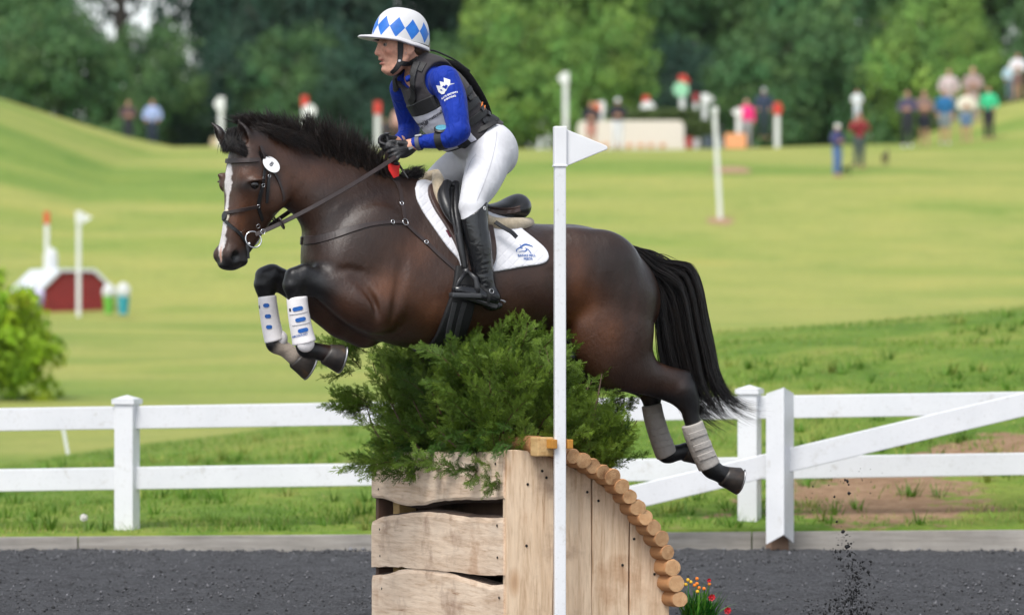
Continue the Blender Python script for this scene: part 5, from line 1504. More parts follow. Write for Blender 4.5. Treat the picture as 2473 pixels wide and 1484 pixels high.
for sd in (1, -1):
    v2, q2 = cut_side(V, Q, lambda V: V[:, 1]*sd > 0)
    o = obj('flap', mesh_of('flap', L2W(v2), q2, LRED, True), SAD)
    if sd > 0: FLB = BVHTree.FromPolygons([Vector(p) for p in L2W(v2)], q2.tolist())
kb = Clay((.10, .06, 1.52), (.46, .40, 2.16), .0046)                       # knee block and rolled front edge of the near flap
kb.chain([F4(1080, 446, .12, .026), F4(1072, 470, .165, .032), F4(1080, 500, .215, .030), F4(1094, 530, .25, .020)], k=0)
kb.chain([F4(1100, 446, .115, .022), F4(1098, 490, .20, .026), F4(1104, 540, .262, .022), F4(1114, 600, .30, .018), F4(1122, 645, .315, .014)], k=.008)
kb.chain([F4(1092, 452, .14, .012), F4(1090, 500, .235, .010), F4(1100, 560, .285, .008)], k=.008, op='sub')
V, Q = kb.surface(smooth=1); o = obj('knee_block', mesh_of('knee_block', L2W(V), Q, LBLK, True), SAD); mirror_b(o)
strap('stirrup_leather', [(1120, 560), (1122, 600), (1125, 640), (1127, 662)], 13, LBRN, SAD, FLB, .006, .004)
P = [l2w(W(u, v, b)) for u, v, b in [(1196, 536, .275), (1214, 548, .30), (1235, 560, .315), (1248, 573, .32)]]
Pc = [Vector(p) for p in catmull([tuple(p) for p in P], 5)]
o = strap_pts(Pc, [Vector(LF)*1.0+Vector((0, 0, .5))]*len(Pc), .024, .0035, 'leather_end', LBLK, SAD)
# stirrup irons
def stirrup(sd, du, dv):
    f = lambda u, v, b: l2w(W(u+du, v+dv, sd*b))
    root = MB(); root.ring_tube([f(1126, 656, .335), f(1110, 678, .345), f(1098, 706, .352)], [.010, .011, .012], 10, flat=.6)
    o = root.obj('stirrup', PLASTIC, SAD, smooth=True)
    m = MB(); m.ring_tube([f(1130, 656, .338), f(1148, 672, .358), f(1152, 692, .368), f(1152, 712, .37)], [.009, .014, .016, .014], 10, flat=.6); m.obj('stirrup_branch', PLASTIC, o, smooth=True)
    m = MB(); m.ring_tube([f(1124, 648, .334), f(1128, 664, .338)], [.014, .014], 10, flat=.5); m.obj('stirrup_eye', PLASTIC, o, smooth=True)
    ax = (f(1152, 712, .37)-f(1095, 710, .352))
    m = MB(); c = (f(1152, 714, .37)+f(1095, 712, .352))/2
    x = ax.normalized(); z = Vector((0, 0, 1)); y = z.cross(x).normalized(); z = x.cross(y)
    R = Matrix((x, y, z)).transposed()
    m.box(c, ax.length+.03, .085, .024, R); m.obj('tread', plain('stirrup_tread', (.035, .037, .04), .5, .2, 80), o, bevel=.008)
stirrup(1, 0, 0); stirrup(-1, -112, -10)
# girth with its buckled straps
V, Q = drape(hc, [(1100, 640), (1088, 700), (1072, 760), (1062, 820), (1060, 860), (1128, 860), (1134, 800), (1142, 720), (1146, 650)], .25, .020, .005)
GIR = obj('girth', mesh_of('girth', L2W(V), Q, plain('black_neoprene', (.008, .008, .009), .65, .2, 40, .2), True), SAD)
GIB = BVHTree.FromPolygons([Vector(p) for p in L2W(V)], Q.tolist())
for d in (0, 24):
    strap('girth_strap', [(1098+d, 730), (1090+d*.9, 765), (1082+d*.9, 800), (1078+d*.8, 832)], 12, leather('girth_leather', (.045, .045, .048)), GIR, GIB, .003, .004)
# ------------------------------------------------------------------ breastplate
BPL = empty('breastplate', l2w(W(870, 640, 0)), 'dark brown leather breastplate around the chest and shoulder of the horse', 'breastplate')
st = strap('chest_strap', [(737, 581), (768, 577), (812, 566), (855, 552), (898, 541), (947, 536), (974, 537)], [20, 21, 19, 15, 11, 9, 8], LBRN, BPL)
strap('wither_strap', [(977, 530), (973, 505), (970, 485), (966, 460), (958, 440), (948, 428)], [9, 9, 9, 10, 13, 15], LBRN, BPL)
strap('girth_strap', [(982, 543), (1005, 564), (1028, 584), (1053, 608), (1077, 630), (1100, 650), (1114, 660)], [9, 10, 10, 10, 10, 9, 9], LBRN, BPL)
for o in list(BPL.children): mirror_b(o)
def buckle(u, v, R, parent, bvh=None, el=1.0, lift=.007, r=.0016, mat=None):
    l, n = hit(u, v, bvh)
    if l is not None: ringmesh(l+n*lift, n, R, r, 'buckle', mat or STEEL, parent, 16, el)
SILV = plain('bright_steel', (.72, .72, .73), .22, .05, metal=1.0)
for u, v, R in ((977, 537, .016), (947, 536, .009), (969, 492, .009), (1029, 585, .009)): buckle(u, v, R, BPL, mat=SILV, r=.002)
mb = MB(); l0 = l2w(W(745, 580, 0)); 
# ------------------------------------------------------------------ bridle and reins
BRI = empty('bridle', l2w(W(610, 480, 0)), 'dark leather bridle with a crossed noseband and white number disc on the bay horse', 'bridle')
strap('browband', [(541, 389), (560, 389), (585, 388), (608, 387), (624, 386)], [11, 12, 12, 12, 11], LBRN, BRI, lift=.006, t=.008)
strap('cheekpiece', [(640, 398), (636, 425), (633, 450), (627, 475), (624, 497), (628, 515), (634, 532)], [7, 8, 9, 10, 9, 9, 8], LBLK, BRI)
strap('noseband_strap', [(648, 424), (647, 445), (645, 470), (644, 490)], [7, 9, 8, 7], LBLK, BRI)
strap('crownpiece', [(628, 352), (634, 368), (640, 384), (644, 400)], [9, 10, 10, 9], LBRN, BRI, lift=.005)
strap('throatlatch', [(650, 405), (664, 420), (676, 445), (684, 470), (684, 486)], [6, 7, 7, 7, 6], LBRN, BRI)
strap('upper_noseband', [(540, 517), (560, 512), (585, 506), (608, 501), (623, 498)], [9, 9, 9, 9, 8], LBRN, BRI, lift=.005, t=.005)
strap('lower_noseband', [(540, 528), (556, 543), (575, 560), (588, 577), (596, 592), (600, 604)], [8, 8, 8, 8, 8, 7], LBLK, BRI, lift=.005, t=.004)
for o in [c for c in BRI.children if c.name.split('.')[0] in ('cheekpiece', 'throatlatch', 'crownpiece')]: mirror_b(o)
l, n = hit(545, 522); disc(l+n*.006, n, .022, .024, .012, 'noseband_rosette', LBLK, BRI)
l, n = hit(546, 521); disc(l+n*.0, n, .028, .032, .012, 'fleece_pad', plain('fleece_pad', (.55, .5, .4), .9, .2, 60), BRI)
Pn = [l2w(W(596, 590, .085)), l2w(W(599, 606, .088)), l2w(W(600, 624, .088))]
strap_pts(Pn, [Vector(LF)]*3, .014, .003, 'strap_end', LBLK, BRI)
for u, v, R in ((579, 563, .008), (623, 497, .008), (634, 447, .008), (648, 425, .008), (622, 545, .010)): buckle(u, v, R, BRI, mat=SILV)
ringmesh(l2w(W(612, 578, .085)), l2w((0.1, 1, .1)), .040, .0035, 'bit_ring', SILV, BRI, 30, .9)
ringmesh(l2w(W(608, 572, -.085)), l2w((0, 1, 0)), .040, .0035, 'bit_ring', SILV, BRI, 30, .9)
mb = MB(); mb.ring_tube([l2w(W(602, 588, .08)), l2w(W(600, 588, -.08))], .007, 8); mb.obj('bit_mouthpiece', SILV, BRI, smooth=True)
l, n = hit(648, 398)
if l is not None:
    nn = (n+Vector((-.15, -.6, .35))).normalized()
    NB = disc(l+n*.022, nn, .046, .034, .003, 'number_disc', plain('white_disc', (.80, .80, .80), .4, .03), BRI, upv=(.75, 0, -.62))
    me = text_mesh('8', .032, None, .0008)
    up_ = Vector((.55, 0, .75)); up_ = (up_-nn*up_.dot(nn)).normalized(); rt_ = up_.cross(nn)
    m_ = MB(); m_.add([l+n*.022+nn*.0024+rt_*p.co.x+up_*p.co.y for p in me.vertices], [tuple(f.vertices) for f in me.polygons]); m_.obj('number', INK, NB)
def rein(pts, w, name):
    P = [Vector(p) for p in catmull([tuple(l2w(W(*p))) for p in pts], 8)]
    N = [Vector(LF)+Vector((0, 0, .35))]*len(P)
    return strap_pts(P, N, w, .0025, name, LBRN, BRI)
rein([(617, 566, .10), (650, 552, .12), (690, 533, .145), (760, 497, .178), (838, 453, .182), (900, 415, .16), (938, 391, .135), (956, 378, .118)], .021, 'rein')
rein([(956, 378, .118), (946, 362, .10), (935, 372, .09), (930, 398, .07), (935, 420, .05)], .018, 'rein_loop')
rein([(612, 566, -.09), (650, 545, -.12), (690, 517, -.15), (760, 470, -.18), (850, 420, -.18), (910, 380, -.14), (935, 358, -.075)], .021, 'rein')
for (u, v, b) in ((680, 539, .15), (661, 528, -.14)):
    c = l2w(W(u, v, b)); ringmesh(c, (l2w(W(690, 533, b))-l2w(W(660, 548, b))), .017, .0045, 'rein_stop', LBRN, BRI, 16, 1.5, upv=(0, 0, 1))
buckle_c = l2w(W(635, 559, .125)); ringmesh(buckle_c, LF, .011, .0018, 'rein_buckle', SILV, BRI, 14)
# ------------------------------------------------------------------ riding whip and red neck flag
mb = MB(); mb.ring_tube([l2w(W(u, v, b)) for u, v, b in [(934, 325, -.03), (938, 345, -.035), (944, 372, -.02), (965, 400, .05), (985, 430, .17)]], [.009, .008, .007, .006, .004], 8)
WH = mb.obj('riding_whip', NYLON, None, smooth=True); tag(WH, 'short black riding whip held in the far gloved hand', 'whip')
l = l2w(W(934, 323, -.03)); disc(l, (0, -.2, 1), .014, .014, .008, 'whip_cap', PLASTIC, WH)
V, Q = drape(hc, [(908, 372), (925, 360), (962, 392), (964, 428), (950, 432), (925, 405)], .0, .02, .005) if False else (None, None)
mb = MB(); mb.prism([l2w(W(u, v, .075)) for u, v in [(936, 390), (965, 392), (963, 425), (950, 430), (938, 410)]], l2w((0, .004, 0))); NF_ = mb.obj('neck_ribbon', plain('red_ribbon', (.72, .015, .012), .6, .1), None)
tag(NF_, 'small bright red ribbon tied at the base of the mane below the hands', 'ribbon')
# ------------------------------------------------------------------ leg boots
BOOTW = cloth_mat('white_boot_shell', (.84, .80, .80), .5, .08, 12, 300, .0, .4); BOOTG = cloth_mat('soiled_white_boot', (.42, .39, .36), .8, .3, 40, 200, .0, .3)
BLUEP = plain('blue_vent', (.010, .11, .42), .45, .2, 60)
def leg_boot(axis, label, front, mat, b):
    """axis: rows (u, v, r px) from the top to the bottom along the cannon"""
    h_ = .0042
    A = [wr(u, v, b, r) for u, v, r in axis]
    P = np.array(A); lo = (P[:, :3]-P[:, 3:]).min(0)-.02; hi = (P[:, :3]+P[:, 3:]).max(0)+.02
    c = Clay(lo, hi, h_); c.chain(A, k=0, sm=4)
    G = c.grid()
    for (p, q) in ((P[0], P[1]), (P[-1], P[-2])):
        n = nrm(p[:3]-q[:3]); c.keep(((G[0]-p[0])*n[0]+(G[1]-p[1])*n[1]+(G[2]-p[2])*n[2]).astype(np.float32), .006)
    V, Q = c.surface(smooth=1)
    o = obj('leg_boot', mesh_of('leg_boot', L2W(V), Q, mat, True)); tag(o, label, 'leg boot', 'protective boots on the legs of the horse')
    return o, BVHTree.FromPolygons([Vector(p) for p in L2W(V)], Q.tolist())
def slot(w, h):
    vs = [(x, 0) for x in np.linspace(-w*.9, w*.9, 9)]; fs = []
    n = len(vs); top = []; bot = []
    for x, _ in vs:
        e = max(0, abs(x)-(w-h))/h; y = h*math.sqrt(max(0, 1-e*e)); top.append((x, y)); bot.append((x, -y))
    vs = vs+top+bot+[(-w, 0), (w, 0)]
    for i in range(n-1): fs += [(i, i+1, n+i+1, n+i), (2*n+i, 2*n+i+1, i+1, i)]
    fs += [(3*n, 0, n), (3*n, 2*n, 0), (3*n+1, 2*n-1, n-1), (3*n+1, n-1, 3*n-1)]
    return vs, fs
BN, BNB = leg_boot([(717, 716, 25), (719, 740, 25), (724, 775, 26), (731, 810, 27), (735, 828, 29)], 'white boot with three wide blue vents on the near foreleg', True, BOOTW, .135)
for (u, v) in ((742, 747), (751, 774), (757, 800)): pass
for (u, v) in ((719, 745), (726, 771), (732, 797)): stick_flat([slot(.0245, .0098)], u, v, BNB, .22, 'vent', BLUEP, BN, .003)
for (u, v) in ((722, 757), (728, 783)): strap('boot_strap', [(u-22, v+3), (u, v), (u+20, v-5)], 2.0, plain('boot_seam', (.42, .41, .43), .7, .1), BN, BNB, .001, .0015)
stick_flat([text_shape('AIRCOOLED', .0135, 0, 0, .0004)], 722, 810, BNB, .22, 'lettering', BLUEINK, BN, .002)
stick_flat([([(-.006, -.007), (.006, -.007), (.006, .007), (-.006, .007)], [(0, 1, 2, 3)])], 701, 748, BNB, .1, 'boot_logo', INK, BN, .002)
c = Clay(W(775, 860, 0)-np.array((.0, -.06, .03)), W(695, 800, 0)+np.array((.03, .22, .03)), .0042)
c.ell(W(738, 828, .160), (.044, .026, .044), k=0); V, Q = c.surface(smooth=1); fc = obj('fetlock_cup', mesh_of('fetlock_cup', L2W(V), Q, BOOTW, True), BN)
BF, BFB = leg_boot([(645, 714, 22), (647, 735, 22.5), (653, 775, 23), (660, 808, 24), (664, 822, 25)], 'white boot with three small blue vents on the far foreleg', True, BOOTW, -.132)
for (u, v) in ((643, 737), (647, 763), (650, 789)): stick_flat([slot(.0145, .0095)], u, v, BFB, .06, 'vent', BLUEP, BF, .003)
stick_flat([([(-.004, -.007), (.004, -.007), (.004, .007), (-.004, .007)], [(0, 1, 2, 3)])], 627, 741, BFB, .1, 'boot_logo', INK, BF, .002)
c = Clay(W(720, 850, 0)-np.array((.0, .22, .03)), W(640, 790, 0)+np.array((.04, .0, .03)), .0042)
c.ell(W(677, 818, -.120), (.036, .030, .042), k=0); c.ell(W(652, 828, -.135), (.018, .03, .03), k=.01); V, Q = c.surface(smooth=1); obj('fetlock_cup', mesh_of('fetlock_cup', L2W(V), Q, BOOTW, True), BF)
B3, B3B = leg_boot([(1671, 1022, 27), (1680, 1050, 28), (1694, 1085, 28), (1708, 1115, 28), (1713, 1126, 28)], 'dirty off-white boot on the near hind leg', False, BOOTG, .135)
for t in (1046, 1074, 1098): strap('boot_strap', [(1655+(t-1020)*.42, t+8), (1678+(t-1020)*.42, t), (1702+(t-1020)*.40, t-8)], 15, BOOTG, B3, B3B, .002, .003)
B4, B4B = leg_boot([(1573, 976, 25), (1580, 1010, 25.5), (1592, 1050, 26), (1606, 1088, 27), (1611, 1098, 26)], 'dirty off-white boot on the far hind leg', False, BOOTG, -.13)
for t in (1004, 1040, 1070): strap('boot_strap', [(1556+(t-980)*.3, t+6), (1578+(t-980)*.3, t), (1600+(t-980)*.3, t-6)], 15, BOOTG, B4, B4B, .002, .003)
# ================================================================== the jump
AF, BN_, BF_ = .40, .88, -.88
def on_front(u, v, a=AF):                # photograph point on the face towards the landing (a fixed)
    D = CAM_D
    for _ in range(6):
        X = (u-1236.5)*D/11000; b = (X+a*CT)/ST; D = CAM_D-a*ST-b*CT
    return np.array((a, b, CAM_H+(780-v)*D/11000))
def wood_mat(name, c1, c2, axis, ringc=None):
    """pale sawn timber: grain running along a world axis, darker streaks, knots and stains"""
    m, nt, b = newmat(name)
    tc = node(nt, 'ShaderNodeTexCoord')
    mp = node(nt, 'ShaderNodeMapping'); mp.inputs['Rotation'].default_value = (0, 0, -TH); nt.links.new(tc.outputs['Object'], mp.inputs[0])
    st = {'z': (9, 9, .9), 'l': (9, .9, 9)}[axis]
    g = noise(nt, 2.4, 7, .68, vec=mp.outputs[0], stretch=st, dist=.8)
    g2 = noise(nt, 9, 4, .6, vec=mp.outputs[0], stretch=st)
    k = noise(nt, 3.2, 5, .62, vec=mp.outputs[0])
    r = ramp(nt, g, [(.28, c1), (.45, tuple(lerp(x, y, .6) for x, y in zip(c1, c2))), (.62, c2), (.78, tuple(x*.86 for x in c2))])
    r2 = ramp(nt, g2, [(.30, (.82, .77, .72)), (.48, (1, 1, 1)), (.75, (1.06, 1.05, 1.03))])
    c = mixc(nt, 1.0, r.outputs[0], r2.outputs[0], 'MULTIPLY')
    r3 = ramp(nt, k, [(.30, (.50, .42, .40)), (.44, (.93, .91, .89)), (.60, (1, .98, .96)), (.70, (.80, .70, .63))])
    c = mixc(nt, 1.0, c, r3.outputs[0], 'MULTIPLY')
    v = node(nt, 'ShaderNodeTexVoronoi'); v.inputs['Scale'].default_value = 3.1
    mp2 = node(nt, 'ShaderNodeMapping'); mp2.inputs['Scale'].default_value = {'z': (1, 1, .45), 'l': (1, .45, 1)}[axis]; nt.links.new(mp.outputs[0], mp2.inputs[0]); nt.links.new(mp2.outputs[0], v.inputs['Vector'])
    kr = ramp(nt, v.outputs['Distance'], [(.03, (.22, .13, .085)), (.07, (.68, .54, .43)), (.13, (1, 1, 1))])
    c = mixc(nt, .8, c, kr.outputs[0], 'MULTIPLY')
    cr = noise(nt, 1.6, 5, .7, vec=mp.outputs[0], stretch={'z': (26, 26, 1.1), 'l': (26, 1.1, 26)}[axis], dist=.4)
    crr = ramp(nt, cr, [(.27, (.42, .30, .22)), (.33, (.86, .80, .75)), (.40, (1, 1, 1)), (.64, (1, 1, 1)), (.72, (.84, .76, .68))])
    c = mixc(nt, .9, c, crr.outputs[0], 'MULTIPLY')
    nt.links.new(c, b.inputs['Base Color']); b.inputs['Roughness'].default_value = .72; b.inputs['Specular IOR Level'].default_value = .25
    bump(nt, b, g2, .35, .004); return m
PLK = wood_mat('pale_plank_wood', (.52, .365, .25), (.80, .65, .51), 'l'); BRD = wood_mat('pale_board_wood', (.54, .375, .24), (.80, .63, .46), 'z')
BARK = plain('bark_edge', (.075, .045, .030), .9, .45, 30, .9, 50, bdist=.02)
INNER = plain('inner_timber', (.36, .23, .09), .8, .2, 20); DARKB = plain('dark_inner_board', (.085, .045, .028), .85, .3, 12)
JUMP = empty('log_jump', l2w((-.05, 0, 0)), 'wooden cross-country jump of pale live-edge planks with a curved log ramp', 'jump')
def plank(top, bot, th=.055, live_top=False, live_bot=False):
    """front plank between two wavy edges given in the photograph"""
    T = catmull([on_front(*p) for p in top], 5); B = catmull([on_front(*p) for p in bot], 5)
    n = 34
    bs = np.linspace(BF_+.005, BN_-.005, n)
    o = np.argsort(T[:, 1]); zt = np.interp(bs, T[o, 1], T[o, 2]); o = np.argsort(B[:, 1]); zb = np.interp(bs, B[o, 1], B[o, 2])
    r = np.random.RandomState(int(top[0][1])); zt = zt+r.normal(0, .0012, n); zb = zb+r.normal(0, .0012, n)
    vs = []
    for i in range(n):
        wob = .003*math.sin(bs[i]*7+top[0][1])
        ft = .022 if live_top else .004; fb = .030 if live_bot else .004
        vs += [(AF+wob, bs[i], zt[i]-ft), (AF-.006+wob, bs[i], zt[i]), (AF-th, bs[i], zt[i]+(.012 if live_top else 0)), (AF-th, bs[i], zb[i]-(.014 if live_bot else 0)), (AF-.006+wob, bs[i], zb[i]), (AF+wob, bs[i], zb[i]+fb*.4)]
    fs = []; mi = []
    for i in range(n-1):
        for k in range(6):
            fs.append((i*6+k, i*6+(k+1) % 6, i*6+6+(k+1) % 6, i*6+6+k)); mi.append(1 if (k in (1,) and live_top) or (k == 3 and live_bot) else 0)
    fs += [tuple(range(5, -1, -1)), tuple((n-1)*6+k for k in range(6))]; mi += [0, 0]
    me = mesh_of('plank', L2W(vs), fs, PLK); me.materials.append(BARK); me.polygons.foreach_set('material_index', mi)
    return obj('plank', me, JUMP)
plank([(889, 1093), (940, 1090), (1050, 1090), (1150, 1090), (1218, 1090)], [(889, 1200), (918, 1202), (945, 1209), (971, 1219), (1021, 1219), (1036, 1214), (1105, 1206), (1181, 1206), (1218, 1202)], live_bot=True)
plank([(889, 1263), (918, 1249), (960, 1242), (1009, 1236), (1067, 1238), (1124, 1247), (1185, 1249), (1219, 1249)], [(889, 1369), (952, 1368), (1009, 1373), (1086, 1379), (1162, 1388), (1219, 1388)], live_top=True)
plank([(889, 1388), (933, 1385), (971, 1374), (1009, 1373), (1067, 1378), (1124, 1394), (1181, 1411), (1219, 1410)], [(889, 1516), (1000, 1522), (1219, 1540)], live_top=True)
SCREW = plain('dark_screw', (.02, .018, .016), .5, .2, metal=.5)
def screw(p, nv):
    disc(l2w(p), L2W(nv)[0], .0066, .0066, .004, 'screw', SCREW, JUMP, N=10)
for u, v in ((912, 1116), (914, 1180), (1196, 1119), (1198, 1177), (917, 1277), (918, 1341), (1200, 1268), (1201, 1345), (922, 1420), (1205, 1442)): screw(on_front(u, v, AF+.002), (1, 0, 0))
# frame behind the gaps
def lbox(name, c, s, mat, bev=.004):
    mb = MB(); R = rotz(PI+TH); mb.box(l2w(c), *s, R); return mb.obj(name, mat, JUMP, bevel=bev)
zl = .78
for b in (-.70, .76): lbox('frame_post', (AF-.11, b, .38), (.09, .09, .90), INNER)
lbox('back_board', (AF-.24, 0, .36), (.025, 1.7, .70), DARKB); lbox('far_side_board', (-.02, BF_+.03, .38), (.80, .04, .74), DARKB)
# side panel: upright boards under the curve
arc = [(1222, 1086), (1258, 1086), (1295, 1094), (1335, 1107), (1366, 1121), (1429, 1154), (1486, 1200), (1535, 1257), (1570, 1310), (1593, 1360), (1608, 1413), (1615, 1455), (1618, 1492), (1619, 1530)]
arcL = np.array([W(u, v, BN_) for u, v in catmull(arc, 5)])
def arc_z(a): o = np.argsort(arcL[:, 0]); return np.interp(a, arcL[o, 0], arcL[o, 2])
def side_a(u): return W(u, 1300, BN_)[0]
def side_board(u0, u1, wav=(0, 0), b=BN_, proud=0.0, th=.05, seed=0):
    r = np.random.RandomState(seed)
    a0, a1 = side_a(u0), side_a(u1); n = 12
    left = []; right = []
    zs = np.linspace(0, 1, n)
    zt0, zt1 = arc_z(a0), arc_z(a1)
    L = [(a0-wav[0]*math.sin(t*5+seed)*.5, b+proud, -.1+t*(zt0+.1)) for t in zs]; Rr = [(a1+wav[1]*math.sin(t*4+seed*2), b+proud, -.1+t*max(zt1+.1, .01)) for t in zs]
    tops = [(a, b+proud, arc_z(a)) for a in np.linspace(a0, a1, 9)[1:-1]]
    poly = [l2w(p) for p in L+tops+Rr[::-1]]
    mb = MB(); mb.prism(poly, l2w((0, -th, 0))); return mb.obj('side_board', BRD, JUMP, bevel=.003)
side_board(1221, 1331, (.0, .006), proud=.016, seed=1)
side_board(1333, 1341, proud=-.012, seed=7)
side_board(1343, 1428, (.004, .002), seed=2); side_board(1431, 1519, (.003, .004), seed=3); side_board(1522, 1616, (.003, 0), seed=4)
for u, v in ((1328-57, 1168), (1306, 1136), (1268, 1316), (1418, 1187), (1445, 1208), (1531, 1300), (1503, 1363), (1580, 1385), (1316, 1152)):
    p = W(u, v, BN_); screw((p[0], BN_+(.018 if u < 1331 else .002), p[2]), (0, 1, 0))
# logs along the curve
def log_mat(name, c1, c2):
    m, nt, b = newmat(name)
    tc = node(nt, 'ShaderNodeTexCoord'); mp = node(nt, 'ShaderNodeMapping'); mp.inputs['Rotation'].default_value = (0, 0, -TH); nt.links.new(tc.outputs['Object'], mp.inputs[0])
    oi = node(nt, 'ShaderNodeObjectInfo')
    g = noise(nt, 6, 6, .65, vec=mp.outputs[0], stretch=(6, .8, 6))
    r = ramp(nt, g, [(.3, c1), (.7, c2)]); h = node(nt, 'ShaderNodeHueSaturation')
    mr = node(nt, 'ShaderNodeMapRange'); mr.inputs['To Min'].default_value = .78; mr.inputs['To Max'].default_value = 1.2; nt.links.new(oi.outputs['Random'], mr.inputs['Value']); nt.links.new(mr.outputs[0], h.inputs['Value']); nt.links.new(r.outputs[0], h.inputs['Color'])
    nt.links.new(h.outputs[0], b.inputs['Base Color']); b.inputs['Roughness'].default_value = .7; bump(nt, b, g, .35, .004); return m
def log_end_mat():
    m = log_mat('log_end', (.50, .255, .11), (.72, .45, .235)); nt = m.node_tree; b = nt.nodes['Principled BSDF']
    at = node(nt, 'ShaderNodeAttribute', attribute_name='col'); v = node(nt, 'ShaderNodeVectorMath', operation='DISTANCE'); v.inputs[1].default_value = (.5, .5, 0); nt.links.new(at.outputs['Vector'], v.inputs[0])
    a = node(nt, 'ShaderNodeMath', operation='MULTIPLY_ADD'); a.inputs[1].default_value = 52; nt.links.new(v.outputs['Value'], a.inputs[0]); nz = node(nt, 'ShaderNodeMath', operation='MULTIPLY'); nz.inputs[1].default_value = 7; nt.links.new(noise(nt, 24, 3), nz.inputs[0]); nt.links.new(nz.outputs[0], a.inputs[2])
    si = node(nt, 'ShaderNodeMath', operation='SINE'); nt.links.new(a.outputs[0], si.inputs[0])
    mr = node(nt, 'ShaderNodeMapRange'); mr.inputs['From Min'].default_value = -1; mr.inputs['To Min'].default_value = .70; mr.inputs['To Max'].default_value = 1.08; nt.links.new(si.outputs[0], mr.inputs['Value'])
    src = b.inputs['Base Color'].links[0].from_socket; c = mixc(nt, 1.0, src, mr.outputs[0], 'MULTIPLY')
    k = ramp(nt, noise(nt, 9, 5, .7), [(.34, (.55, .42, .34)), (.46, (1, 1, 1))]); c = mixc(nt, .8, c, k.outputs[0], 'MULTIPLY')
    nt.links.new(c, b.inputs['Base Color']); return m
LOGM = log_mat('log_side', (.34, .15, .06), (.52, .27, .115)); LOGE = log_end_mat()
lc = [(1362, 1086), (1385, 1101), (1410, 1112), (1433, 1125), (1457, 1139), (1480, 1151), (1503, 1174), (1522, 1199), (1541, 1225), (1560, 1249), (1580, 1273), (1599, 1300), (1613, 1333), (1625, 1370), (1634, 1408), (1642, 1446)]
BE = 1.01
for i, (u, v) in enumerate(lc):
    c = W(u, v, BE); r = (.0375 if i < 11 else .040)*(1+.10*math.sin(i*2.7+1)*math.cos(i*1.3))
    rs = np.random.RandomState(40+i); n = 18; vs = []; fs = []; mi = []
    tl = rs.uniform(.15, .32) if i < 9 else rs.uniform(-.05, .1); ta = rs.uniform(-.1, .3)
    prof = 1+rs.normal(0, .02, n)
    for j, (b, k) in enumerate(((-.98, .9), (-.97, 1), (0, 1), (BE-.012, 1.0), (BE, .90))):
        for q in range(n):
            a = 2*PI*q/n; x, z = r*k*prof[q]*math.cos(a), r*k*prof[q]*math.sin(a)
            bb = b+((z*tl-x*ta) if j >= 3 else 0)
            vs.append((c[0]+x, bb, c[2]+z))
    for j in range(4):
        for q in range(n): fs.append((j*n+q, j*n+(q+1) % n, (j+1)*n+(q+1) % n, (j+1)*n+q)); mi.append(0)
    rc_ = np.array([(math.cos(2*PI*q/n), math.sin(2*PI*q/n), 0) for q in range(n)]); cols = np.tile(rc_, (5, 1))*.5+.5
    vs.append((c[0]+rs.normal(0, .006), BE, c[2]+rs.normal(0, .006))); cols = np.concatenate([cols, [(.5, .5, 0)]])
    fs += [tuple(range(n-1, -1, -1))]+[(4*n+q, 4*n+(q+1) % n, 5*n) for q in range(n)]; mi += [1]*(n+1)
    me = mesh_of('log', L2W(vs), fs, LOGM, False, cols); me.materials.append(LOGE); me.polygons.foreach_set('material_index', mi)
    sm_ = np.array([m == 0 for m in mi]); me.polygons.foreach_set('use_smooth', sm_)
    obj('log', me, JUMP)
p = W(1654, 1478, BE-.02); lbox('base_beam', (p[0], 0, -.02), (.10, 1.96, .10), weathered('base_beam_wood', (.26, .15, .06), (.40, .26, .11)))
# top log with the squared block that carries the flag
c = W(1318, 1077, 1.02); mb = MB(); mb.ring_tube([l2w((c[0], b, c[2])) for b in (-.9, 0, .93)], .046, 20); mb.obj('top_log', LOGM, JUMP, smooth=False)
mb = MB(); mb.box(l2w((c[0], .975, c[2]-.002)), .082, .09, .088, rotz(PI+TH)); mb.obj('end_block', wood_mat('block_wood', (.46, .27, .10), (.64, .45, .22), 'l'), JUMP, bevel=.006)
# ------------------------------------------------------------------ flag pole
pb = W(1352, 1070, 1.055)
PZ0 = l2w((pb[0], pb[1], 0)); PT = W(1352, 305, 1.055)[2]; PB = W(1352, 402, 1.055)[2]
POLE = empty('flag_pole', PZ0, 'tall white square flag pole with a white triangular flag beside the log jump', 'flag pole')
WPL = plain('white_flag_plastic', (.76, .765, .78), .35, .04, 6)
mb = MB(); mb.box(PZ0+Vector((0, 0, PB/2-.03)), .052, .052, PB+.14, rotz(.12)); mb.obj('pole', VINYL, POLE, bevel=.006)
SHX = 27.5/519
mb = MB(); mb.box(PZ0+Vector((0, 0, (PT+PB)/2)), .058, .058, PT-PB, rotz(.12)); sh_ = mb.obj('flag_sleeve', WPL, POLE, bevel=.005)
mb = MB(); mb.box(PZ0+Vector((0, 0, PB+.003)), .064, .064, .008, rotz(.12)); mb.obj('sleeve_rim', WPL, POLE, bevel=.002)
k = (PT-PB); fl_ = [(.020, .0-.004), (.205, -k*.42), (.2185, -k*.455), (.2225, -k*.5), (.2185, -k*.545), (.205, -k*.57), (.020, -k*.985)]
mb = MB(); mb.prism([PZ0+Vector((x*math.cos(.12), -.012+x*math.sin(.12), PT+z-.006)) for x, z in fl_], (0, .020, 0)); mb.obj('flag', WPL, POLE, bevel=.004)
CLIP = plain('yellow_clip', (.50, .22, .03), .5, .1)
for s in (-1, 1):
    q = W(1352+s*19, 1071, 1.06); mb = MB(); mb.box(l2w(q), .026, .070, .042, rotz(TH)); mb.obj('clip', CLIP, POLE, bevel=.003)
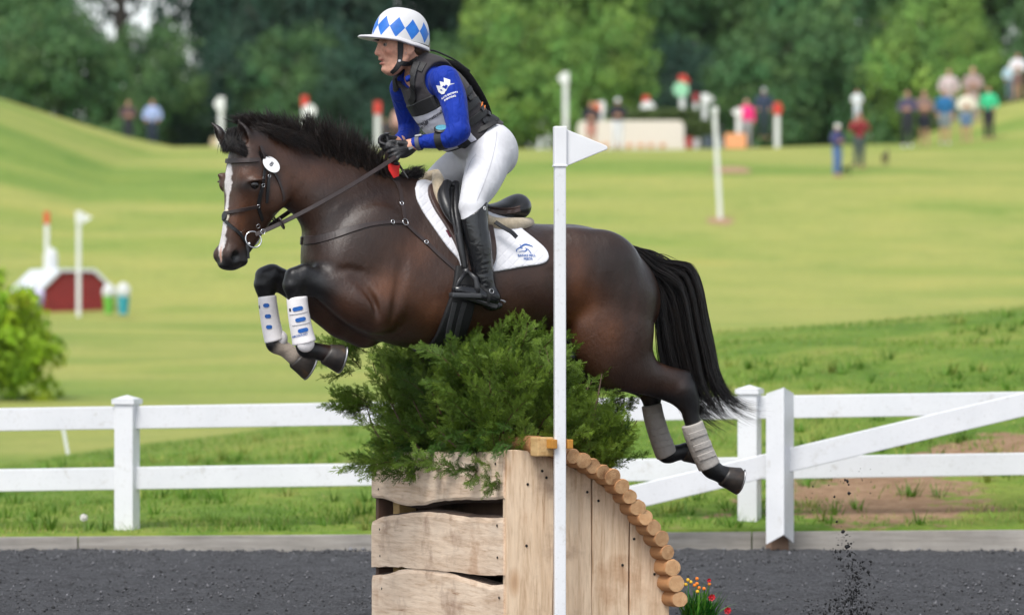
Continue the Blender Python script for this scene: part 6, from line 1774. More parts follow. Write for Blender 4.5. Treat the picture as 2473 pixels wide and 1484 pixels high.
# ------------------------------------------------------------------ cedar brush stuffed into the jump
def spray(seed):
    """one feathery cedar plume growing along +z, about 1 long; returns vertices, faces and a tip factor"""
    r = np.random.RandomState(seed); V = []; F = []; T = []
    def tri(a, b, c, t):
        n = len(V); V.extend((a, b, c)); F.append((n, n+1, n+2)); T.extend((t*.75, t*.75, t))
    def frond(p, d, L, nv, t0):
        d = nrm(d); s = nrm(np.cross(d, nv)); n = max(5, int(L/.040)); cur = r.normal(0, .35)
        tri(p-s*.006, p+s*.006, p+d*L+nv*cur*L*.3, min(1, t0+.5))
        for i in range(n):
            t = (i+.7)/n; q = p+d*L*t+nv*cur*L*.3*t*t-np.array((0, 0, .10*L*t*t))
            for sg in (-1, 1):
                dd = nrm(d*.9+s*sg*.62+nv*r.normal(0, .35)); l = .105*(1.15-t*.7)*r.uniform(.65, 1.25)
                tp = min(1, t0+.45*t+.25)
                tri(q-d*.015, q+d*.015, q+dd*l, tp)
                d2 = nrm(dd+s*sg*.5+nv*r.normal(0, .4)); m = q+dd*l*.45
                tri(m-d*.007, m+d*.007, m+d2*l*.55, tp)
                d3 = nrm(dd+d*.9+nv*r.normal(0, .4)); m = q+dd*l*.6
                tri(m-s*.006, m+s*.006, m+d3*l*.5, min(1, tp+.1))
    p = np.zeros(3); d = nrm((r.normal(0, .12), r.normal(0, .12), 1)); N = 8; up = nrm(r.normal(size=3))
    for i in range(N):
        q = p+d*.11; s = nrm(np.cross(d, up)); w = .012*(1-i/N)+.003
        n = len(V); V.extend((p-s*w, p+s*w, q+s*w*.8, q-s*w*.8)); F.append((n, n+1, n+2)); F.append((n, n+2, n+3)); T.extend((-1,)*4)
        for k in range(3 if i > 0 else 2):
            sd = nrm(s*(-1)**(k+i)+up*r.normal(0, .6)); fd = nrm(d*r.uniform(.7, 1.2)+sd*r.uniform(.45, .9))
            frond(p+d*r.uniform(0, .1), fd, r.uniform(.24, .40)*(1-.4*i/N), nrm(np.cross(fd, s)+r.normal(0, .3, 3)), .3*i/N)
        p = q; d = nrm(d+r.normal(0, .14, 3))
    frond(p, d, .26, up, .5)
    return np.array(V), np.array(F), np.array(T)
SPR = [spray(70+i) for i in range(6)]
def scatter_sprays(items, rs):
    VV = []; FF = []; CC = []; n = 0
    for (p, d, L, col) in items:
        V, F, T = SPR[rs.randint(len(SPR))]
        d = nrm(d); x = nrm(np.cross(d, nrm(rs.normal(size=3)))); y = np.cross(d, x)
        Vw = p+(V[:, :1]*x+V[:, 1:2]*y+V[:, 2:3]*d)*L
        Vw[:, 2] -= ((V[:, 2]*L)**2)*.30*rs.uniform(.2, 1.3)            # the tips droop
        t = np.clip(T, 0, 1)[:, None]
        c = np.asarray(col)*(1-t*.85)+np.asarray(col)*np.array((2.35, 2.05, 1.3))*t*.85
        c = np.where(T[:, None] < 0, np.array((.085, .045, .025)), c)
        VV.append(Vw); FF.append(F+n); CC.append(c); n += len(V)
    return np.concatenate(VV), np.concatenate(FF), np.concatenate(CC)
rs = np.random.RandomState(8)
items = []
clump = rs.uniform(0, 1, (40, 4))
for i in range(1500):
    a = rs.uniform(-.30, .36); b = rs.uniform(-.82, .80)
    X_ = -a*CT+b*ST
    if X_ > .46: continue
    h = np.interp(X_, [-.80, -.5, -.1, .06, .14, .20, .34, .50], [.52, .56, .58, .58, .52, .36, .28, .15])
    z = rs.uniform(0, 1)**.8*h
    q = z/h
    k = clump[int((a+.36)*5.5) % 6*6+int((b+.82)*3.6) % 6]            # neighbours lean together
    lean = np.array((a*.9+(k[0]-.5)*.8, b*.3+(k[1]-.5)*.8, .6+.75*q))
    d = nrm(lean+rs.normal(0, .28, 3))
    if a < -.2: d = nrm(d+np.array((.25, 0, .2)))
    L = rs.uniform(.15, .27)*(1.05 if a > -.2 else .8)
    p = np.array((a*(1.0+.16*q), b*(1.0+.03*q), .73+max(0, z-L*.5)))
    if a > .27 and q < .25: d = nrm(d+np.array((.6, 0, -.6)))
    g = k[2]*.6+rs.rand()*.4
    col = lerp(np.array((.022, .056, .011)), np.array((.092, .158, .022)), g)
    if rs.rand() < .12: col = np.array((.10, .17, .028))
    items.append((p, d, L, col))
for i in range(55):                       # sprigs hanging over the front plank and the near corner
    u = rs.uniform(900, 1235); q = on_front(u, 1096, AF)
    items.append((q+np.array((rs.uniform(-.08, .0), 0, rs.uniform(.02, .12))), np.array((rs.uniform(.4, 1.0), rs.normal(0, .5), rs.uniform(-1.0, .0))), rs.uniform(.09, .14), (.036, .090, .016)))
for u, v, b in ((880, 985, -.80), (868, 1000, -.82), (1300, 880, .55), (1312, 900, .6), (1270, 850, .45), (1245, 840, .4), (1205, 845, .35), (1100, 860, .2), (855, 880, -.8), (870, 860, -.75), (1335, 930, .7), (1420, 950, .2), (1460, 1010, -.1)):
    for j in range(6): items.append((W(u, v, b)+rs.normal(0, .03, 3), np.array((.5 if u < 1000 else -.35, rs.normal(0, .4), rs.uniform(-.1, .9))), .20, (.075, .135, .022)))
V, F, C = scatter_sprays(items, rs)
BRUSH = empty('cedar_brush', l2w((0, 0, .7)), 'dense green cedar brush stuffed into the top of the log jump', 'brush')
o = obj('foliage', mesh_of('foliage', L2W(V), F, leafm('cedar_foliage', .6, .2), False, C), BRUSH); o['kind'] = 'stuff'
TWIG = plain('cedar_twig', (.10, .06, .04), .8, .3, 30)
for i in range(26):
    a, b = rs.uniform(-.3, .34), rs.uniform(-.75, .75); p0 = np.array((a, b, .70)); d = nrm((a*1.3+rs.normal(0, .2), b*.4+rs.normal(0, .25), 1)); L = rs.uniform(.3, .55)
    pts = [p0+d*L*t+np.array((0, 0, 0))+rs.normal(0, .012, 3) for t in (0, .35, .7, 1)]
    mb = MB(); mb.ring_tube([l2w(q) for q in pts], [.008, .007, .005, .002], 6); mb.obj('branch', TWIG, BRUSH)
# ------------------------------------------------------------------ flowers at the foot of the ramp
FLO = empty('flower_arrangement', l2w(W(1700, 1510, .86)), 'small clump of artificial orange, yellow and red flowers at the foot of the ramp', 'flowers')
rs = np.random.RandomState(17)
V = []; C = []
base = W(1688, 1508, .86)
def blade(p, d, L, w, col, droop=.5, n=5):
    d = nrm(d); s = nrm(np.cross(d, (0, 0, 1)))
    pts = [p+d*L*t+np.array((0, 0, -droop*L*t*t)) for t in np.linspace(0, 1, n)]
    for i in range(n-1):
        w0, w1 = w*(1-i/(n-1))**.7, w*(1-(i+1)/(n-1))**.7
        V.extend([pts[i]-s*w0, pts[i]+s*w0, pts[i+1]+s*w1]); V.extend([pts[i]-s*w0, pts[i+1]+s*w1, pts[i+1]-s*w1]); C.extend([col]*6)
for i in range(460):
    p = base+np.array((rs.uniform(-.05, .055), rs.uniform(-.06, .06), 0))
    col = np.array((.02, .12, .012)) if rs.rand() < .6 else np.array((.10, .26, .03))
    blade(p, (rs.normal(0, .32)-.12, rs.normal(0, .35), 1), rs.uniform(.09, .25), rs.uniform(.003, .008), col*rs.uniform(.7, 1.4), rs.uniform(0, .5))
for u, v in ((1752, 1413), (1757, 1440), (1748, 1468), (1738, 1452)):
    t = W(u, v, .88); d = t-base; blade(base+np.array((0, 0, .01)), d+np.array((0, 0, .12)), np.linalg.norm(d)*1.06, .006, np.array((.16, .34, .04)), .3, 8)
o = obj('leaves', mesh_of('leaves', L2W(V), np.arange(len(V)).reshape(-1, 3), leafm('flower_leaves', .4, .2), False, np.array(C)), FLO); o['kind'] = 'stuff'
def pet(name, c, R, col, N=7):
    mb = MB(); c = Vector(l2w(c))
    for i in range(N):
        a = 2*PI*i/N; d = Vector((math.cos(a), -.5+.2*math.sin(a*2), math.sin(a))).normalized(); s = d.cross(Vector((0, -1, .2))).normalized()
        mb.add([c, c+d*R*.6+s*R*.35, c+d*R+Vector((0, -.004, 0)), c+d*R*.6-s*R*.35], [(0, 1, 2, 3)])
    mb.ring_tube([c+Vector((0, -.006, 0)), c+Vector((0, -.012, 0))], R*.22, 8); return mb.obj(name, col, FLO)
RED = plain('red_petal', (.55, .012, .03), .5, .25, 60); ORP = plain('orange_petal', (.85, .22, .02), .5, .2, 60); YEL = plain('yellow_petal', (.85, .50, .03), .5, .2, 60)
for u, v, R in ((1719, 1441, .020), (1757, 1473, .021), (1712, 1400, .012)): pet('red_flower', W(u, v, .92), R, RED, 8)
for j, (u, v) in enumerate(((1683, 1396), (1661, 1399), (1683, 1408), (1688, 1418), (1700, 1420), (1713, 1409), (1684, 1427), (1656, 1410), (1677, 1412), (1668, 1404))):
    c = l2w(W(u, v, .92)); bm = bmesh.new(); bmesh.ops.create_icosphere(bm, subdivisions=2, radius=.0085)
    for vv in bm.verts: vv.co *= 1+.12*math.sin(vv.co.x*900+vv.co.z*700)
    me = bpy.data.meshes.new('bud'); bm.to_mesh(me); bm.free(); me.materials.append(YEL if j in (1, 6, 7, 9) else ORP); obj('bud', me, FLO, loc=c)
# ------------------------------------------------------------------ dirt thrown up behind the hind feet
rs = np.random.RandomState(4); P = []; Sz = []
for i in range(800):
    v = 1490-abs(rs.normal(0, 1))*85 if rs.rand() < .86 else rs.uniform(1130, 1400)
    sp = 30-(1490-v)*.09 if v > 1270 else 55
    u = 2052+rs.normal(0, 1)*sp+ (12 if v > 1350 else -10)
    P.append(px(u, v, 21.6+rs.normal(0, .12))); Sz.append(rs.lognormal(-5.75, .6)*(1.25 if v > 1300 else .8))
for i in range(260):
    u = 2050+rs.normal(0, 60); v = rs.normal(1480, 18); P.append(px(u, v, 21.5+rs.normal(0, .1))); Sz.append(rs.lognormal(-5.3, .5))
P = np.array(P); V, F = clods(len(P), P, np.clip(np.array(Sz)*.72, .0012, .010), 6)
o = obj('flying_dirt', mesh_of('flying_dirt', V, F, CLOD, False, np.tile(np.array((.016, .016, .017)), (len(V), 1))), loc=(0, 0, 0)); tag(o, 'dark clods of footing thrown into the air behind the horse', 'dirt', kind='stuff')
# ================================================================== trees
def crown(seed, nclump, nleaf, leaf, shape=(1, 1, 1), lobes=5, hollow=.55, droop=0.0, core=1.0):
    """leaf-sized faces gathered in clumps through a lobed crown of unit radius, standing on z = 0"""
    r = np.random.RandomState(seed)
    L = [np.array((0, 0, 1.0))]+[np.array((math.cos(a)*r.uniform(.35, .6), math.sin(a)*r.uniform(.35, .6), r.uniform(.45, 1.5))) for a in np.linspace(0, 2*PI, lobes, endpoint=False)+r.uniform(0, 1)]
    R = [.62*core]+[r.uniform(.34, .55) for _ in range(lobes)]
    cs = []; ns = []; cr = []
    while len(cs) < nclump:
        k = r.randint(len(L)); d = nrm(r.normal(size=3)); rad = R[k]*r.uniform(hollow, 1.05)**.6
        cs.append(L[k]+d*rad); ns.append(d); cr.append(r.uniform(.16, .30))
    cs = np.array(cs); ns = np.array(ns); cr = np.array(cr)
    ci = r.randint(nclump, size=nleaf)
    off = r.normal(size=(nleaf, 3)); off /= np.linalg.norm(off, axis=1)[:, None]; off *= (cr[ci]*r.uniform(.2, 1.0, nleaf)**.5)[:, None]*np.array((1, 1, .62))
    P = cs[ci]+off; P[:, 2] -= droop*np.abs(off[:, 2])
    N = ns[ci]*.5+off/cr[ci][:, None]*.6+np.array((0, 0, .45))+r.normal(0, .45, (nleaf, 3)); N /= np.linalg.norm(N, axis=1)[:, None]
    T = np.cross(N, r.normal(size=(nleaf, 3))); T /= np.linalg.norm(T, axis=1)[:, None]; B = np.cross(N, T)
    s = leaf*r.uniform(.6, 1.35, nleaf)[:, None]
    V = np.stack([P-T*s*.9, P-B*s*.5, P+T*s, P+B*s*.5], 1).reshape(-1, 3)*np.asarray(shape)
    tone = r.uniform(.65, 1.35, nclump)[ci]*r.uniform(.75, 1.25, nleaf); warm = r.uniform(-.15, .25, nclump)[ci]
    return V, np.arange(nleaf*4).reshape(-1, 4), np.repeat(np.stack([tone*(1+warm), tone, tone*(1-warm*.5)], 1), 4, 0)
LEAFTREE = {}
def tint_mat(name, c, tr=.25):
    m, nt, b = newmat(name)
    at = node(nt, 'ShaderNodeAttribute', attribute_name='col'); cc = mixc(nt, 1.0, at.outputs['Color'], tuple(c), 'MULTIPLY')
    nt.links.new(cc, b.inputs['Base Color']); b.inputs['Roughness'].default_value = .6; b.inputs['Specular IOR Level'].default_value = .2
    t = node(nt, 'ShaderNodeBsdfTranslucent'); nt.links.new(cc, t.inputs['Color']); mx = node(nt, 'ShaderNodeMixShader'); mx.inputs[0].default_value = tr
    nt.links.new(b.outputs[0], mx.inputs[1]); nt.links.new(t.outputs[0], mx.inputs[2]); nt.links.new(mx.outputs[0], nt.nodes['Material Output'].inputs['Surface']); return m
TINT = {'dark': tint_mat('dark_leaves', (.032, .078, .050)), 'mid': tint_mat('mid_green_leaves', (.080, .175, .062)), 'light': tint_mat('light_green_leaves', (.16, .30, .066)), 'lime': tint_mat('lime_leaves', (.30, .46, .030), .4)}
CROWNS = [crown(1, 240, 16000, .034), crown(2, 220, 15000, .034, lobes=6), crown(3, 250, 16000, .034, lobes=7), crown(4, 120, 6500, .036, lobes=4, hollow=.75)]
TRUNK = plain('tree_bark', (.055, .045, .038), .9, .3, 6, .6, 12, bdist=.05)
CM = {}
def tree(name, label, u, D, w, h, kind, tint, zoff=0.0, group='trees along the top of the field', z0=.25, ry=None, parts=True):
    """w: crown width, h: total height in metres"""
    g = ground_at(u, D)
    t = empty(name, g+Vector((0, 0, zoff)), label, 'tree', group)
    key = (kind, tint)
    if key not in CM:
        V, F, C = CROWNS[kind]; CM[key] = mesh_of('crown', V, F, TINT[tint], False, C)
    o = bpy.data.objects.new('crown', CM[key]); COL.objects.link(o); o.parent = t
    ch = h*(1-z0); o.scale = (w/2, (ry or w)/2, ch/1.75); o.location = (0, 0, h*z0-.12*ch); o.rotation_euler = (0, 0, (u*7.3) % 6.28)
    rs = np.random.RandomState(int(u+5000)); mb = MB(); th = h*.62; r0 = .022*h
    mb.ring_tube([(rs.normal(0, .02)*h*k, rs.normal(0, .02)*h*k, th*k-.3*(k == 0)) for k in (0, .3, .65, 1)], [r0*1.25, r0, r0*.75, r0*.35], 8)
    for k in range(4):
        a = k*1.6+rs.uniform(0, 1); b0 = Vector((0, 0, th*(.42+.13*k))); mb.ring_tube([b0, b0+Vector((math.cos(a)*w*.16, math.sin(a)*w*.16, h*.10)), b0+Vector((math.cos(a)*w*.33, math.sin(a)*w*.33, h*.17))], [r0*.5, r0*.36, r0*.12], 6)
    tr_ = bpy.data.objects.new('trunk', mb.mesh('trunk', TRUNK, True)); COL.objects.link(tr_); tr_.parent = t
    return t
# back row: tall dark trees; front row: rounder and lighter; labels say where each one stands
T_ = [ # u, D, width, height, kind, tint, base fraction, label
    (-330, 196, 10, 15, 0, 'mid', .12, 'leafy tree beyond the left end of the hill'), (-20, 190, 8.6, 17, 1, 'mid', .08, 'tall green tree behind the left grass slope'),
    (310, 198, 7.0, 15.5, 3, 'dark', .10, 'thin-topped dark tree left of the bright sky gap'), (560, 200, 6.6, 21, 2, 'dark', .06, 'dark tree behind the white flag pole above the horse ears'),
    (660, 192, 6.0, 11.5, 1, 'dark', .05, 'lower dark tree below the narrow gap of sky'), (850, 186, 9.5, 20, 0, 'dark', .05, 'broad dark tree behind the helmet of the rider'),
    (1130, 190, 9.5, 21, 2, 'dark', .05, 'tall dark tree just right of the rider'), (1360, 182, 8.5, 18, 1, 'light', .05, 'bright yellow-green tree above the white flag'),
    (1600, 198, 10.5, 22, 0, 'dark', .05, 'dark tall tree behind the white box jump'), (1790, 188, 9.0, 19, 2, 'mid', .05, 'mid green tree behind the person in pink'),
    (1990, 186, 9.5, 18, 1, 'mid', .04, 'rounded mid green tree behind the man with a child on his shoulders'), (2190, 192, 10.5, 21, 0, 'mid', .05, 'big green tree left of the dark right corner'),
    (2400, 200, 13, 24, 2, 'dark', .04, 'very dark tree in the upper right corner'), (2640, 194, 12, 22, 1, 'dark', .05, 'dark tree beyond the right edge of the field'),
    (-680, 200, 11, 16, 2, 'dark', .08, 'dark tree far beyond the left slope'), (3050, 200, 11, 17, 0, 'mid', .06, 'green tree far beyond the right spectators')]
for u, D, w, h, k, ti_, z0, lab in T_: tree('broadleaf_tree', lab, u, D, w, h, k, ti_, z0=z0)
B_ = [(-120, 172, 7.5, 7.5, 1, 'mid', 'bushy tree at the top of the left slope'), (140, 170, 6.4, 7.4, 2, 'mid', 'round green tree left of the two left spectators'), (345, 176, 5.5, 6.5, 0, 'mid', 'low bushy tree behind the two left spectators'),
    (500, 178, 5.5, 5.6, 1, 'dark', 'low dark thicket left of the horse ears'), (690, 178, 5.5, 6.4, 0, 'mid', 'low thicket behind the mane'), (905, 172, 5.5, 5.5, 2, 'dark', 'low dark thicket behind the rider'), (1090, 172, 5.5, 6.0, 1, 'mid', 'low thicket behind the back of the rider'),
    (1260, 168, 5.2, 7.0, 0, 'light', 'light green shrub left of the white flag'), (1440, 168, 5.0, 6.6, 2, 'light', 'light green shrub behind the dark-shirted person'), (1640, 172, 6.0, 5.6, 1, 'dark', 'dark thicket behind the box jump'), (1860, 168, 6.0, 6.6, 0, 'mid', 'green thicket right of the person in pink'),
    (2060, 168, 6.2, 7.2, 2, 'mid', 'green thicket above the child on shoulders'), (2230, 166, 5.4, 7.6, 1, 'light', 'light green shrub behind the spectator group'), (2330, 164, 3.6, 4.6, 0, 'light', 'rounded bright shrub between the right spectators'), (2600, 172, 7, 7, 2, 'mid', 'green thicket beyond the right spectators')]
for u, D, w, h, k, ti_, lab in B_: tree('bushy_tree', lab, u, D, w, h, k, ti_, z0=.0, group='bushy growth in front of the tall trees', zoff=-.3)
# bright bush on the left, close behind the fence
g = ground_at(30, 58)
BB = empty('leafy_bush', g, 'bright lime green bush at the left edge behind the fence', 'bush')
V, F, C = crown(9, 170, 8000, .065, lobes=6)
o = bpy.data.objects.new('leaves', mesh_of('leaves', V, F, TINT['lime'], False, C)); COL.objects.link(o); o.parent = BB; o.scale = (.84, .8, 1.06); o.location = (-.15, 0, -.25)
mb = MB()
for k in range(6): a = k*1.05; mb.ring_tube([(0, 0, -.05), (math.cos(a)*.12, math.sin(a)*.12, .6), (math.cos(a)*.3, math.sin(a)*.3, 1.5)], [.02, .014, .005], 6)
o = bpy.data.objects.new('stems', mb.mesh('stems', TRUNK)); COL.objects.link(o); o.parent = BB
# ================================================================== flag poles and course furniture, far out of focus
FWHITE = plain('painted_white', (.74, .75, .76), .5, .05); FRED = plain('painted_red', (.62, .045, .03), .5, .1); FGREEN = plain('pale_green_plate', (.30, .62, .40), .5, .1)
def cpole(u, vt, vb, D, wpx, label, cap=None, plate=None, lean=0.0, flag=0, base=None, body=None):
    s = D/11000; g = px(u, vb, D); gz = min(g.z, ground_at(u, D).z); w = wpx*s*.55
    t = empty('course_flag_pole', (g.x, g.y, gz), label, 'flag pole', 'flag poles on the course')
    top = px(u+lean, vt, D); b0 = Vector((g.x, g.y, gz-.05))
    mb = MB(); mb.ring_tube([b0, top], w/2, 10); mb.obj('pole', body or FWHITE, t, smooth=False)
    k = 1.0
    if cap:
        mb = MB(); q = top; mb.box(q+Vector((0, 0, .02)), w*1.25, w*1.25, cap[1]*s, Matrix.Identity(3)); mb.obj('flag_cap', cap[0], t, bevel=.01)
        if flag: mb = MB(); x0 = w*.6*(1 if flag > 0 else -1); h = cap[1]*s; mb.prism([q+Vector((x0, 0, h/2)), q+Vector((x0+flag*s, 0, .02)), q+Vector((x0, 0, -h/2))], (0, .02, 0)); mb.obj('flag', cap[0], t)
    if plate:
        q = px(u+plate[1], plate[2], D); mb = MB(); r = plate[3]*s; mb.ring_tube([q+Vector((0, -w*.55, 0)), q+Vector((0, -w*.55-.02, 0))], r, 18); mb.obj('number_plate', plate[0], t)
    return t
cpole(190, 527, 753, 95, 20, 'white flag pole standing in front of the red barn jump', cap=(FWHITE, 30), flag=26)
cpole(113, 528, 660, 96.6, 20, 'white pole with an orange-red top behind the red barn jump', cap=(plain('orange_cap', (.60, .10, .03), .5, .1), 30))
cpole(534, 252, 372, 150, 24, 'white flag pole rising above the ears of the horse', cap=(FWHITE, 32), flag=-10)
cpole(736, 246, 372, 150, 24, 'red-topped white pole above the mane of the horse', cap=(FRED, 26), plate=(FWHITE, 12, 268, 16))
cpole(912, 262, 372, 147, 24, 'red-topped white pole in front of the chest of the rider', cap=(FRED, 30))
cpole(1366, 190, 350, 146, 23, 'tall white flag pole left of the box jump', cap=(FWHITE, 28), flag=-12)
cpole(1452, 262, 352, 147, 26, 'white pole with a small orange flag behind the dark-shirted person', cap=(FWHITE, 30), plate=(plain('orange_flag', (.62, .16, .06), .5, .1), -14, 262, 14))
cpole(1560, 246, 320, 149, 24, 'red and white marker standing behind the box jump', cap=(FRED, 26), plate=(FWHITE, 4, 262, 18))
cpole(1648, 196, 330, 149, 25, 'white pole with a red flag and green plate above the box jump', cap=(FRED, 26), plate=(FGREEN, -4, 216, 19), flag=10)
cpole(1680, 238, 330, 148, 20, 'dark red-topped white pole right of the box jump', cap=(plain('dark_red', (.32, .03, .04), .5, .1), 22))
cpole(1702, 240, 330, 146, 24, 'white flag pole beside the dark red-topped pole', cap=(FWHITE, 24), flag=16)
cpole(1740, 268, 472, 113, 20, 'thin white pole standing alone in the field right of the white flag', cap=(FWHITE, 16), lean=-14)
cpole(1784, 272, 340, 143, 24, 'short white pole in front of the person in pink', cap=(FWHITE, 18), flag=-9)
cpole(1877, 264, 342, 143, 24, 'red-topped white pole right of the dark-clothed person', cap=(FRED, 28), flag=6)
# stake leaning by the bush
t = px(166, 1096, 42); mb = MB(); mb.ring_tube([Vector((t.x, t.y, float(hgt(t.x, 42))-.03)), px(152, 1030, 42)], .016, 8); o = mb.obj('stake', FWHITE); tag(o, 'short pale leaning stake behind the left part of the fence', 'stake')
def soil(u, D, rx, ry, lab):
    n = 26; c = ground_at(u, D); vs = []; r = np.random.RandomState(int(u))
    for k in (0, .5, 1):
        for i in range(n):
            a = 2*PI*i/n; q = k*(1+r.normal(0, .07)*(k == 1)); x = c.x+rx*q*math.cos(a); y = c.y+ry*q*math.sin(a); vs.append((x, y, float(hgt(x, y+CAM_D))+.03*(1-k)+.012))
    fs = [(j*n+i, j*n+(i+1) % n, (j+1)*n+(i+1) % n, (j+1)*n+i) for j in (0, 1) for i in range(n)]
    o = obj('soil_patch', mesh_of('soil_patch', vs, fs, plain('bare_soil', (.34, .21, .12), .95, .2, 8))); tag(o, lab, kind='structure')
soil(1765, 123.6, .55, .9, 'bare soil in the field above the lone pole'); soil(1740, 112.8, .34, .6, 'bare soil around the lone pole')
# ---- red barn jump
g = ground_at(182, 96.2); BARN = empty('barn_jump', g, 'small red barn-shaped jump with a pale roof and white cupola', 'jump')
R = rotz(math.radians(24)); RB = plain('barn_red', (.20, .014, .014), .7, .12, 4); RF = plain('barn_roof', (.62, .65, .70), .6, .06); 
w2, dp = .74, 1.9
prof = [(-w2, 0), (-w2, .50), (-.36, .86), (.36, .86), (w2, .50), (w2, 0)]
mb = MB(); mb.prism([g+R@Vector((x, -.1, z-.04)) for x, z in prof], R@Vector((0, dp, 0))); mb.obj('body', RB, BARN)
for i in range(1, 4):
    (x0, z0), (x1, z1) = prof[i], prof[i+1]; e = Vector((x1-x0, 0, z1-z0)).normalized(); n = Vector((-e.z, 0, e.x)); n = n if n.z > 0 else -n
    ex = .10 if i != 2 else .03
    a = Vector((x0, 0, z0))-(e*ex if i == 1 else e*.02); b2 = Vector((x1, 0, z1))+(e*ex if i == 3 else e*.02)
    mb = MB(); mb.prism([g+R@(a+n*.004+Vector((0, -.16, -.04))), g+R@(b2+n*.004+Vector((0, -.16, -.04))), g+R@(b2+n*.07+Vector((0, -.16, -.04))), g+R@(a+n*.07+Vector((0, -.16, -.04)))], R@Vector((0, dp+.12, 0))); mb.obj('roof_panel', RF, BARN)
c = px(122, 640, 97.2); mb = MB(); mb.ring_tube([Vector((c.x, c.y, g.z+.80)), Vector((c.x, c.y, g.z+1.20)), Vector((c.x, c.y, g.z+1.30)), Vector((c.x, c.y, g.z+1.35))], [.15, .15, .11, .02], 16); mb.obj('cupola', FWHITE, BARN, smooth=False)
def tub(u, vt, vb, D, w, col, top, lab):
    s = D/11000; g = px(u, vb, D); t = empty('flower_tub', (g.x, g.y, g.z), lab, 'flower tub', 'flower tubs beside the barn jump'); h = (vb-vt)*s; r = w*s/2
    mb = MB(); mb.ring_tube([g+Vector((0, 0, z*h)) for z in (-.03, .1, .5, .62)], [r*.75, r*.8, r*.98, r*1.0], 16); mb.obj('tub', col, t, smooth=False)
    bm = bmesh.new(); bmesh.ops.create_icosphere(bm, subdivisions=3, radius=1)
    for v in bm.verts: v.co *= 1+.13*math.sin(v.co.x*9+1)*math.sin(v.co.y*8)*math.cos(v.co.z*7)
    me = bpy.data.meshes.new('blossom'); bm.to_mesh(me); bm.free(); me.materials.append(top); o = obj('blossom', me, t, loc=g+Vector((0, 0, h*.72))); o.scale = (r*1.15, r*1.1, h*.30)
WBL = plain('white_blossom', (.72, .73, .74), .8, .12, 20, .6, 30, bdist=.03)
tub(263, 686, 756, 94.5, 28, plain('lime_tub', (.14, .42, .05), .5, .1), WBL, 'lime green tub with white blossom next to the barn'); tub(298, 684, 757, 94.2, 30, plain('teal_tub', (.03, .30, .38), .5, .1), WBL, 'teal tub with white blossom at the end of the row')
tub(95, 700, 745, 94.6, 22, plain('lilac_tub', (.30, .22, .50), .5, .1), plain('lilac_blossom', (.55, .5, .75), .8, .1), 'small lilac tub left of the barn')
# ---- white box jump with a hedge, small stone-coloured jump behind the ears
def rbox(name, u0, u1, v0, v1, D, dep, mat, parent, r=.18):
    a, b2 = px(u0, v1, D), px(u1, v0, D); pts = []
    for (cx, cz, a0) in ((b2.x-r, b2.z-r, 0), (a.x+r, b2.z-r, 90)):
        for k in range(6): q = math.radians(a0+k*18); pts.append(Vector((cx+r*math.cos(q), a.y, cz+r*math.sin(q))))
    pts += [Vector((a.x, a.y, a.z-.15)), Vector((b2.x, a.y, a.z-.15))]
    mb = MB(); mb.prism(pts, (0, dep, 0)); return mb.obj(name, mat, parent)
g = px(1522, 356, 145); BX = empty('box_jump', g, 'long white box jump topped with a hedge in front of the trees', 'jump')
rbox('box', 1395, 1652, 291, 356, 145, .9, plain('cream_paint', (.70, .64, .58), .6, .06), BX)
def hedge(u0, u1, v0, v1, D, seed, n, parent, tint):
    r = np.random.RandomState(seed); a, b2 = px(u0, v1, D), px(u1, v0, D); P = np.stack([r.uniform(a.x, b2.x, n), a.y+r.uniform(.1, .8, n), r.uniform(a.z, b2.z, n)], 1); P[:, 2] -= (r.uniform(size=n) < .4)*.0
    N = nrm((0, 0, 1))+r.normal(0, .8, (n, 3)); N /= np.linalg.norm(N, axis=1)[:, None]; T = np.cross(N, r.normal(size=(n, 3))); T /= np.linalg.norm(T, axis=1)[:, None]; B = np.cross(N, T); s = r.uniform(.05, .11, n)[:, None]
    V = np.stack([P-T*s, P-B*s*.5, P+T*s, P+B*s*.5], 1).reshape(-1, 3); o = obj('hedge', mesh_of('hedge', V, np.arange(n*4).reshape(-1, 4), TINT[tint], False, np.repeat(r.uniform(.5, 1.5, (n, 1))*np.array((1.5, 1, .9)), 4, 0)), parent); return o
hedge(1520, 1690, 262, 300, 145.6, 3, 2600, BX, 'mid'); hedge(1655, 1720, 290, 345, 145.4, 4, 1400, BX, 'mid')
g = px(525, 366, 151); o = rbox('stone_jump', 508, 560, 332, 368, 151, .8, plain('sandstone', (.52, .42, .28), .8, .15, 3), None, .08); tag(o, 'small sand-coloured block jump behind the ears of the horse', 'jump')
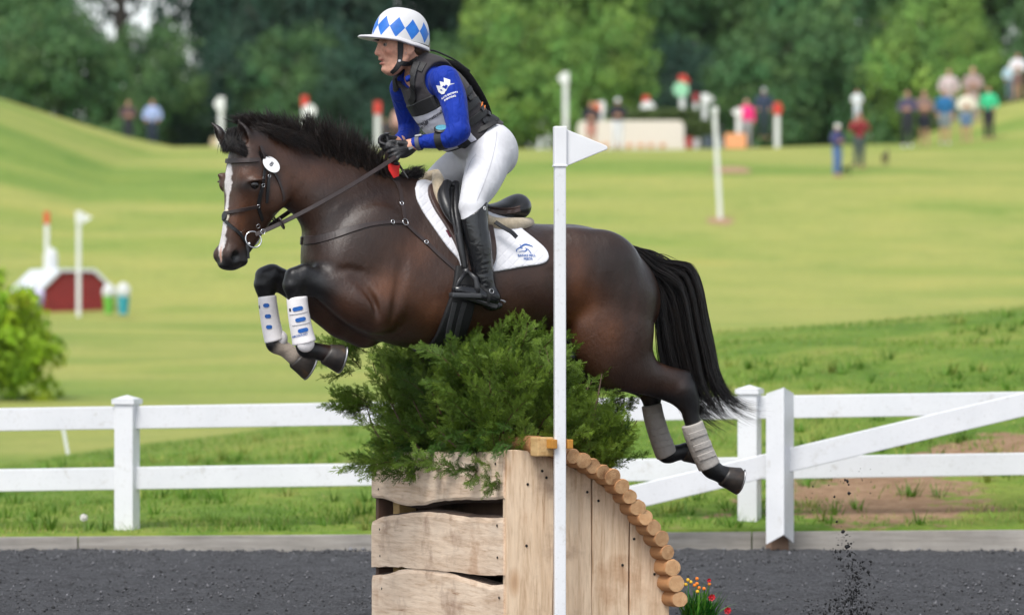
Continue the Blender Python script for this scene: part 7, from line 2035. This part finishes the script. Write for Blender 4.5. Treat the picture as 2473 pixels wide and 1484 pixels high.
# orange mat and little flower boxes beside the white jump
for u0, u1, v0, v1, D, col, lab in ((1752, 1802, 322, 346, 142, (.80, .34, .16), 'orange crate lying right of the box jump'), (1655, 1672, 330, 346, 144, (.34, .05, .05), 'dark red crate at the right end of the box jump'), (1675, 1690, 334, 346, 144, (.42, .40, .44), 'grey crate beside the dark red crate'), (1698, 1722, 328, 346, 144, (.05, .07, .10), 'dark blue crate below the white flag pole')):
    o = rbox('crate', u0, u1, v0, v1, D, .4, plain('crate_%d' % u0, col, .6, .1), None, .05); tag(o, lab, 'crate')
for i, u in enumerate((1440, 1462, 1488, 1520, 1548, 1572, 1600)):
    c = px(u, 352, 144.6); bm = bmesh.new(); bmesh.ops.create_icosphere(bm, subdivisions=2, radius=.11)
    for v in bm.verts: v.co *= 1+.2*math.sin(v.co.x*60+i)*math.cos(v.co.z*50)
    me = bpy.data.meshes.new('flower_tuft'); bm.to_mesh(me); bm.free(); me.materials.append(plain('orange_tuft', (.62, .30, .12), .8, .3, 20)); o = obj('flower_tuft', me, None, loc=c); o.scale = (1, .8, .8); tag(o, ('first', 'second', 'third', 'fourth', 'fifth', 'sixth', 'seventh')[i]+' orange flower tuft from the left along the white box jump', 'flowers', 'orange flower tufts along the box jump')
# ================================================================== spectators
def human(u, vt, vb, D, label, shirt, legs_c, skin=(.50, .27, .19), hair=(.10, .06, .035), cap=None, shorts=False, arms='down', turn=0.0, shoes=None, long_hair=False, sit=None, skirt=False):
    s = D/11000; H = (vb-vt)*s; k = H/1.72
    g = px(u, vb, D); g = Vector((g.x, g.y, g.z)) if sit else Vector((g.x, g.y, ground_at(u, D).z if abs(ground_at(u, D).z-g.z) < .25 else g.z))
    root_lo = (-.42, -.40, -.02); root_hi = (.42, .40, 1.80)
    ca, sa = math.cos(turn), math.sin(turn)
    def put(c, name, col, parent):
        V, Q = c.surface(smooth=1); V = V*k; V = np.stack([V[:, 0]*ca-V[:, 1]*sa, V[:, 0]*sa+V[:, 1]*ca, V[:, 2]], 1)+np.array(g)
        return obj(name, mesh_of(name, V, Q, plain('cloth_%02x%02x%02x' % tuple(int(min(.99, x)*255) for x in col), col, .8, .1, 6), True), parent)
    L = [[(.0+sd*.09, .0, .92, .085), (sd*.10, -.015, .52, .062), (sd*.105, .015, .10, .042)] for sd in (1, -1)]
    def arm(sd):
        sh_ = (sd*.19, 0, 1.40, .052)
        if arms == 'down': return [sh_, (sd*.245, .01, 1.12, .042), (sd*.24, -.06, .86, .034)]
        if arms == 'fold': return [sh_, (sd*.26, -.03, 1.14, .045), (sd*.02, -.20, 1.16, .036)]
        if arms == 'up': return [sh_, (sd*.27, -.10, 1.22, .045), (sd*.10, -.20, 1.50, .034)]
        return [sh_, (sd*.28, .02, 1.16, .045), (sd*.17, -.12, .98, .036)]
    def body(g_=0.0, parts=('leg', 'torso', 'arm', 'head')):
        c = Clay(root_lo, root_hi, .021)
        if 'leg' in parts:
            for l in L: c.chain([(x, y, z, r+g_) for x, y, z, r in l], k=.03, sm=3)
        if 'foot' in parts or 'leg' in parts:
            for sd in (1, -1): c.chain([(sd*.105, .03, .045, .042), (sd*.115, -.12, .035, .035)], k=.02, sm=2)
        if 'torso' in parts: c.sweep([((0, .10, .90), (0, -.10, .90), .16, 0), ((0, .10, 1.05), (0, -.10, 1.05), .14, 0), ((0, .11, 1.25), (0, -.11, 1.25), .165, 0), ((0, .09, 1.42), (0, -.08, 1.42), .15, 0), ((0, .05, 1.50), (0, -.04, 1.50), .06, 0)], lat=(1, 0, 0), k=.03, sm=3, thick=.8)
        if 'arm' in parts:
            for sd in (1, -1): c.chain([(x, y, z, r+g_) for x, y, z, r in arm(sd)], k=.03, sm=3)
        if 'head' in parts:
            c.chain([(0, .01, 1.48, .052), (0, -.005, 1.56, .05)], k=.02, sm=2); c.ell((0, -.01, 1.61), (.075, .098, .112), k=.02); c.ell((0, -.11, 1.595), (.014, .02, .018), k=.012)
        return c
    P = put(body(), 'person', skin, None); tag(P, label, 'person', 'spectators on the hill')
    c = body(.014, ('torso', 'arm')); c.F -= .014
    G = c.grid(); c.keep((.95-G[2]+0*G[0]+0*G[1]).astype(np.float32))
    for sd in (1, -1):
        e = arm(sd)[1 if shorts else 2]; c.ell(e[:3] if not shorts else arm(sd)[2][:3], (.12, .12, .12 if not shorts else .20), k=.0, op='sub')
    put(c, 'shirt', shirt, P)
    c = body(.014, ('leg',)); c.sweep([((0, .10, .86), (0, -.10, .86), .165, 0), ((0, .10, 1.02), (0, -.10, 1.02), .15, 0)], lat=(1, 0, 0), k=.03, sm=3, thick=.8); c.F -= .008
    G = c.grid(); c.keep(((.55 if shorts else .10)-G[2]+0*G[0]+0*G[1]).astype(np.float32)); put(c, 'shorts' if shorts else 'trousers', legs_c, P)
    c = Clay(root_lo, root_hi, .02)
    if cap: c.ell((0, -.01, 1.655), (.092, .112, .085), k=0); c.ell((0, -.12, 1.645), (.07, .06, .012), k=.01); G = c.grid(); c.keep((1.615-G[2]+0*G[0]+0*G[1]).astype(np.float32)); put(c, 'cap', cap, P)
    else:
        c.ell((0, .012, 1.64), (.086, .100, .098), k=0)
        if long_hair: c.ell((0, .08, 1.50), (.07, .04, .14), k=.02)
        c.ell((0, -.10, 1.58), (.07, .05, .07), k=.01, op='sub'); put(c, 'hair', hair, P)
    if shoes:
        c = body(0, ('foot',)); c.F -= .012; G = c.grid(); c.keep((G[2]-.12+0*G[0]+0*G[1]).astype(np.float32)); put(c, 'shoes', shoes, P)
    return P
human(310, 258, 372, 163, 'person in a dark top with tanned arms on the hill left of the horse', (.08, .045, .05), (.02, .025, .035), arms='fold', turn=.2, shorts=False)
human(368, 250, 370, 163, 'person in a light blue shirt and dark trousers on the hill at left', (.34, .42, .70), (.015, .025, .05), arms='hip')
human(928, 288, 372, 150, 'person in dark clothes partly hidden behind the hands of the rider', (.05, .04, .045), (.03, .03, .035), hair=(.42, .28, .12))
human(965, 262, 372, 146, 'person in a pale pink top behind the chest of the rider', (.55, .32, .28), (.08, .04, .04))
human(1428, 232, 352, 142.8, 'person in a black top and pink shorts before the box jump', (.012, .012, .02), (.50, .24, .20), hair=(.30, .16, .10), shorts=True, arms='fold')
human(1492, 230, 356, 142.5, 'person in a white cap, black top and white trousers before the box jump', (.012, .014, .02), (.70, .70, .76), cap=(.72, .74, .80), arms='fold', shoes=(.05, .05, .05))
human(1803, 224, 340, 143.5, 'person in a bright pink shirt and grey trousers', (.85, .03, .22), (.34, .33, .36), hair=(.55, .32, .28), arms='down', long_hair=True)
human(1845, 214, 336, 144, 'person in a grey cap and navy jacket beside the one in pink', (.025, .04, .08), (.02, .04, .05), cap=(.42, .46, .48), arms='hip')
human(2022, 278, 404, 122, 'child in a white cap, navy top and jeans on the field', (.05, .05, .16), (.10, .18, .40), cap=(.70, .70, .68), arms='fold', turn=.8)
human(2075, 262, 396, 125, 'man in a dark red shirt carrying a child on his shoulders', (.27, .02, .03), (.06, .08, .08), arms='up', turn=.2, hair=(.12, .07, .05))
human(2070, 218, 292, 125.2, 'child in a white shirt sitting on the shoulders of the man in dark red', (.68, .72, .76), (.60, .64, .70), hair=(.40, .24, .12), arms='hip', sit=True)
human(2192, 216, 352, 139, 'spectator in a navy top, black trousers and white shoes', (.06, .05, .10), (.015, .018, .025), arms='fold', shoes=(.70, .70, .72), turn=-.3)
human(2232, 212, 346, 139.5, 'spectator in a taupe top and black shorts', (.22, .14, .12), (.012, .014, .03), shorts=True, arms='fold')
human(2282, 214, 346, 140, 'spectator in a blue shirt and grey shorts', (.012, .13, .32), (.20, .23, .26), shorts=True, arms='down', shoes=(.5, .5, .5))
human(2334, 214, 342, 140.5, 'spectator in a white and yellow shirt and denim shorts', (.70, .66, .55), (.12, .20, .36), shorts=True, arms='fold')
human(2388, 212, 340, 141, 'spectator in a green and white jacket and black trousers', (.04, .50, .24), (.02, .018, .025), arms='hip', turn=-.4)
human(2292, 168, 300, 147, 'spectator in a pale pink shirt standing behind the one in blue', (.55, .44, .46), (.30, .26, .24), arms='hip')
human(2350, 164, 300, 148, 'blonde spectator in a grey-pink top standing at the back', (.36, .26, .25), (.40, .30, .28), hair=(.52, .36, .22), long_hair=True, arms='fold')
human(2458, 140, 250, 155, 'spectator in a white shirt and brown shorts at the right edge', (.72, .70, .76), (.20, .11, .10), shorts=True, arms='fold')
human(2440, 152, 246, 156, 'spectator in a pale blue shirt half hidden at the right edge', (.45, .60, .72), (.10, .14, .18), arms='hip')
# ---- dogs
def dog(u, vb, D, col, lab, k=1.0, turn=0.3):
    g = ground_at(u, D); c = Clay((-.5, -.25, -.02), (.5, .25, .8), .02)
    c.sweep([((-.26, 0, .50), (-.26, 0, .36), .07, 0), ((-.10, 0, .52), (-.10, 0, .33), .085, 0), ((.12, 0, .53), (.12, 0, .28), .10, 0), ((.24, 0, .55), (.26, 0, .36), .075, 0)], k=.02, sm=4)
    c.chain([(.24, 0, .50, .065), (.32, 0, .62, .052), (.36, 0, .68, .055)], k=.03, sm=3); c.chain([(.37, 0, .68, .055), (.47, 0, .64, .028)], k=.02, sm=2)
    for sd in (1, -1):
        c.ell((.33, sd*.045, .73), (.025, .012, .05), k=.01)
        c.chain([(.20, sd*.06, .36, .05), (.20, sd*.06, .20, .03), (.21, sd*.06, .03, .026), (.25, sd*.06, .02, .022)], k=.02, sm=3)
        c.chain([(-.22, sd*.06, .42, .07), (-.18, sd*.06, .27, .045), (-.28, sd*.06, .17, .026), (-.26, sd*.06, .03, .024), (-.22, sd*.06, .02, .022)], k=.02, sm=3)
    c.chain([(-.28, 0, .46, .025), (-.38, 0, .42, .02), (-.46, 0, .50, .014)], k=.02, sm=3)
    V, Q = c.surface(smooth=1); V = V*k; ca, sa = math.cos(turn), math.sin(turn); V = np.stack([V[:, 0]*ca-V[:, 1]*sa, V[:, 0]*sa+V[:, 1]*ca, V[:, 2]], 1)+np.array(g)
    o = obj('dog', mesh_of('dog', V, Q, plain('dog_%d' % u, col, .8, .2, 10), True)); tag(o, lab, 'dog')
dog(2138, 390, 127, (.07, .045, .035), 'brown dog standing in the grass right of the man in dark red', .62, 1.2)
dog(2044, 402, 122.5, (.015, .014, .014), 'black dog lying low beside the child in jeans', .42, .2)
# ---- dandelion clock beside the left post
g = px(203, 1290, 28.85); DAN = empty('dandelion', g, 'single pale dandelion clock on a thin stem left of the fence post', 'flower')
mb = MB(); mb.ring_tube([Vector((g.x, g.y, .05)), px(203, 1254, 28.85)], .003, 6); mb.obj('stem', plain('dandelion_stem', (.18, .26, .08), .6, .1), DAN)
bm = bmesh.new(); bmesh.ops.create_icosphere(bm, subdivisions=3, radius=.021)
for i, v in enumerate(bm.verts): v.co *= 1+(.22 if i % 2 else -.12)
me = bpy.data.meshes.new('seed_head'); bm.to_mesh(me); bm.free(); me.materials.append(plain('dandelion_down', (.58, .56, .52), .9, .1)); obj('seed_head', me, DAN, loc=px(203, 1249, 28.85))
